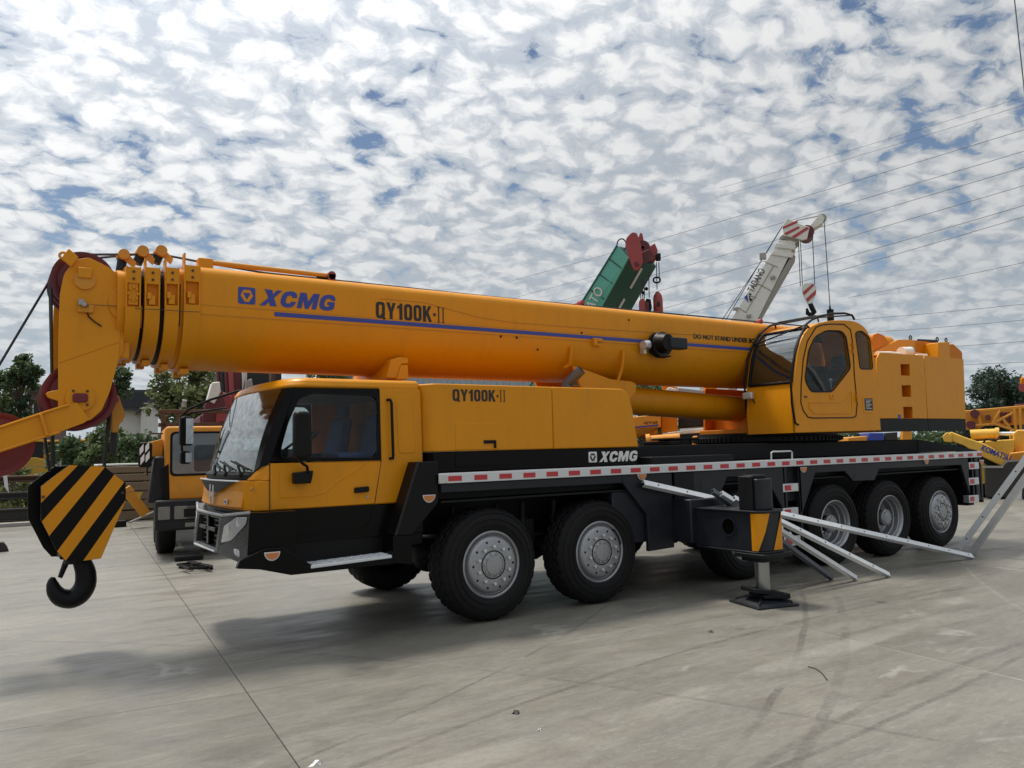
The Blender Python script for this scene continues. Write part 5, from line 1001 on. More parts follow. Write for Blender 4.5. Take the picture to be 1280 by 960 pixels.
obj('house_sill', MB().box(bd[0][0]+.03, 8.262, by0+.004, by0+.04, 1.862, zlow-.004).box(8.268, 9.425, by0+.004, by0+.04, 1.862, zlow-.004), 'chassis_dark', body, .004)
obj('house_core', MB().box(7.2, 9.40, by0+.16, .82, 1.90, 3.02), 'yellow', body)
obj('house_top', MB().box(7.22, 9.46, by0+.02, .86, 3.04, 3.075), 'yellow', body, .01)
obj('house_far', MB().box(7.2, 9.45, 1.96, 2.7, 1.88, 3.05), 'yellow', body, .02)
k = at(1124, 521, y=by0); obj('small_label', MB().box(k.x-.03, k.x+.04, by0-.004, by0, k.z-.035, k.z+.035), 'decal_blue', body)
# boom foot brackets and winch seen above the house
bk = rpoly(xz([(1091, 419), (1098, 416), (1106, 420), (1112, 430), (1098, 436), (1090, 440)], .86), .04); obj('boom_foot', MB().prism(bk, .86, .90), 'orange_and_shaded_yellow', crane, .006)
b1 = xz([(1092, 440), (1123, 424.5), (1140, 424.5), (1144, 427), (1144, 446), (1092, 446)], .84); obj('winch_bracket', MB().prism(rpoly(b1, .03), .84, .88), 'yellow', crane, .006)
b2 = xz([(1141, 425), (1173, 429), (1173, 449), (1141, 447)], .95); obj('winch_plate', MB().prism(b2, .95, .98), 'orange_and_shaded_yellow', crane, .006)
b3 = xz([(1173, 428), (1187, 427), (1188, 450), (1173, 449)], .70); obj('winch_post', MB().prism(b3, .70, 1.0), 'yellow', crane, .01)
b4 = rpoly(xz([(1187, 430), (1192, 430), (1203, 440), (1204, 468), (1199, 474), (1187, 476)], .9), .04); obj('counterweight_ear', MB().prism(b4, .90, 1.02).prism(b4, 1.8, 1.92), 'orange_and_shaded_yellow', crane, .01)
for px, py in ((1138, 422), (1171.5, 424), (1182.5, 425)):
    c = at(px, py, y=.86); o = MB(); o.tube([(c.x+.035*cos(t*pi/7), .86, c.z+.035*sin(t*pi/7)+.0) for t in range(15)], .012, 6); o.cyl((c.x, .86, c.z-.09), (c.x, .86, c.z-.03), .016, n=8); obj('lifting_eye', o, 'chassis', crane)
o = MB(); c0 = at(1148, 426, y=1.0); c1 = at(1170, 427, y=1.0); o.cyl(c0, c1, .035, n=12); obj('winch_shaft', o, 'chassis', crane)
o = MB(); o.cyl((8.35, .95, 3.15), (8.35, 1.85, 3.15), .26, n=28); obj('winch_drum', o, 'orange_and_shaded_yellow', crane)
obj('counterweight', MB().box(9.15, 9.75, .86, 1.94, 1.9, 3.3), 'orange_and_shaded_yellow', crane, .05)
# things left on top of the house
b = at(1135, 437, y=.3); can = thing('paint_can', 'white paint drum lying on top of the machinery house behind the operator cab', 'drum', (b.x, .36, 3.165))
obj('can_body', MB().cyl((-.10, 0, 0), (.12, -.02, .01), .088, n=20), 'paper_white', can); obj('can_rim', MB().tube([(.12, .09*cos(t*pi/10)-.02, .01+.09*sin(t*pi/10)) for t in range(21)], .008, 6), 'steel_rod', can)
b = at(1118, 439, y=.25); tag(obj('rolled_sheet', MB().tube([(b.x-.42, .30, 3.105), (b.x-.1, .28, 3.115), (b.x+.22, .30, 3.12)], [.028, .034, .03], 10), 'paper_white'), 'rolled white sheet lying on the machinery house roof in front of the drum', 'sheet')
b = at(1153, 442.5, y=.35); tag(obj('coiled_sling', MB().tube([(b.x+.12*cos(t*.5)*(1+.01*t), .38+.06*sin(t*.5), 3.095+.0016*t) for t in range(40)], .016, 6), 'paper_white'), 'pale coiled sling left on the machinery house roof beside its centre seam', 'sling')

# ================================================================== hook block
hk = thing('hook_block', 'big hook block with black and yellow diagonal stripes hanging below the boom head', 'hook block', (-3.6, 1.3, 0), world=True)
KY0, KY1 = 1.05, 1.60
np_ = [(51, 608), (70, 593), (87, 581), (130, 583), (157, 604), (157, 626), (126, 698), (103, 701), (82, 701), (71, 689), (51, 650)]
npl = xz(np_, KY0); nplate = plate('side_plate', npl, [], 'black_paint', KY0, .03, hk, bev=.003)
x_min = min(p[0] for p in npl)
cxp = sum(p[0] for p in npl)/len(npl); czp = sum(p[1] for p in npl)/len(npl)
# stripes: the plate outline clipped by slanted bands
def clip(poly, n, d):       # keep n.p >= d
    out = []
    for i in range(len(poly)):
        a, b = poly[i], poly[(i+1) % len(poly)]; da = n[0]*a[0]+n[1]*a[1]-d; db = n[0]*b[0]+n[1]*b[1]-d
        if da >= 0: out.append(a)
        if da*db < 0: t = da/(da-db); out.append((a[0]+(b[0]-a[0])*t, a[1]+(b[1]-a[1])*t))
    return out
def line_px(a, b):
    (x0, z0), (x1, z1) = xz([a, b], KY0-.016); n = Vector((z1-z0, -(x1-x0))).normalized(); return (n.x, n.y), n.x*x0+n.y*z0
Ls = [line_px((51, 629), (98, 581)), line_px((54, 650), (113.5, 583)), line_px((63, 668), (131, 584)), line_px((73, 687), (143, 593)), line_px((82, 701), (155, 603)), line_px((104, 701), (157, 625))]
ins = [(cxp+(x-cxp)*.995, czp+(z-czp)*.995) for x, z in npl]
# lines run from upper left to lower right across the plate
def band(i, j):
    pl = ins
    if i is not None: (n, d) = Ls[i]; s = n[0]*9+n[1]*-9-d; pl = clip(pl, n, d) if s > 0 else clip(pl, (-n[0], -n[1]), -d)
    if j is not None: (n, d) = Ls[j]; s = n[0]*9+n[1]*-9-d; pl = clip(pl, (-n[0], -n[1]), -d) if s > 0 else clip(pl, n, d)
    return pl
for i, j in ((None, 0), (1, 2), (3, 4), (5, None)):
    pl = band(i, j)
    if len(pl) > 2: obj('yellow_stripe', MB().prism(pl, KY0-.0175, KY0-.0155), 'yellow', nplate)
fp_ = [(x-.075, z-.01) for x, z in npl]; plate('side_plate', fp_, [], 'black_paint', KY1, .03, hk, bev=.003)
obj('block_core', MB().prism([(cxp+(x-cxp)*.9, czp+(z-czp)*.88) for x, z in npl], KY0+.14, KY1-.14), 'black_matt', hk, .01)
for k in range(3):
    o = MB(); o.lathe([(.05, -.035), (.2, -.035), (.27, -.035), (.25, 0), (.27, .035), (.2, .035), (.05, .035)], (cxp, KY0+.12+k*.155, czp+.1), 'y', 40); obj('block_sheave', o, 'black_paint', hk)
for px, py in ((54, 621), (153, 616)): c = at(px, py, y=KY0-.02); obj('bolt', MB().cyl((c.x, KY0-.03, c.z), (c.x, KY0-.014, c.z), .013, n=6), 'rusty', hk)
hkx = (KY0+KY1)/2
yk = hkx
cyo = at(95, 700, y=yk)
o = MB(); o.cyl((cyo.x, yk, .80), (cyo.x, yk, .92), .10, n=20); o.box(cyo.x-.14, cyo.x+.14, yk-.2, yk+.2, .86, .93); obj('hook_swivel', o, 'black_matt', hk, .01)
# forged hook: thick tapering curve
pth = [(100, 690), (103, 703), (107, 716), (106.5, 731), (99, 743), (88, 748.5), (76, 746.5), (68.5, 739), (65.5, 729), (66, 721.5)]
rad = [.085, .09, .10, .105, .105, .10, .092, .078, .055, .02]
ptsk = []; radk = []
P3 = [at(a, b, y=yk) for a, b in pth]
for i in range(len(P3)-1):
    p0, p1, p2, p3 = P3[max(0, i-1)], P3[i], P3[i+1], P3[min(len(P3)-1, i+2)]
    for t in (0, .25, .5, .75):
        ptsk.append(.5*((2*p1)+(-p0+p2)*t+(2*p0-5*p1+4*p2-p3)*t*t+(-p0+3*p1-3*p2+p3)*t**3)); radk.append(rad[i]*(1-t)+rad[i+1]*t)
ptsk.append(P3[-1]); radk.append(rad[-1])
o = MB(); o.tube(ptsk, [r*.86 for r in radk], 14); obj('hook', o, 'black_matt', hk)
q = [at(a, b, y=yk) for a, b in ((83, 702), (79, 712), (75, 722))]; obj('safety_latch', MB().tube(q, [.028, .024, .02], 8), 'black_matt', hk)
# ================================================================== steel bars lying against the outrigger
def channel_bar(name, A, B, label, w=.055, h=.045, t=.006, up=Vector((0,0,1)), m='galvanised', group='galvanised steel channel bars', holes=True):
    A = Vector(A); B = Vector(B); d = (B-A); L = d.length; d.normalize(); s = d.cross(up).normalized(); n = s.cross(d).normalized()
    def q(x, a, b): return A+d*x+s*a+n*b
    mb = MB()
    for a0, a1, b0, b1 in ((-w/2, w/2, 0, t), (-w/2, -w/2+t, -h, 0), (w/2-t, w/2, -h, 0)):
        mb.hexa([q(0, a0, b0), q(0, a1, b0), q(0, a1, b1), q(0, a0, b1)], [q(L, a0, b0), q(L, a1, b0), q(L, a1, b1), q(L, a0, b1)])
    r = bpy.data.objects.new(name, mb.mesh(name, m)); COL.objects.link(r); r['label'] = label; r['category'] = 'steel bar'; r['group'] = group
    if holes:
        k = .2
        while k < L-.1:
            c = q(k, 0, t+.0005); obj('bolt_hole', MB().hexa([c+d*.012*cos(i*pi/4)+s*.012*sin(i*pi/4) for i in range(8)], [c+n*.0008+d*.012*cos(i*pi/4)+s*.012*sin(i*pi/4) for i in range(8)]), 'chassis_dark', r); k += .42
    return r
tilt = Vector((-.25, -.75, .65)).normalized()
P1 = at(805, 603, y=-.10); P2 = at(1216, 694, y=-.92); P2.z = .03
P2 = at(1216, 695, z=.045)
channel_bar('steel_bar', P1, P2, 'longest galvanised bar, from the crane side over the outrigger beam to the ground', .07, .045, up=tilt)
for k, (a, b, yy_, lab) in enumerate((((919, 622), (1112, 718), -.62, 'galvanised bar over the outrigger beam with its end nearest the camera'), ((903, 616), (1071, 722), -.50, 'middle one of three short galvanised bars slanting down behind the outrigger jack'), ((892, 613), (1041, 722), -.42, 'innermost short galvanised bar slanting down behind the outrigger jack'))):
    e = at(*b, z=.04); s0 = at(*a, y=yy_); channel_bar('steel_bar', s0, e, lab, .06, .045, up=Vector((-.45, -.6, .66)).normalized(), holes=(k == 0), m='galvanised' if k < 2 else 'pipe_and_shaded_bar')  # shadow on the innermost bar put into its darker grey
fa = at(1199, 686, z=.03); fb = at(1214, 690.5, z=.03)
def lean(p, px, py, L):
    v = ray(px, py); v.normalize(); best = None
    for i in range(4000):
        t = 4+i*.005; q = CAM+v*t
        if q.z > 1.6: break
    # the bar goes off to the right, rising about 45 degrees
    q0 = at(px, py, y=p.y-.95); d = (q0-p).normalized(); return p+d*L
channel_bar('steel_bar', fa, lean(fa, 1281, 574, 4.4), 'left one of two galvanised bars leaning up out of the frame at the right edge', .085, .05, up=Vector((-.25, -.62, .75)).normalized())
channel_bar('steel_bar', fb, lean(fb, 1281, 597, 4.4), 'right one of two galvanised bars leaning up out of the frame at the right edge', .085, .05, up=Vector((-.25, -.62, .75)).normalized(), holes=False)
# stand outside the frame which carries their upper ends
pe = lean(fa, 1281, 574, 4.1); pe2 = lean(fb, 1281, 597, 4.1); c = (pe+pe2)/2
sd = thing('bar_trestle', 'dark steel trestle beyond the right edge carrying the leaning bars', 'trestle', (c.x, c.y, 0)); zt = min(pe.z, pe2.z)-.10
obj('top_beam', MB().box(-.5, .5, -.5, .5, zt-.06, zt), 'dark_steel', sd, .01)
for x in (-.4, .4):
    for y in (-.4, .4): obj('leg', MB().box(x-.04, x+.04, y-.04, y+.04, 0, zt-.06), 'dark_steel', sd)

# small debris on the yard
rnd = random.Random(4)
def debris(name, px, py, label, cat, m, r, seed, flat=.3):
    c = at(px, py, z=0); rr = random.Random(seed); o = MB()
    for k in range(5): o.hexa([(c.x+rr.uniform(-r, r)+rr.uniform(.3, 1)*r*cos(a), c.y+rr.uniform(-r, r)+rr.uniform(.3, 1)*r*sin(a), .001) for a in (0, 1.6, 3.1, 4.7)], [(c.x+rr.uniform(-r, r)*.6+.3*r*cos(a), c.y+rr.uniform(-r, r)*.6+.3*r*sin(a), rr.uniform(.3, 1)*r*flat+.003) for a in (0, 1.6, 3.1, 4.7)])
    tag(obj(name, o, m), label, cat)
debris('crumpled_paper', 395, 956, 'scrap of white paper at the bottom edge beside the joint', 'litter', 'paper_white', .028, 3, .8)
debris('dark_clod', 645.5, 891.5, 'small dark clod lying on the front concrete', 'clod', 'dark_steel', .022, 5, .9)
debris('dark_clod', 889, 790.5, 'small dark clod between the jack foot and the second wheel', 'clod', 'dark_steel', .022, 6, .7)
debris('pale_chip', 675, 913, 'pale stone chip on the concrete near the bottom centre', 'stone', 'paper_white', .015, 8, .7)
o = MB(); c = [at(a, b, z=.004) for a, b in ((1010, 833), (1020, 836), (1028, 842), (1034, 850))]; tag(obj('wire_scrap', MB().tube(c, .004, 5), 'rope'), 'thin dark wire scrap curling on the right foreground concrete', 'wire')
o = MB(); rr = random.Random(2)
pts = [at(225+rr.uniform(-4, 40), 706+rr.uniform(-5, 5), z=.03+rr.uniform(0, .05)) for _ in range(16)]; tag(obj('cable_heap', MB().tube(pts, .022, 6), 'rubber'), 'black cable heap lying on the concrete in front of the yellow truck', 'cable')
o = MB(); c = at(232, 700, z=0); o.slab(rpoly([(c.x-.2, c.y-.15), (c.x+.25, c.y-.2), (c.x+.3, c.y+.2), (c.x-.15, c.y+.22)], .06), 0, .09); tag(obj('rubber_mat', o, 'rubber', bevel=.02), 'folded black rubber mat under the cable heap', 'mat')
c = at(2, 690, z=0); bl = obj('rail_chock', MB().prism([(c.x-.25, 0), (c.x+.12, 0), (c.x+.09, .09), (c.x+.03, .18), (c.x-.25, .2)], c.y, c.y+.2), 'dark_steel', bevel=.01); tag(bl, 'dark steel chock on the ground at the left edge', 'chock')
c = at(150, 659, z=0); tag(obj('chock_block', MB().box(c.x-.22, c.x+.15, c.y, c.y+.3, 0, .16), 'rubber', bevel=.02), 'black rubber block on the ground beside the wood stack', 'block')

# ================================================================== yellow truck crane behind, facing the camera
F1 = Frame(250, 15.2, 4)
tk = thing('truck_crane', 'older yellow truck crane standing behind the hook, its square cab facing the camera', 'truck crane', F1.o, F1.a)
def fp1(pts, w=0): return F1.poly(pts, w)
u0, zt1 = F1.p(206, 533); u1, _ = F1.p(286, 533); uc = (u0+u1)/2
tc = obj('truck_cab', MB().prism(rpoly([(u0, .98), (u1, .98), (u1, zt1), (u0, zt1)], .08), .0, 1.9), 'old_yellow', tk, .04, 3)
zs0 = F1.p(215, 594)[1]; zs1 = F1.p(215, 541)[1]
obj('windscreen_rubber', MB().prism(rpoly([(u0+.09, zs0-.02), (u1-.09, zs0-.02), (u1-.09, zs1+.02), (u0+.09, zs1+.02)], .09), -.014, .01), 'black_matt', tk, .008)
ws1 = obj('windscreen', MB().prism(rpoly([(u0+.13, zs0+.02), (u1-.13, zs0+.02), (u1-.13, zs1-.02), (u0+.13, zs1-.02)], .07), -.03, -.022), 'truck_glass', tk)
obj('cab_lining', MB().prism(rpoly([(u0+.13, zs0+.02), (u1-.13, zs0+.02), (u1-.13, zs1-.02), (u0+.13, zs1-.02)], .07), -.0155, -.0145), 'interior_pale', tk)
obj('seat', MB().prism(rpoly([(uc-.05, zs0+.05), (uc+.42, zs0+.05), (uc+.42, zs1-.22), (uc-.05, zs1-.22)], .06), -.0172, -.0158), 'interior_grey', tk)
zb1 = F1.p(200, 625)[1]; zb0 = F1.p(200, 663)[1]
bu0 = F1.p(193, 640)[0]
bp1 = obj('bumper', MB().prism(rpoly([(bu0, zb0), (u1+.15, zb0), (u1+.15, zb1), (bu0, zb1)], .05), -.22, .35), 'chassis', tk, .03)
zl = F1.p(200, 641)[1]
for a, b in ((bu0+.05, bu0+.24), (bu0+.50, bu0+1.02), (u1-.9, u1-.4)):
    hl = obj('headlight', MB().prism(rpoly([(a, zl-.11), (b, zl-.11), (b, zl+.11), (a, zl+.11)], .02), -.235, -.21), 'dull_lens', tk, .006); obj('headlight_frame', MB().prism(rpoly([(a-.02, zl-.13), (b+.02, zl-.13), (b+.02, zl+.13), (a-.02, zl+.13)], .02), -.228, -.21), 'chassis', tk, .004)
obj('fog_lamp', MB().box(bu0+.48, bu0+.74, -.232, -.2, zl-.25, zl-.18), 'dull_lens', tk, .006); obj('fog_lamp', MB().box(bu0+.85, bu0+1.08, -.232, -.2, zl-.25, zl-.18), 'dull_lens', tk, .006)
obj('cab_side_guard', MB().prism(rpoly([(u0-.26, .95), (u0+.02, .95), (u0+.02, 1.75), (u0-.16, 1.75)], .05), .05, .9), 'chassis', tk, .03)
obj('corner_panel', MB().prism([(u0-.02, 1.0), (u0+.09, 1.0), (u0+.07, 1.62), (u0-.06, 1.55)], -.02, .3), 'black_matt', tk, .015)
obj('cab_side_box', MB().prism(rpoly([(u0-.36, 1.75), (u0-.02, 1.75), (u0-.02, F1.p(200, 548)[1]), (u0-.33, F1.p(200, 554)[1])], .03), .25, 1.7), 'old_yellow', tk, .03)
a = F1.p(173, 553, -.1); b = F1.p(190, 584, -.1); mr = obj('side_mirror', MB().prism(rpoly([(a[0], b[1]), (b[0], b[1]), (b[0], a[1]), (a[0], a[1])], .06), -.16, .02), 'black_matt', tk, .02)
for (x, y) in ((177, 562), (178, 574), (184, 559), (184.5, 571)):
    c = F1.p(x, y, -.16); obj('white_chevron', MB().prism([(c[0]-.03, c[1]-.10), (c[0]+.03, c[1]-.02), (c[0]+.03, c[1]+.10), (c[0]-.03, c[1]+.02)], -.168, -.162), 'decal_white', tk)
obj('mirror_arm', MB().tube([F1.P(184, 553, -.08), F1.P(184, 545, -.05), F1.P(188, 542, .1), F1.P(203, 542, .3)], .014, 6).tube([F1.P(184, 584, -.08), F1.P(184, 594, .1)], .014, 6), 'black_matt', tk)
for x in (u0+.06, u1-.06):
    for w_ in (.9, 2.4):
        e = empty('wheel', tk, (x, w_, .53)); 
        o = MB(); o.lathe([(.30, -.14), (.36, -.165), (.46, -.16), (.515, -.13), (.53, -.10), (.53, .10), (.515, .13), (.46, .16), (.36, .165), (.30, .14)], (0,0,0), 'x', 40); obj('tyre', o, 'rubber', e)
        o = MB(); o.lathe([(.30, -.14), (.29, -.1), (.15, -.06), (.001, -.06)], (0,0,0), 'x', 32); o.lathe([(.30, .14), (.29, .1), (.15, .06), (.001, .06)], (0,0,0), 'x', 32); obj('rim', o, 'wheel_silver', e)
obj('truck_chassis', MB().box(u0+.3, u1-.3, .3, 9.0, .55, .95).box(u0, u1, 2.9, 9.0, .95, 1.25), 'chassis_dark', tk, .02)
obj('number_plate', MB().box(uc-.22, uc+.22, -.24, -.22, zl-.08, zl+.06), 'chassis_dark', tk)
# rusty frame just behind that cab
ra = F1.p(198, 512, 2.4); rb_ = F1.p(262, 512, 2.4)
fr = MB(); fr.box(ra[0], rb_[0]+1.5, 2.35, 2.45, ra[1]-.08, ra[1]+.0); fr.box(ra[0]+.05, ra[0]+.15, 2.35, 2.45, .95, ra[1]-.08); fr.box(ra[0]+.35, ra[0]+.43, 2.35, 2.45, .95, ra[1]-.08); fr.box(ra[0], rb_[0]+1.5, 2.35, 2.45, ra[1]-.35, ra[1]-.27); obj('carrier_frame', fr, 'rusty', tk, .01)
# red superstructure of that crane
F2 = F1
def rpart(name, pts, w0, w1, m, bev=.02, r=.03): return obj(name, MB().prism(rpoly(F1.poly(pts, w0), r), w0, w1), m, tk, bev)
rpart('slewing_platform', [(250, 545), (250, 520), (262, 512), (350, 512), (350, 545)], 3.2, 6, 'maroon')
rpart('winch_cheek', [(252, 530), (256, 505), (266, 492), (278, 488), (282, 505), (283, 535)], 3.0, 3.1, 'maroon'); rpart('winch_cheek', [(268, 525), (270, 500), (280, 490), (290, 495), (292, 525)], 3.5, 3.6, 'dusty_red')
rpart('winch_cover', [(259, 500), (265, 478), (275, 477), (276, 490), (268, 505)], 2.95, 3.4, 'white_paint')
rpart('boom_section', [(272, 500), (272, 462), (352, 462), (352, 540), (300, 530)], 4.6, 5.2, 'interior_dark')
for i, (x, m_) in enumerate(((273, 'maroon'), (278, 'dark_steel'), (283, 'maroon'), (288, 'dusty_red'))):
    a = F1.P(x, 462, 4.2-.1*i); b = F1.P(x+1.5, 490, 4.2-.1*i); c = F1.P(x+8, 505, 4.2-.1*i); d = F1.P(x+16, 512, 4.2-.1*i); obj('hose', MB().tube([a, b, c, d], .05, 8), m_, tk)
rpart('red_panel', [(288, 497), (287, 464), (302, 464), (302, 500)], 4.3, 4.5, 'maroon'); rpart('white_post', [(303, 505), (303, 462), (309, 462), (308, 490), (300, 505)], 4.2, 4.4, 'white_paint'); rpart('grey_cover', [(308, 500), (309, 475), (315, 473), (319, 500)], 4.1, 4.4, 'concrete_pole'); rpart('red_post', [(338, 490), (339, 463), (344, 463), (344, 490)], 4.1, 4.4, 'rusty'); rpart('lower_cheek', [(270, 528), (272, 512), (284, 508), (284, 526)], 2.9, 3.3, 'dusty_red')
o = MB(); c = F1.P(233, 503, 3.4); o.tube([F1.P(230, 509, 3.4), F1.P(230, 504, 3.4), F1.P(232, 502, 3.4), F1.P(228, 502, 3.4)], .05, 8); obj('exhaust_stack', o, 'concrete_pole', tk)

# ================================================================== green crane boom rising behind
F3 = Frame(770, 20.5, 0)
gk = thing('green_crane', 'green truck crane behind, only its raised boom with dusty red head showing', 'truck crane', F3.o, F3.a)
wd = 1.35
def g3(name, pts, w0, w1, m, bev=.015, r=.03): return obj(name, MB().prism(rpoly(F3.poly(pts, w0), r), w0, w1), m, gk, bev)
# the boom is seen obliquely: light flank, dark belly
def beam3(name, a, b, m, bev=.01): return obj(name, MB().hexa(a, b), m, gk, bev)
e_lo = [F3.P(620, 520, 2.5), F3.P(655, 530, 2.5), F3.P(700, 530, 1.2), F3.P(660, 520, 1.2)]
L1, L2, D1 = (720, 388), (770, 305), (786, 322)
fl = [F3.P(733, 374, .6), F3.P(771, 306, 0), F3.P(786, 321, -.15), F3.P(746, 385, .45)]
def ext(p, q, k): return q+(q-p)*k
hi_l, hi_r = F3.P(771, 307, 0), F3.P(786, 322, -.1); 
bA, bB = F3.P(641, 520, 2.0), F3.P(660, 535, 1.9)
th = Vector((.42, .55, -.18)); 
# cross-section corners at the top and at the foot
topc = [F3.P(772, 307, 0), F3.P(786, 322, -.1), F3.P(821, 333, .75), F3.P(808, 315, .85)]
botc = [F3.P(640, 520, 2.0), F3.P(668, 535, 1.9), F3.P(703, 540, 2.75), F3.P(675, 525, 2.85)]
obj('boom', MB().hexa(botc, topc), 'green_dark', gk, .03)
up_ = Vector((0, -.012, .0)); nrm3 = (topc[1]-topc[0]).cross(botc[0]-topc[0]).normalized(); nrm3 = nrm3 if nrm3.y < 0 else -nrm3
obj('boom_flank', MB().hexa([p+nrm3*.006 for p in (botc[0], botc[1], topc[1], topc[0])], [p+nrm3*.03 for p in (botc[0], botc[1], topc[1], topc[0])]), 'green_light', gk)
for k in range(7):
    t = .42+k*.085; a = botc[0].lerp(topc[0], t)+nrm3*.032; b = botc[1].lerp(topc[1], t+.01)+nrm3*.032; obj('boom_rib', MB().tube([a, b], .02, 6), 'green_dark', gk)
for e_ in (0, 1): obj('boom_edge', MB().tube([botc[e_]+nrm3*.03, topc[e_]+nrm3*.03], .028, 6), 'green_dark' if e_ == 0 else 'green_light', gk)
for k, (s0_, s1_) in enumerate(((.72, .80), (.86, .97))):
    a = botc[1].lerp(botc[2], .55).lerp(topc[1].lerp(topc[2], .55), s0_); b = botc[1].lerp(botc[2], .55).lerp(topc[1].lerp(topc[2], .55), s1_); nb = (topc[1]-botc[1]).cross(topc[2]-topc[1]).normalized(); nb = nb if nb.z < 0 else -nb
    obj('boom_slot', MB().tube([a+nb*.01, b+nb*.01], .035, 6), 'paper_white', gk)
d3 = (topc[1]-botc[1]).normalized(); upv = (topc[0]-topc[1]); upv = (upv-d3*upv.dot(d3)).normalized()
def on_flank(px, py):
    cl = Vector(((CAM-F3.o).dot(F3.r), (CAM-F3.o).dot(F3.n), CAM.z)); v = ray(px, py); vl = Vector((v.dot(F3.r), v.dot(F3.n), v.z)); return cl+vl*((topc[1]+nrm3*.034-cl).dot(nrm3)/vl.dot(nrm3))
k0 = on_flank(737, 396); k1 = on_flank(759, 371); tm = text_mesh('lettering', 'KATO', 'white_paint', (k1-k0).length*1.1, .28, .01); place_mesh(tm, k0+nrm3*.004, d3, upv); obj('lettering', tm, None, gk)
o = MB(); c = F3.P(777, 306, .1); o.tube([c+Vector((.12*cos(t*pi/8), 0, .16*sin(t*pi/8))) for t in range(17)], .018, 6); obj('cable_loop', o, 'chassis_dark', gk)
# red head
g3('head_cheek', [(781.5, 305), (783, 297), (790, 290), (796, 291), (801, 305), (804, 328), (798, 338), (792, 337), (786, 322)], -.2, -.12, 'dusty_red', .01, .05)
g3('head_cheek', [(796, 301), (800.5, 290.5), (803, 292), (806, 307), (811, 308.5), (818.5, 304), (822, 312), (822, 320), (816, 331), (805, 334), (800, 320)], .72, .80, 'dusty_red', .01, .02)
g3('head_cross', [(801, 316), (812, 311), (817, 319), (804, 327)], .0, .7, 'maroon', .02); g3('head_pin', [(793, 328), (796, 326), (799, 330), (795, 333)], -.26, -.2, 'maroon', .01)
o = MB(); c = F3.P(803, 312, .3); o.lathe([(.04, -.22), (.19, -.22), (.16, 0), (.19, .22), (.04, .22)], (c.x, c.y, c.z), 'y', 28); obj('head_sheave', o, 'maroon', gk)
obj('head_bracket', MB().box(F3.P(822, 322, .6).x-.05, F3.P(822, 322, .6).x+.08, .5, .7, F3.P(822, 322, .6).z-.08, F3.P(822, 322, .6).z+.1), 'chassis_dark', gk, .02)
for (a, b, w_) in ((800.5, 374, .1), (803, 374, .3), (805, 374, .5), (811, 372, .3)): obj('rope', MB().tube([F3.P(a, 348-(811-a)*.0-(a > 808)*8, w_), F3.P(a+.5, b, w_)], .012, 5), 'rope', gk)
for (a, t_) in ((820.5, 362), (823.5, 350)): obj('rope', MB().tube([F3.P(a, 328, .6), F3.P(a+.8, t_, .6)], .012, 5), 'rope', gk)
o = MB(); c = F3.P(821, 350, .6); o.tube([c+Vector((.09*cos(t*pi/8), 0, .075*sin(t*pi/8))) for t in range(17)], .025, 6); obj('limit_ring', o, 'black_matt', gk)
for (x, y) in ((804, 366), (808, 361)): c = F3.P(x, y, .3); obj('limit_weight', MB().sphere(c, .05, 6), 'black_matt', gk)
# its two hooks are things of their own
h1 = thing('main_hook_block', 'dusty red hook block hanging from the green boom, the left one of two', 'hook block', F3.o, F3.a, group='hook blocks of the far cranes')
def h3(par, name, pts, w0, w1, m, bev=.01, r=.03): return obj(name, MB().prism(rpoly(F3.poly(pts, w0), r), w0, w1), m, par, bev)
h3(h1, 'cheek', [(798.5, 377), (801, 373.5), (806, 373.5), (807, 392), (804, 396), (799, 396)], .05, .12, 'dusty_red'); h3(h1, 'cheek', [(806, 377), (808, 373), (813.5, 374), (815, 384), (812, 396), (807, 396)], .5, .58, 'chassis_dark'); h3(h1, 'block_core', [(803, 378), (811, 377), (811, 396), (803, 396)], .13, .5, 'maroon')
h2 = thing('whip_hook_ball', 'long rounded dusty red hook weight hanging from the green boom, the right one of two', 'hook block', F3.o, F3.a, group='hook blocks of the far cranes')
c0 = F3.P(822.5, 364, .6); c1 = F3.P(823, 392, .6); o = MB(); L_ = c0.z-c1.z; o.lathe([(.001, L_), (.05, L_-.02), (.11, L_-.12), (.125, L_-.22), (.125, .04), (.10, 0), (.001, 0)], tuple(c1), 'z', 28); obj('weight', o, 'dusty_red', h2); o = MB(); o.box(c1.x-.035, c1.x+.04, c1.y-.135, c1.y-.10, c1.z+.16, c1.z+.30); obj('slot', o, 'interior_dark', h2, .01)
# hidden carrier of the green crane
o = MB(); cb_ = (botc[0]+botc[2])/2; o.box(cb_.x-1.2, cb_.x+1.0, cb_.y-1.0, cb_.y+1.3, 0.6, 2.0); obj('carrier', o, 'green_dark', gk, .05); o = MB()
for dx in (-.8, .7): o.cyl((cb_.x+dx, cb_.y-1.05, .5), (cb_.x+dx, cb_.y-.7, .5), .5, n=24)
obj('wheels', o, 'rubber', gk)

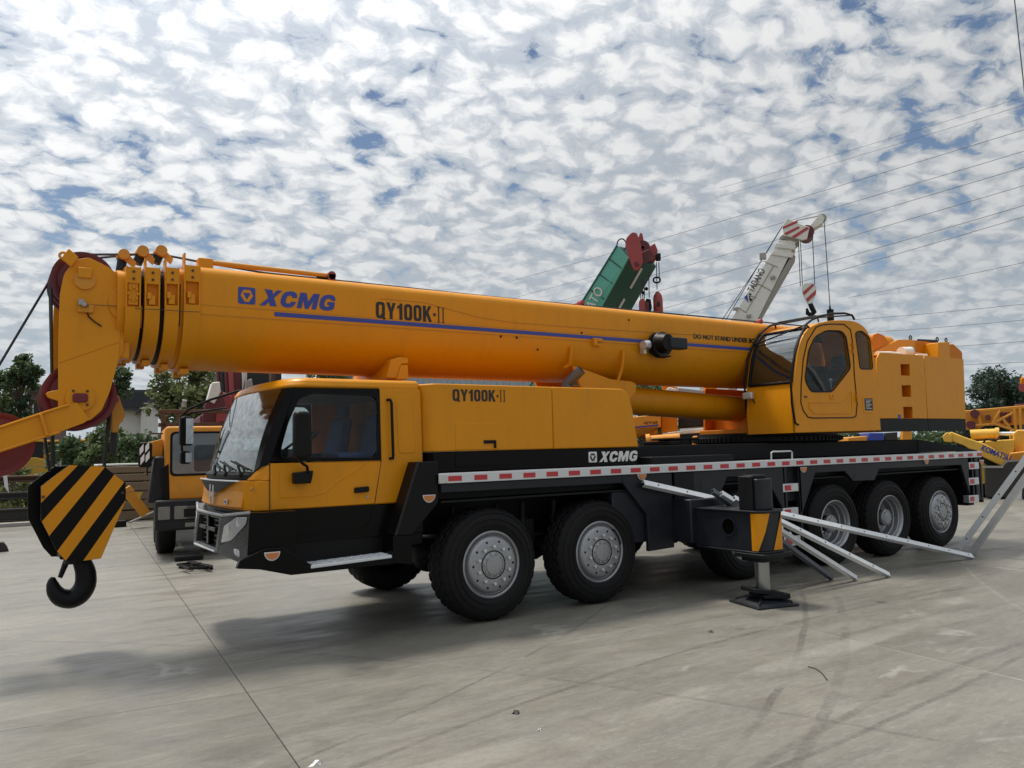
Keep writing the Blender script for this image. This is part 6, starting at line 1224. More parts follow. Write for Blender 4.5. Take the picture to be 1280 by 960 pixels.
# ================================================================== white crane boom further right
F4 = Frame(970, 33, 0)
wk = thing('white_crane', 'white truck crane far behind, its raised boom tip striped red', 'truck crane', F4.o, F4.a)
def g4(name, pts, w0, w1, m, bev=.02, r=.02, par=None): return obj(name, MB().prism(rpoly(F4.poly(pts, w0), r), w0, w1), m, par or wk, bev)
g4('boom', [(868, 500), (913, 401), (974, 300), (995.5, 301), (945, 403), (905, 500)], 0, 1.1, 'white_paint', .12)
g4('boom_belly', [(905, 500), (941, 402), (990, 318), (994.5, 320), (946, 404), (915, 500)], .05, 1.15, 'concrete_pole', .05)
g4('boom_collar', [(964, 318), (966.5, 313), (992.5, 316), (990.5, 322)], -.06, 1.2, 'white_paint', .03); g4('boom_collar', [(968, 309), (970.5, 304), (995, 307), (993.5, 311.5)], -.06, 1.2, 'white_paint', .03)
for (a, b) in (((955, 326.5), (972, 334)), ((936, 369), (945, 372)), ((945, 353), (965, 364))): obj('panel_seam', MB().tube([F4.P(*a, -.012), F4.P(*b, -.012)], .018, 5), 'concrete_pole', wk)
obj('panel_seam', MB().tube([F4.P(933, 389, -.012), F4.P(967, 332, -.012)], .018, 5), 'concrete_pole', wk); obj('panel_seam', MB().tube([F4.P(922, 384, -.012), F4.P(933.5, 391, -.012)], .018, 5), 'concrete_pole', wk)
for (x, y) in ((919.5, 386.5), (936, 395), (966, 347)): c = F4.P(x, y, 0); obj('cleat', MB().box(c.x-.09, c.x+.09, -.12, .0, c.z-.07, c.z+.07), 'concrete_pole', wk, .02)
dv = (F4.P(957, 338, 0)-F4.P(937, 374, 0)).normalized(); tw = (F4.P(955, 339, 0)-F4.P(938, 366, 0)).length; upv = Vector((-dv.z, 0, dv.x)); tm = text_mesh('lettering', 'TADANO', 'decal_black', tw, .28, .012); place_mesh(tm, F4.P(941.5, 366, -.008)-upv*.0, dv, upv); obj('lettering', tm, None, wk)
g4('logo_mark', [(930, 371.5), (934, 368), (935.5, 378.5)], -.014, -.008, 'decal_blue', 0, 0); g4('logo_mark', [(936, 366.5), (939.5, 367), (937, 372.5), (941, 373.5), (938, 377.5), (936.5, 374.5)], -.014, -.008, 'decal_black', 0, 0)
hd = g4('head', [(978, 282), (984, 272.5), (989, 275), (998, 279), (1012, 284), (1009, 298), (1003, 300), (993, 297), (979.5, 294)], -.15, .0, 'white_paint', .02)
for pts in ([(978.5, 283.5), (995, 276), (998.5, 277.5), (978.3, 286.5)], [(980, 291.5), (998.5, 282.5), (999.5, 285), (983, 293.8)], [(989, 296), (1008.5, 283.5), (1011.5, 285.5), (993.5, 297.5)]): g4('warning_stripe', pts, -.166, -.152, 'warning_red', 0, 0)
g4('head', [(978, 282), (984, 272.5), (989, 275), (998, 279), (1012, 284), (1009, 298), (1003, 300), (993, 297), (979.5, 294)], 1.05, 1.15, 'white_paint', .02); g4('head_box', [(974, 297), (980, 292), (1000, 299), (995.5, 303)], .0, 1.1, 'concrete_pole', .02); o = MB(); c = F4.P(1008, 293, .5); o.lathe([(.06, -.4), (.28, -.4), (.25, 0), (.28, .4), (.06, .4)], tuple(c), 'y', 28); obj('head_sheave', o, 'maroon', wk)
g4('tip_jib', [(1007, 285), (1013, 281.5), (1021, 272), (1027, 268), (1030.5, 272), (1029, 278), (1019, 284), (1012, 289)], .2, .8, 'white_paint', .02); o = MB(); c = F4.P(1027.5, 273, .5); o.lathe([(.03, -.08), (.17, -.08), (.15, 0), (.17, .08), (.03, .08)], tuple(c), 'y', 24); obj('tip_sheave', o, 'concrete_pole', wk); c = F4.P(954, 319, .2); o = MB(); o.box(c.x-.15, c.x+.12, .1, .4, c.z-.16, c.z+.1); obj('rope_guide', o, 'concrete_pole', wk, .03); g4('jib_stay', [(995, 275.2), (1023, 269.5), (1023, 270.6), (995, 276)], .45, .5, 'concrete_pole', 0, 0)
for pts in ([(979, 281), (957, 318), (900, 404)], [(977, 284), (955, 320), (905, 404)]): obj('rope', MB().tube([F4.P(a, b, .3) for a, b in pts], .016, 5), 'rope', wk)
for (a, b, c_, d_) in ((998, 299, 1000.5, 358), (1000.5, 299, 1003, 357), (1015.3, 290, 1018.5, 356), (1030, 275, 1037.5, 383)): obj('rope', MB().tube([F4.P(a, b, .5), F4.P(c_, d_, .5)], .016, 5), 'rope', wk)
h4 = thing('striped_hook_block', 'white and red striped hook block hanging from the white boom above the operator cab', 'hook block', F4.o, F4.a, group='hook blocks of the far cranes')
g4('block_plate', [(1003, 357.5), (1007, 353.5), (1016, 353.5), (1020.5, 358), (1020.5, 366), (1015, 379), (1010, 380), (1003, 366)], .35, .6, 'white_paint', .02, .04, h4)
for pts in ([(1003.5, 365), (1016, 354.5), (1018, 356), (1005.5, 369)], [(1007.5, 373.5), (1020.3, 362), (1019.5, 368), (1009.5, 377.5)]): g4('stripe', pts, .335, .348, 'warning_red', 0, 0, h4)
q = [F4.P(a, b, .5) for a, b in ((1012.5, 379), (1015, 385), (1017.5, 390), (1014, 394), (1009.5, 391.5), (1008.5, 385.5))]; obj('hook', MB().tube(q, [.09, .10, .11, .11, .09, .04], 10), 'black_matt', h4)
h5 = thing('whip_hook_weight', 'small black hook weight on a single rope behind the operator cab roof', 'hook block', F4.o, F4.a, group='hook blocks of the far cranes'); c = F4.P(1038, 394, .5); obj('weight', MB().cyl((c.x, c.y, c.z-.25), (c.x, c.y, c.z+.22), .13, n=20).cyl((c.x, c.y, c.z+.22), (c.x, c.y, c.z+.4), .05, .02, n=12), 'black_matt', h5, .02)
g4('carrier', [(850, 540), (850, 500), (935, 500), (935, 540)], .0, 3, 'white_paint', .05); g4('carrier_base', [(845, 585), (845, 541), (940, 541), (940, 585)], .0, 3, 'chassis_dark', .05)

# ================================================================== yellow crane body seen under the boom
F5 = Frame(850, 17.5, 0)
yk_ = thing('yellow_crane_body', 'yellow crane superstructure standing behind, seen in the gap under the boom', 'crane', F5.o, F5.a)
def g5(name, pts, w0, w1, m, bev=.015, r=.0, par=None): return obj(name, MB().prism(rpoly(F5.poly(pts, w0), r), w0, w1), m, par or yk_, bev)
g5('side_panel', [(780, 556), (780, 522), (826, 518), (826, 534), (800, 537), (780, 538)], 0, .6, 'old_yellow'); g5('blue_stripe', [(780, 534.5), (823, 530.5), (823, 532.3), (780, 536.3)], -.012, -.005, 'decal_blue', 0)
a = F5.p(805, 530.5); b = F5.p(822, 526.5); lettering('lettering', 'QY25', 'decal_black', a[0], b[0], a[1], a[1]+.06, -.01, yk_, bold=.02)
g5('tank', [(790, 548), (790, 538), (822, 535), (822, 545)], .1, .5, 'old_yellow', .06, .08); g5('upright', [(826, 548), (828, 480), (847, 484), (847, 545)], .2, .9, 'orange_and_shaded_yellow'); g5('upright', [(880, 545), (880, 482), (896, 484), (896, 545)], .3, .9, 'orange_and_shaded_yellow'); g5('dark_window', [(847.5, 536), (847.5, 484), (879.5, 488), (879.5, 534)], .6, .7, 'shed_wall'); g5('dark_window', [(849, 534.5), (849, 521), (879, 524), (879, 532)], .5, .58, 'interior_dark'); g5('white_rail', [(828, 545), (828, 541.5), (879.5, 535), (879.5, 540.5)], .1, .2, 'white_paint'); g5('roof_strip', [(828, 492), (836, 484), (846, 486), (846, 494)], .05, .15, 'white_paint')
o = MB(); o.cyl(F5.P(812, 551, -.3), F5.P(850, 548, -.3), .11, n=20); obj('cylinder', o, 'old_yellow', yk_); o = MB(); o.cyl(F5.P(808, 551.5, -.3), F5.P(813, 551, -.3), .15, n=20); obj('cylinder_eye', o, 'old_yellow', yk_, .02)
g5('counterweight', [(866, 562), (866, 545), (924, 544), (924, 562)], -.5, .3, 'old_yellow', .02); g5('weight_label', [(889, 558), (889, 549), (895, 549), (895, 558)], -.52, -.5, 'decal_black', 0)
g5('carrier', [(760, 600), (760, 558), (935, 563), (935, 600)], -.4, 1.6, 'chassis_dark', .02)
g5('red_hose', [(800, 560), (800, 558), (845, 556), (845, 558.5)], -.6, -.5, 'red_sheave', .0)
g5('rear_module', [(1060, 572), (1060, 547), (1084, 545), (1084, 572)], 3, 5, 'old_yellow'); g5('rear_module', [(1086, 552), (1086, 541), (1105, 541), (1105, 552)], 3, 4, 'decal_blue'); g5('rear_module', [(1060, 575), (1060, 552), (1140, 550), (1140, 575)], 3.2, 5, 'pale_yellow'); g5('vent', [(1106, 551), (1106, 541), (1122, 540), (1122, 550)], 3.1, 3.2, 'dark_steel'); g5('post', [(1128, 560), (1128, 538), (1140, 538), (1140, 560)], 3.0, 3.2, 'old_yellow'); 

# ================================================================== wheel loader and lattice boom at the right
F6 = Frame(1235, 27, 0)
lk = thing('wheel_loader', 'pale yellow wheel loader behind the crane tail with lettered lift arm and dark bucket', 'wheel loader', F6.o, F6.a)
def g6(name, pts, w0, w1, m, bev=.02, r=.0, par=None): return obj(name, MB().prism(rpoly(F6.poly(pts, w0), r), w0, w1), m, par or lk, bev)
arm = g6('lift_arm', [(1183, 543), (1189, 539.5), (1205, 546), (1232, 555), (1244, 562), (1263, 578), (1258, 583), (1250, 582), (1230, 572), (1205, 557), (1184, 549)], 0, .18, 'pale_yellow', .03); g6('lift_arm', [(1183, 543), (1189, 539.5), (1205, 546), (1232, 555), (1244, 562), (1263, 578), (1258, 583), (1250, 582), (1230, 572), (1205, 557), (1184, 549)], 1.4, 1.58, 'pale_yellow', .03)
a = F6.P(1226, 562, -.012); b = F6.P(1262, 576, -.012); dv = (b-a).normalized(); tm = text_mesh('lettering', 'KOMATSU', 'decal_blue', (b-a).length, .17, .03); place_mesh(tm, a-Vector((-dv.z, 0, dv.x))*.02, dv, Vector((-dv.z, 0, dv.x))); obj('lettering', tm, None, arm)
o = MB(); o.cyl(F6.P(1213, 543.5, .8), F6.P(1247, 542, .8), .15, n=20); o.cyl(F6.P(1244, 542, .8), F6.P(1249, 542, .8), .18, n=20); obj('tilt_cylinder', o, 'pale_yellow', lk); o = MB(); o.cyl(F6.P(1248, 542.3, .8), F6.P(1270, 542, .8), .06, n=14); obj('cylinder_rod', o, 'aluminium', lk)
g6('bell_crank', [(1268, 572), (1266, 542), (1272, 537), (1290, 538), (1300, 572)], .6, .9, 'pale_yellow', .03); g6('front_frame', [(1215, 575), (1215, 552), (1268, 549), (1268, 562), (1262, 572)], .3, 1.2, 'pale_yellow', .03); g6('arm_foot', [(1258, 580), (1262, 566), (1300, 562), (1300, 582)], .2, 1.4, 'old_yellow', .03)
g6('pivot_plate', [(1180, 552), (1178, 545), (1184, 540), (1190, 545), (1190, 553)], -.04, .5, 'pale_yellow', .02); obj('hose', MB().tube([F6.P(1228, 556, .2), F6.P(1232, 549, .1), F6.P(1245, 551, .1), F6.P(1250, 545, .3)], .03, 6).tube([F6.P(1195, 545, .1), F6.P(1205, 541, .1), F6.P(1213, 547, .2)], .03, 6), 'rubber', lk)
bu = g6('bucket', [(1230, 583), (1252, 583), (1258, 576), (1290, 574), (1300, 612), (1290, 624), (1232, 622)], -.5, 1.9, 'dark_steel', .04)
g6('bucket_lip', [(1228, 585), (1228, 582.4), (1254, 582.4), (1254, 585)], -.54, -.5, 'concrete_pole', .0)
for x_, w_ in ((1222, .4), (1330, .4), (1222, 1.9)):
    c = F6.P(x_, 590, w_); e = empty('wheel', lk, (c.x, c.y, .72)); o = MB(); o.lathe([(.34, -.25), (.5, -.28), (.66, -.25), (.72, -.18), (.72, .18), (.66, .25), (.5, .28), (.34, .25)], (0,0,0), 'y', 40); obj('tyre', o, 'rubber', e); o = MB(); o.lathe([(.34, -.25), (.32, -.12), (.1, -.1), (.001, -.1)], (0,0,0), 'y', 30); obj('rim', o, 'pale_yellow', e)
g6('cab_body', [(1300, 590), (1300, 500), (1370, 500), (1380, 590)], .1, 1.5, 'pale_yellow', .06)
F7 = Frame(1245, 34, 0)
bk_ = thing('lattice_boom', 'yellow crane boom with lattice side bracing lying low behind the loader', 'crane boom', F7.o, F7.a)
def g7(name, pts, w0, w1, m, bev=.02, r=.0): return obj(name, MB().prism(rpoly(F7.poly(pts, w0), r), w0, w1), m, bk_, bev)
g7('boom_box', [(1200, 537), (1202, 515), (1216, 512), (1270, 508), (1310, 505), (1310, 530), (1230, 532), (1222, 538)], .8, 1.7, 'old_yellow', .03); g7('top_chord', [(1200, 517), (1202, 513.5), (1270, 507.5), (1310, 504), (1310, 508), (1270, 511.5)], -.05, .15, 'old_yellow', .02)
def bar7(a, b, r=.05, m='old_yellow', w=-.02): return obj('brace', MB().tube([F7.P(*a, w), F7.P(*b, w)], r, 6), m, bk_)
for a, b in (((1240, 530), (1266, 516)), ((1244, 530), (1268, 538)), ((1252, 521), (1263, 536)), ((1222, 514), (1226, 531)), ((1268, 510), (1270, 540)), ((1275, 510), (1276, 540)), ((1216, 532), (1244, 530)), ((1203, 520), (1208, 534)), ((1240, 530), (1250, 513))): bar7(a, b)
for x, y in ((1218.5, 517), (1235, 521.5), (1213.5, 531)): c = F7.P(x, y, -.05); obj('pin', MB().cyl((c.x, -.1, c.z), (c.x, .8, c.z), .15 if x < 1230 else .09, n=16), 'maroon', bk_)
for x in (1252, 1257, 1262): c = F7.P(x, 522, .75); obj('red_mark', MB().box(c.x-.05, c.x+.05, .74, .79, c.z-.2, c.z+.2), 'maroon', bk_)
g7('support', [(1262, 590), (1262, 538), (1282, 538), (1282, 590)], .3, 1.4, 'old_yellow', .03); g7('carrier', [(1195, 590), (1195, 548), (1300, 546), (1300, 590)], 1.0, 2.2, 'chassis_dark', .03); g7('roof_cover', [(1268, 508), (1268, 505.5), (1290, 504), (1290, 507)], .2, .9, 'maroon', .02)
F8 = Frame(1290, 24, 0); bt = thing('orange_boom_tip', 'orange boom tip poking in at the right edge in front of the tree', 'crane boom', F8.o, F8.a); pl = F8.poly([(1275, 480), (1275, 472), (1300, 466), (1340, 470), (1340, 486), (1278, 486)], 0); obj('tip', MB().prism(pl, 0, .5), 'orange_and_shaded_yellow', bt, .04); obj('tip_pin', MB().cyl((F8.P(1278, 484, -.05).x, -.05, F8.P(1278, 484).z), (F8.P(1278, 484, -.05).x, .55, F8.P(1278, 484).z), .09, n=14), 'dusty_red', bt); obj('tip_mast', MB().prism(F8.poly([(1325, 600), (1325, 486), (1338, 486), (1338, 600)], 0), .1, .4), 'orange_and_shaded_yellow', bt, .03)
c = at(1272, 624, z=0); tag(obj('white_bucket', MB().lathe([(.001, 0), (.12, 0), (.14, .28), (.125, .28), (.11, .03)], (c.x, c.y, 0), 'z', 24), 'paper_white'), 'small white plastic bucket on the ground by the leaning bars', 'bucket')
# ================================================================== far setting: stacks, field, houses, shed, trees, wires
rw = random.Random(11)
# timber stack at the edge of the yard
WZ = [(100, 185)]
def timber(u0, v0, u1, v1, dist_y, depth, k, label):
    a = at(u0, v0, y=dist_y); b = at(u1, v1, y=dist_y); z0, z1 = min(a.z, b.z), max(a.z, b.z)
    return tag(obj('timber', MB().box(a.x, b.x, dist_y, dist_y+depth, max(z0, .01), z1), 'plank_wood', bevel=.015), label, 'timber', 'timbers of the stack at the yard edge')
zs = [0.02]
ypos = 17.6; xl = at(96, 600, y=ypos).x; xr = at(204, 600, y=ypos).x
row_names = ['bottom', 'second', 'third', 'fourth', 'fifth', 'topmost']
z_ = .02
for r_i, hgt in enumerate((.26, .24, .22, .24, .20, .18)):
    j = rw.uniform(-.15, .15)
    tag(obj('timber', MB().box(xl+j, xr+rw.uniform(-.2, .5), ypos+rw.uniform(-.05, .05), ypos+1.0, z_, z_+hgt), 'plank_wood', bevel=.018), row_names[r_i]+' weathered timber of the wood stack between the hook block and the yellow truck', 'timber', 'timbers of the stack at the yard edge')
    z_ += hgt+.03
    if r_i < 5:
        for x in (xl+.4, xr-.5): tag(obj('spacer_batten', MB().box(x, x+.08, ypos+.05, ypos+.95, z_-.0295, z_-.0005), 'plank_wood'), ('left' if x < xl+1 else 'right')+' batten lying on the '+row_names[r_i]+' timber of the wood stack', 'batten', 'battens of the wood stack')
tag(obj('white_sheet', MB().box(xl+.5, xr+.3, ypos+.1, ypos+.95, z_, z_+.05), 'paper_white', bevel=.01), 'white sheet laid along the top of the wood stack', 'sheet')
# steel girders left
for i, (p0, p1, q0, q1, yy, m, lab) in enumerate(((-60, 92, 657, 632, 18.6, 'dark_steel', 'black box girder lying lowest at the left yard edge'), (-60, 96, 628, 612, 18.9, 'dark_steel', 'dark middle girder lying on the black box girder at the left'), (-60, 110, 606, 592, 19.2, 'rusty', 'rusty brown topmost girder of the left pile'))):
    a = at(p0, q0, y=yy); b = at(p1, q1, y=yy); z0 = max(.01, a.z); z1 = b.z
    gm = MB(); gm.box(a.x, b.x, yy, yy+.6, z0, z0+.05); gm.box(a.x, b.x, yy, yy+.6, z1-.05, z1); gm.box(a.x, b.x, yy+.08, yy+.52, z0+.05, z1-.05)
    tag(obj('steel_girder', gm, m, bevel=.008), lab, 'girder', 'girders piled at the left yard edge')
a = at(20, 645, y=18.2); tag(obj('pale_rail', MB().box(a.x-3, a.x+1.4, 18.1, 18.35, .0, .10), 'concrete_pole', bevel=.01), 'pale steel rail on the ground before the black box girder', 'rail')
a = at(3, 590, y=18.5); tag(obj('rag', MB().sheet([[(a.x+.05*i+.02*j, 18.55-.02*j+.02*sin(3*i), a.z-.13*j-.03*i*j) for i in range(3)] for j in range(4)], True, .01, (0, 1, 0)), 'plaster'), 'pinkish rag hanging over the left girders', 'rag')
# yellow jib and triangle flag by the stack
a = at(157, 612, y=15); b = at(183, 640, y=15); tag(obj('yellow_strut', MB().hexa([(a.x-.1, 15, a.z-.05), (a.x+.1, 15, a.z+.1), (b.x+.1, 15, b.z), (b.x-.1, 15, b.z-.12)], [(a.x-.1, 15.15, a.z-.05), (a.x+.1, 15.15, a.z+.1), (b.x+.1, 15.15, b.z), (b.x-.1, 15.15, b.z-.12)]), 'old_yellow', bevel=.01), 'short yellow strut propped against the wood stack', 'strut')
a = at(174, 616, y=14.8); fg = thing('pennant', 'little yellow triangular pennant on a rope beside the yellow truck', 'pennant', (a.x, 14.8, 0)); obj('cloth', MB().prism([(-.09, a.z+.03), (.09, a.z+.03), (0, a.z-.17)], 0, .006), 'pale_yellow', fg); obj('rope', MB().tube([(-1.6, 0, a.z+.0), (0, 0, a.z+.035), (1.2, 0, a.z+.05)], .008, 5), 'rope', fg)
a = at(162, 655, z=0); b = at(192, 640, y=a.y+.5); tag(obj('scrap_pipe', MB().tube([(a.x, a.y, .04), (b.x, b.y, max(.06, b.z))], .03, 8), 'concrete_pole'), 'thin pale pipe lying aslant in front of the wood stack', 'pipe')
# rough field behind the yard
fld = MB(); nx, ny = 40, 16; rows = []
for j in range(ny):
    y = 20.5+j*j*.55; rows.append([(-60+i*4.5+rw.uniform(-.5, .5), y+rw.uniform(-.3, .3), -.12+min(1, j/4)*(.25+rw.uniform(-.06, .10))) for i in range(nx)])
fld.sheet(rows, True); obj('field', fld, 'soil', kind='structure')
gr = MB(); rg = random.Random(21)
for k in range(26000):
    y = 20.6+abs(rg.gauss(0, 9)); x = rg.uniform(-9, 12+y*.5) if rg.random() < .8 else rg.uniform(-25, 60); s = rg.uniform(.12, .42)*(1.0 if y < 32 else 1.7); a = rg.uniform(0, pi); dx, dy = cos(a)*s*.13, sin(a)*s*.13; lx, ly = rg.uniform(-.3, .3)*s, rg.uniform(-.3, .3)*s; zg = .05
    gr.add([(x-dx, y-dy, zg), (x+dx, y+dy, zg), (x+lx, y+ly, zg+s)], [(0, 1, 2)])
me = gr.mesh('rough_grass', 'grass', False); o = obj('rough_grass', me, None); o['kind'] = 'stuff'; o['label'] = 'rough green and straw coloured grass growing behind the yard'; o['category'] = 'grass'
# far row of yellow machines in the field
for i, (px, w_, d) in enumerate(((36, 1.5, 44), (66, 1.8, 45), (98, 1.6, 44), (124, 1.2, 43))):
    Fm = Frame(px, d, 10*i); m0 = thing('yellow_machine', ['leftmost distant yellow machine in the field beyond the girders', 'second distant yellow machine in the field from the left', 'third distant yellow machine in the field from the left', 'rightmost distant yellow machine in the field, partly behind the bushes'][i], 'machine', Fm.o, Fm.a, 'distant yellow machines in the field')
    obj('body', MB().prism(rpoly([(-w_*.6, .7), (w_*.6, .7), (w_*.6, 1.7), (w_*.2, 1.9), (-w_*.6, 1.8)], .1), 0, 1.6), 'pale_yellow', m0, .05); obj('cab', MB().box(-w_*.1, w_*.4, .2, 1.4, 1.85, 2.6), 'interior_dark', m0, .04); obj('cab_roof', MB().box(-w_*.15, w_*.45, .1, 1.5, 2.61, 2.72), 'pale_yellow', m0, .03); obj('undercarriage', MB().box(-w_*.6, w_*.6, .1, 1.5, .05, .69), 'dark_steel', m0, .1); obj('boom', MB().tube([(w_*.3, .8, 1.7), (w_*.8, .8, 2.3), (w_*1.1, .8, 1.6)], .13, 8), 'pale_yellow', m0)
o = MB()
fr_ = thing('fence', 'thin wire fence on posts along the field edge', 'fence', (-4, 30, 0))
for k in range(9): obj('post', MB().cyl((k*2.2, 0, 0), (k*2.2, 0, 1.7), .035, n=8), 'concrete_pole', fr_)
for z_ in (.5, 1.0, 1.5): obj('wire', MB().tube([(0, 0, z_), (17.6, 0, z_)], .012, 4), 'rope', fr_)
# ---- houses
def house(name, label, px0, px1, py_eave, py_ridge, d, wall, gable_right=False):
    Fh = Frame((px0+px1)/2, d, 0); h_ = thing(name, label, 'house', Fh.o, Fh.a)
    a = Fh.p(px0, py_eave)[0]; b = Fh.p(px1, py_eave)[0]; ze = Fh.p(px0, py_eave)[1]; zr = Fh.p(px0, py_ridge)[1]; D = 7.0
    obj('wall', MB().box(a, b, 0, D, 0, ze), wall, h_)
    if gable_right:
        g0 = Fh.p(176, 516)[0]; g1 = Fh.p(197, 516)[0]; zg = Fh.p(187, 504)[1]; ze2 = Fh.p(187, 515)[1]
        obj('gable', MB().prism([(g0, 0), (g1, 0), (g1, ze2), ((g0+g1)/2, zg), (g0, ze2)], -1.2, .2), 'plaster', h_); gm = (g0+g1)/2
        rf2 = obj('gable_roof', MB().hexa([(g0-.35, -1.5, ze2-.25), (gm, -1.5, zg), (gm, -1.5, zg+.22), (g0-.35, -1.5, ze2-.03)], [(g0-.35, 3, ze2-.25), (gm, 3, zg), (gm, 3, zg+.22), (g0-.35, 3, ze2-.03)]).hexa([(g1+.35, -1.5, ze2-.25), (gm, -1.5, zg), (gm, -1.5, zg+.22), (g1+.35, -1.5, ze2-.03)], [(g1+.35, 3, ze2-.25), (gm, 3, zg), (gm, 3, zg+.22), (g1+.35, 3, ze2-.03)]), 'slate', h_)
    rf = obj('roof', MB().hexa([(a-.5, -.7, ze-.1), (b+.5, -.7, ze-.1), (b+.2, D/2, zr), (a-.2, D/2, zr)], [(a-.5, -.7, ze+.12), (b+.5, -.7, ze+.12), (b+.2, D/2, zr+.22), (a-.2, D/2, zr+.22)]).hexa([(a-.5, D+.7, ze-.1), (b+.5, D+.7, ze-.1), (b+.2, D/2, zr), (a-.2, D/2, zr)], [(a-.5, D+.7, ze+.12), (b+.5, D+.7, ze+.12), (b+.2, D/2, zr+.22), (a-.2, D/2, zr+.22)]), 'slate', h_)
    rows_ = MB()
    for k in range(14):
        t = k/14; z0 = ze+.13+(zr-ze+.1)*t; y0 = -.7+(D/2+.7)*t; rows_.box(a-.5, b+.5, y0-.05, y0+.1, z0, z0+.05)
    obj('tile_courses', rows_, 'slate', rf); obj('ridge', MB().box(a-.25, b+.25, D/2-.18, D/2+.18, zr+.2, zr+.42).prism([(b+.25, zr+.2), (b+.55, zr+.3), (b+.5, zr+.75), (b+.25, zr+.42)], D/2-.15, D/2+.15), 'slate', rf)
    for k in range(0 if gable_right else 2): x = a+(b-a)*(.3+.4*k); w__ = obj('window', MB().box(x-.5, x+.5, -.06, .02, ze-1.9, ze-.7), 'plaster', h_); obj('pane', MB().box(x-.42, x+.42, -.09, -.065, ze-1.82, ze-.78), 'interior_dark', w__)
house('house', 'grey roofed house with brownish wall standing behind the left trees', 37, 84, 489, 486.5, 66, 'old_brick')
house('house', 'dark roofed house with a white gable seen below the boom collars', 136, 188, 512, 489.5, 64, 'plaster', True)
# ---- long shed behind the crane
Fs = Frame(600, 48, -20); sh = thing('shed', 'long blue grey corrugated shed seen in the gap between boom and cab', 'shed', Fs.o, Fs.a)
a = Fs.p(398, 470)[0]; b = Fs.p(783, 470)[0]; zt = 8.0
obj('wall', MB().box(a, b, 0, .1, 0, zt), 'shed_wall', sh); cor = MB(); x = a
while x < b: cor.hexa([(x, 0, 0), (x+.2, 0, 0), (x+.15, -.06, 0), (x+.05, -.06, 0)], [(x, 0, zt), (x+.2, 0, zt), (x+.15, -.06, zt), (x+.05, -.06, zt)]); x += .4
obj('corrugation', cor, 'shed_wall', sh); obj('end_wall', MB().box(a, a+.1, .1, 12, 0, zt), 'shed_wall', sh); obj('roof', MB().box(a-.3, b+.3, -.4, 12, zt, zt+.15), 'slate', sh)
for x in (a+.5, a+2.2): obj('downpipe', MB().cyl((x, -.2, 0), (x, -.2, zt), .12, n=10), 'concrete_pole', sh)
# ---- trees
def tree(name, label, base, h, crown, m, seed, leaf=.26, n=5200, trunk=.16, group='trees around the yard', lean=0, cat='tree'):
    """crown: list of (dx, dy, z, rx, ry, rz) lobes; clumps of leaves round limb ends"""
    R = random.Random(seed); t = thing(name, label, cat, base, group=group); tb = MB(); lf = MB()
    tb.tube([(0, 0, -.2), (lean*.3, 0, h*.25), (lean*.6+R.uniform(-.1, .1), R.uniform(-.1, .1), h*.5), (lean, 0, h*.8)], [trunk*1.25, trunk, trunk*.7, trunk*.25], 9)
    vol = [c[3]*c[4]*c[5] for c in crown]; tot = sum(vol); ends = []
    for c, v in zip(crown, vol):
        k = max(3, int(46*v/tot*len(crown)**.5))
        for _ in range(k):
            while True:
                q = Vector((R.uniform(-1, 1), R.uniform(-1, 1), R.uniform(-1, 1)))
                if .15 < q.length < 1: break
            q = q*(q.length**-.35); e = Vector((c[0]+q.x*c[3]*.9, c[1]+q.y*c[4]*.9, c[2]+q.z*c[5]*.9)); ends.append((e, R.uniform(.22, .42)*min(c[3], c[5])))
    for e, r in ends[::2]:
        z0 = min(h*.75, max(h*.25, e.z-.8-R.random())); s = Vector((lean*z0/h, 0, z0)); mid = s.lerp(e, .5)+Vector((0, 0, .15)); tb.tube([s, mid, e], [trunk*.38, trunk*.2, trunk*.06], 5)
    tot_r = sum(r*r for _, r in ends)
    for e, r in ends:
        for _ in range(int(n*r*r/tot_r)):
            q = Vector((R.gauss(0, 1), R.gauss(0, 1), R.gauss(0, .8))); q = q.normalized()*(r*R.uniform(.25, 1.12)); p = e+q; s = leaf*R.uniform(.55, 1.2)
            a = Vector((R.gauss(0, 1), R.gauss(0, 1), R.gauss(0, .6))).normalized(); b = a.cross(Vector((R.gauss(0, 1), R.gauss(0, 1), R.gauss(0, 1)))).normalized()
            lf.add([p-a*s*.5, p+b*s*.28, p+a*s*.5, p-b*s*.28], [(0, 1, 2, 3)])
    obj('trunk', tb, 'bark', t); obj('crown', lf.mesh('crown', m, False), None, t); return t
def gb(px, d): f_ = Frame(px, d); return (f_.o.x, f_.o.y, 0)
tree('tree', 'leafy tree rising at the left edge behind the girders', gb(-2, 45), 6.3, [(-.3, 0, 4.6, 1.3, 1.4, 1.5), (.9, .2, 5.6, .9, .9, .8), (-1.0, 0, 3.0, 1.2, 1.2, 1.2), (.2, 0, 2.4, 1.3, 1.2, .9)], 'leaves_mid', 1, .24, 5200)
tree('tree', 'slender tree with open crown between the left edge and the boom head', gb(22, 43), 6.8, [(.2, 0, 5.9, .75, .8, .7), (-.6, .2, 5.3, .6, .7, .6), (.7, 0, 4.8, .55, .6, .5), (0, 0, 3.8, .6, .7, .8)], 'leaves_dark', 2, .22, 3600, .1)
tree('tree', 'tall tree showing just behind the boom head at the first collar', gb(143, 50), 7.2, [(0, 0, 6.2, .8, .8, .9), (.5, 0, 5.4, .55, .6, .5), (-.9, 0, 4.6, .9, .9, .8)], 'leaves_dark', 3, .22, 4200)
tree('tree', 'round leafy tree left of the red crane winch, below the boom collars', gb(236, 38), 6.2, [(0, 0, 4.7, 1.5, 1.4, 1.3), (1.0, 0, 4.9, 1.1, 1.1, 1.1), (-1.2, .1, 4.0, .8, .9, .8), (.2, 0, 3.2, 1.5, 1.4, .9)], 'leaves_olive', 4, .24, 6800)
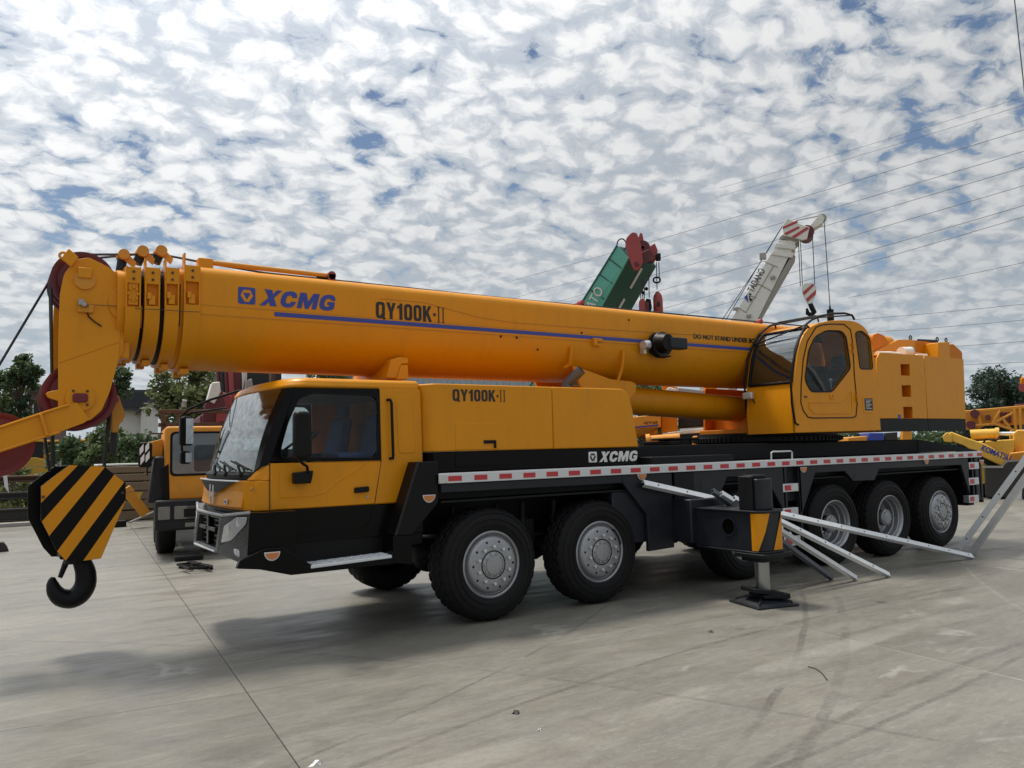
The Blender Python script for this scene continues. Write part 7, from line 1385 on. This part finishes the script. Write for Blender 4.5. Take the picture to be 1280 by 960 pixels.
tree('tree', 'dark green tree between the dark roofed house and the yellow truck', gb(172, 32), 3.2, [(0, 0, 1.8, 1.4, 1.3, .9), (-.9, 0, 2.1, .7, .8, .6), (.9, 0, 1.7, 1.0, 1.0, .8), (.2, 0, 1.0, 1.4, 1.2, .7)], 'leaves_dark', 5, .2, 6500)
tree('bush', 'ivy covered bush standing behind the hook block ropes', gb(121, 28), 3.2, [(0, 0, 1.7, .55, .6, 1.0), (.3, 0, 2.5, .5, .5, .6), (-.3, 0, .9, .6, .6, .6)], 'leaves_mid', 6, .15, 4200, .08, cat='bush')
tree('bush', 'low bush left of the ivy covered one behind the girders', gb(62, 30), 1.9, [(-.7, 0, .9, .9, .8, .6), (.6, 0, .8, .9, .8, .55), (1.5, 0, .7, .7, .7, .5), (-1.7, 0, .7, .7, .7, .5)], 'leaves_olive', 7, .16, 4600, .06, cat='bush')
tree('tree', 'low dark tree half hidden behind the hanging ropes and jib arm', gb(95, 40), 3.3, [(0, 0, 1.9, 1.2, 1.1, .9), (1.2, 0, 1.7, .9, .9, .8)], 'leaves_dark', 8, .22, 5000)
tree('tree', 'tree top seen in the gap between boom underside and cab roof', gb(410, 46), 8.0, [(0, 0, 6.3, 1.2, 1.2, 1.1), (.3, 0, 4.8, 1.4, 1.4, 1.2)], 'leaves_mid', 9, .25, 3600)
tree('tree', 'green tree top seen between boom and lift cylinder', gb(806, 40), 5.2, [(0, 0, 4.2, 1.4, 1.4, .95), (.3, 0, 2.8, 1.4, 1.4, 1.0)], 'leaves_mid', 10, .24, 3600)
tree('tree', 'broad dark evergreen tree at the right edge beyond the loader', gb(1256, 62), 6.9, [(0, 0, 4.5, 2.2, 2, 1.7), (-.4, 0, 5.8, 1.2, 1.2, .9), (1.6, 0, 4.2, 1.7, 1.6, 1.6), (-1.8, 0, 3.6, 1.4, 1.4, 1.2), (.2, 0, 3.0, 2.6, 2.2, 1.2), (3.2, 0, 3.6, 1.6, 1.6, 1.5)], 'leaves_blue', 11, .24, 13000, .2)
tree('tree', 'small dark tree left of the broad evergreen beyond the counterweight', gb(1211, 60), 4.2, [(0, 0, 3.2, 1.1, 1.1, .8), (-.6, 0, 2.5, .9, .9, .8), (.8, 0, 2.6, 1.1, 1.1, .9)], 'leaves_blue', 12, .22, 4200)
# far hedge line beyond the yard, right and centre
hd = MB(); R = random.Random(5)
for k in range(24000):
    y = R.uniform(60, 66); x = R.uniform(-40, 190); zt_ = 2.6+1.0*sin(x*.21)+.7*sin(x*.57+2); z_ = abs(R.gauss(0, .6))*zt_*.8; s = R.uniform(.3, .6)
    a = Vector((R.gauss(0, 1), R.gauss(0, 1), R.gauss(0, .6))).normalized(); b = a.cross(Vector((R.gauss(0, 1), R.gauss(0, 1), R.gauss(0, 1)))).normalized(); p = Vector((x, y, min(z_, zt_)))
    hd.add([p-a*s, p+b*s*.6, p+a*s, p-b*s*.6], [(0, 1, 2, 3)])
o = obj('far_hedge', hd.mesh('far_hedge', 'leaves_dark', False), None); o['kind'] = 'stuff'; o['label'] = 'far dark hedge closing the field beyond the yard'; o['category'] = 'hedge'
# ---- overhead wires (the pylons stand outside the picture)
def wire(a, da, b, db, label, sag=.4, r=.022):
    A = CAM+ray(*a)*da; B = CAM+ray(*b)*db; pts = []
    for k in range(25): t = k/24; p = A.lerp(B, t); p.z -= sag*4*t*(1-t)*.5; pts.append(p)
    tag(obj('overhead_wire', MB().tube(pts, r, 5), 'wire_grey'), label, 'wire', 'overhead power wires')
names = ['topmost', 'second', 'third', 'fourth', 'fifth', 'sixth']
for i, (ya, yb) in enumerate(((159, 351), (186, 373), (206, 392), (229, 413), (254, 436), (268, 452))):
    wire((1290, ya), 62, (640, yb), 120, names[i]+' of the six wires fanning down leftward across the right sky', .5, .022)
for i, (ya, yb, yc) in enumerate(((118, 235, 0), (128, 245, 0))): wire((1290, ya), 90, (900, yb), 130, ('upper' if i == 0 else 'lower')+' of two faint wires highest in the right sky', .4, .022)
for i, (ya, yb) in enumerate(((326, 372), (379, 400), (399, 417), (426, 440), (452, 460))): wire((1290, ya), 80, (1060, yb), 105, ['uppermost', 'second', 'third', 'fourth', 'lowest'][i]+' of five wires low in the sky beyond the machinery house', .2, .026)
wire((1266, -20), 40, (1281, 118), 40, 'steep dark wire at the top right corner', .0, .03)
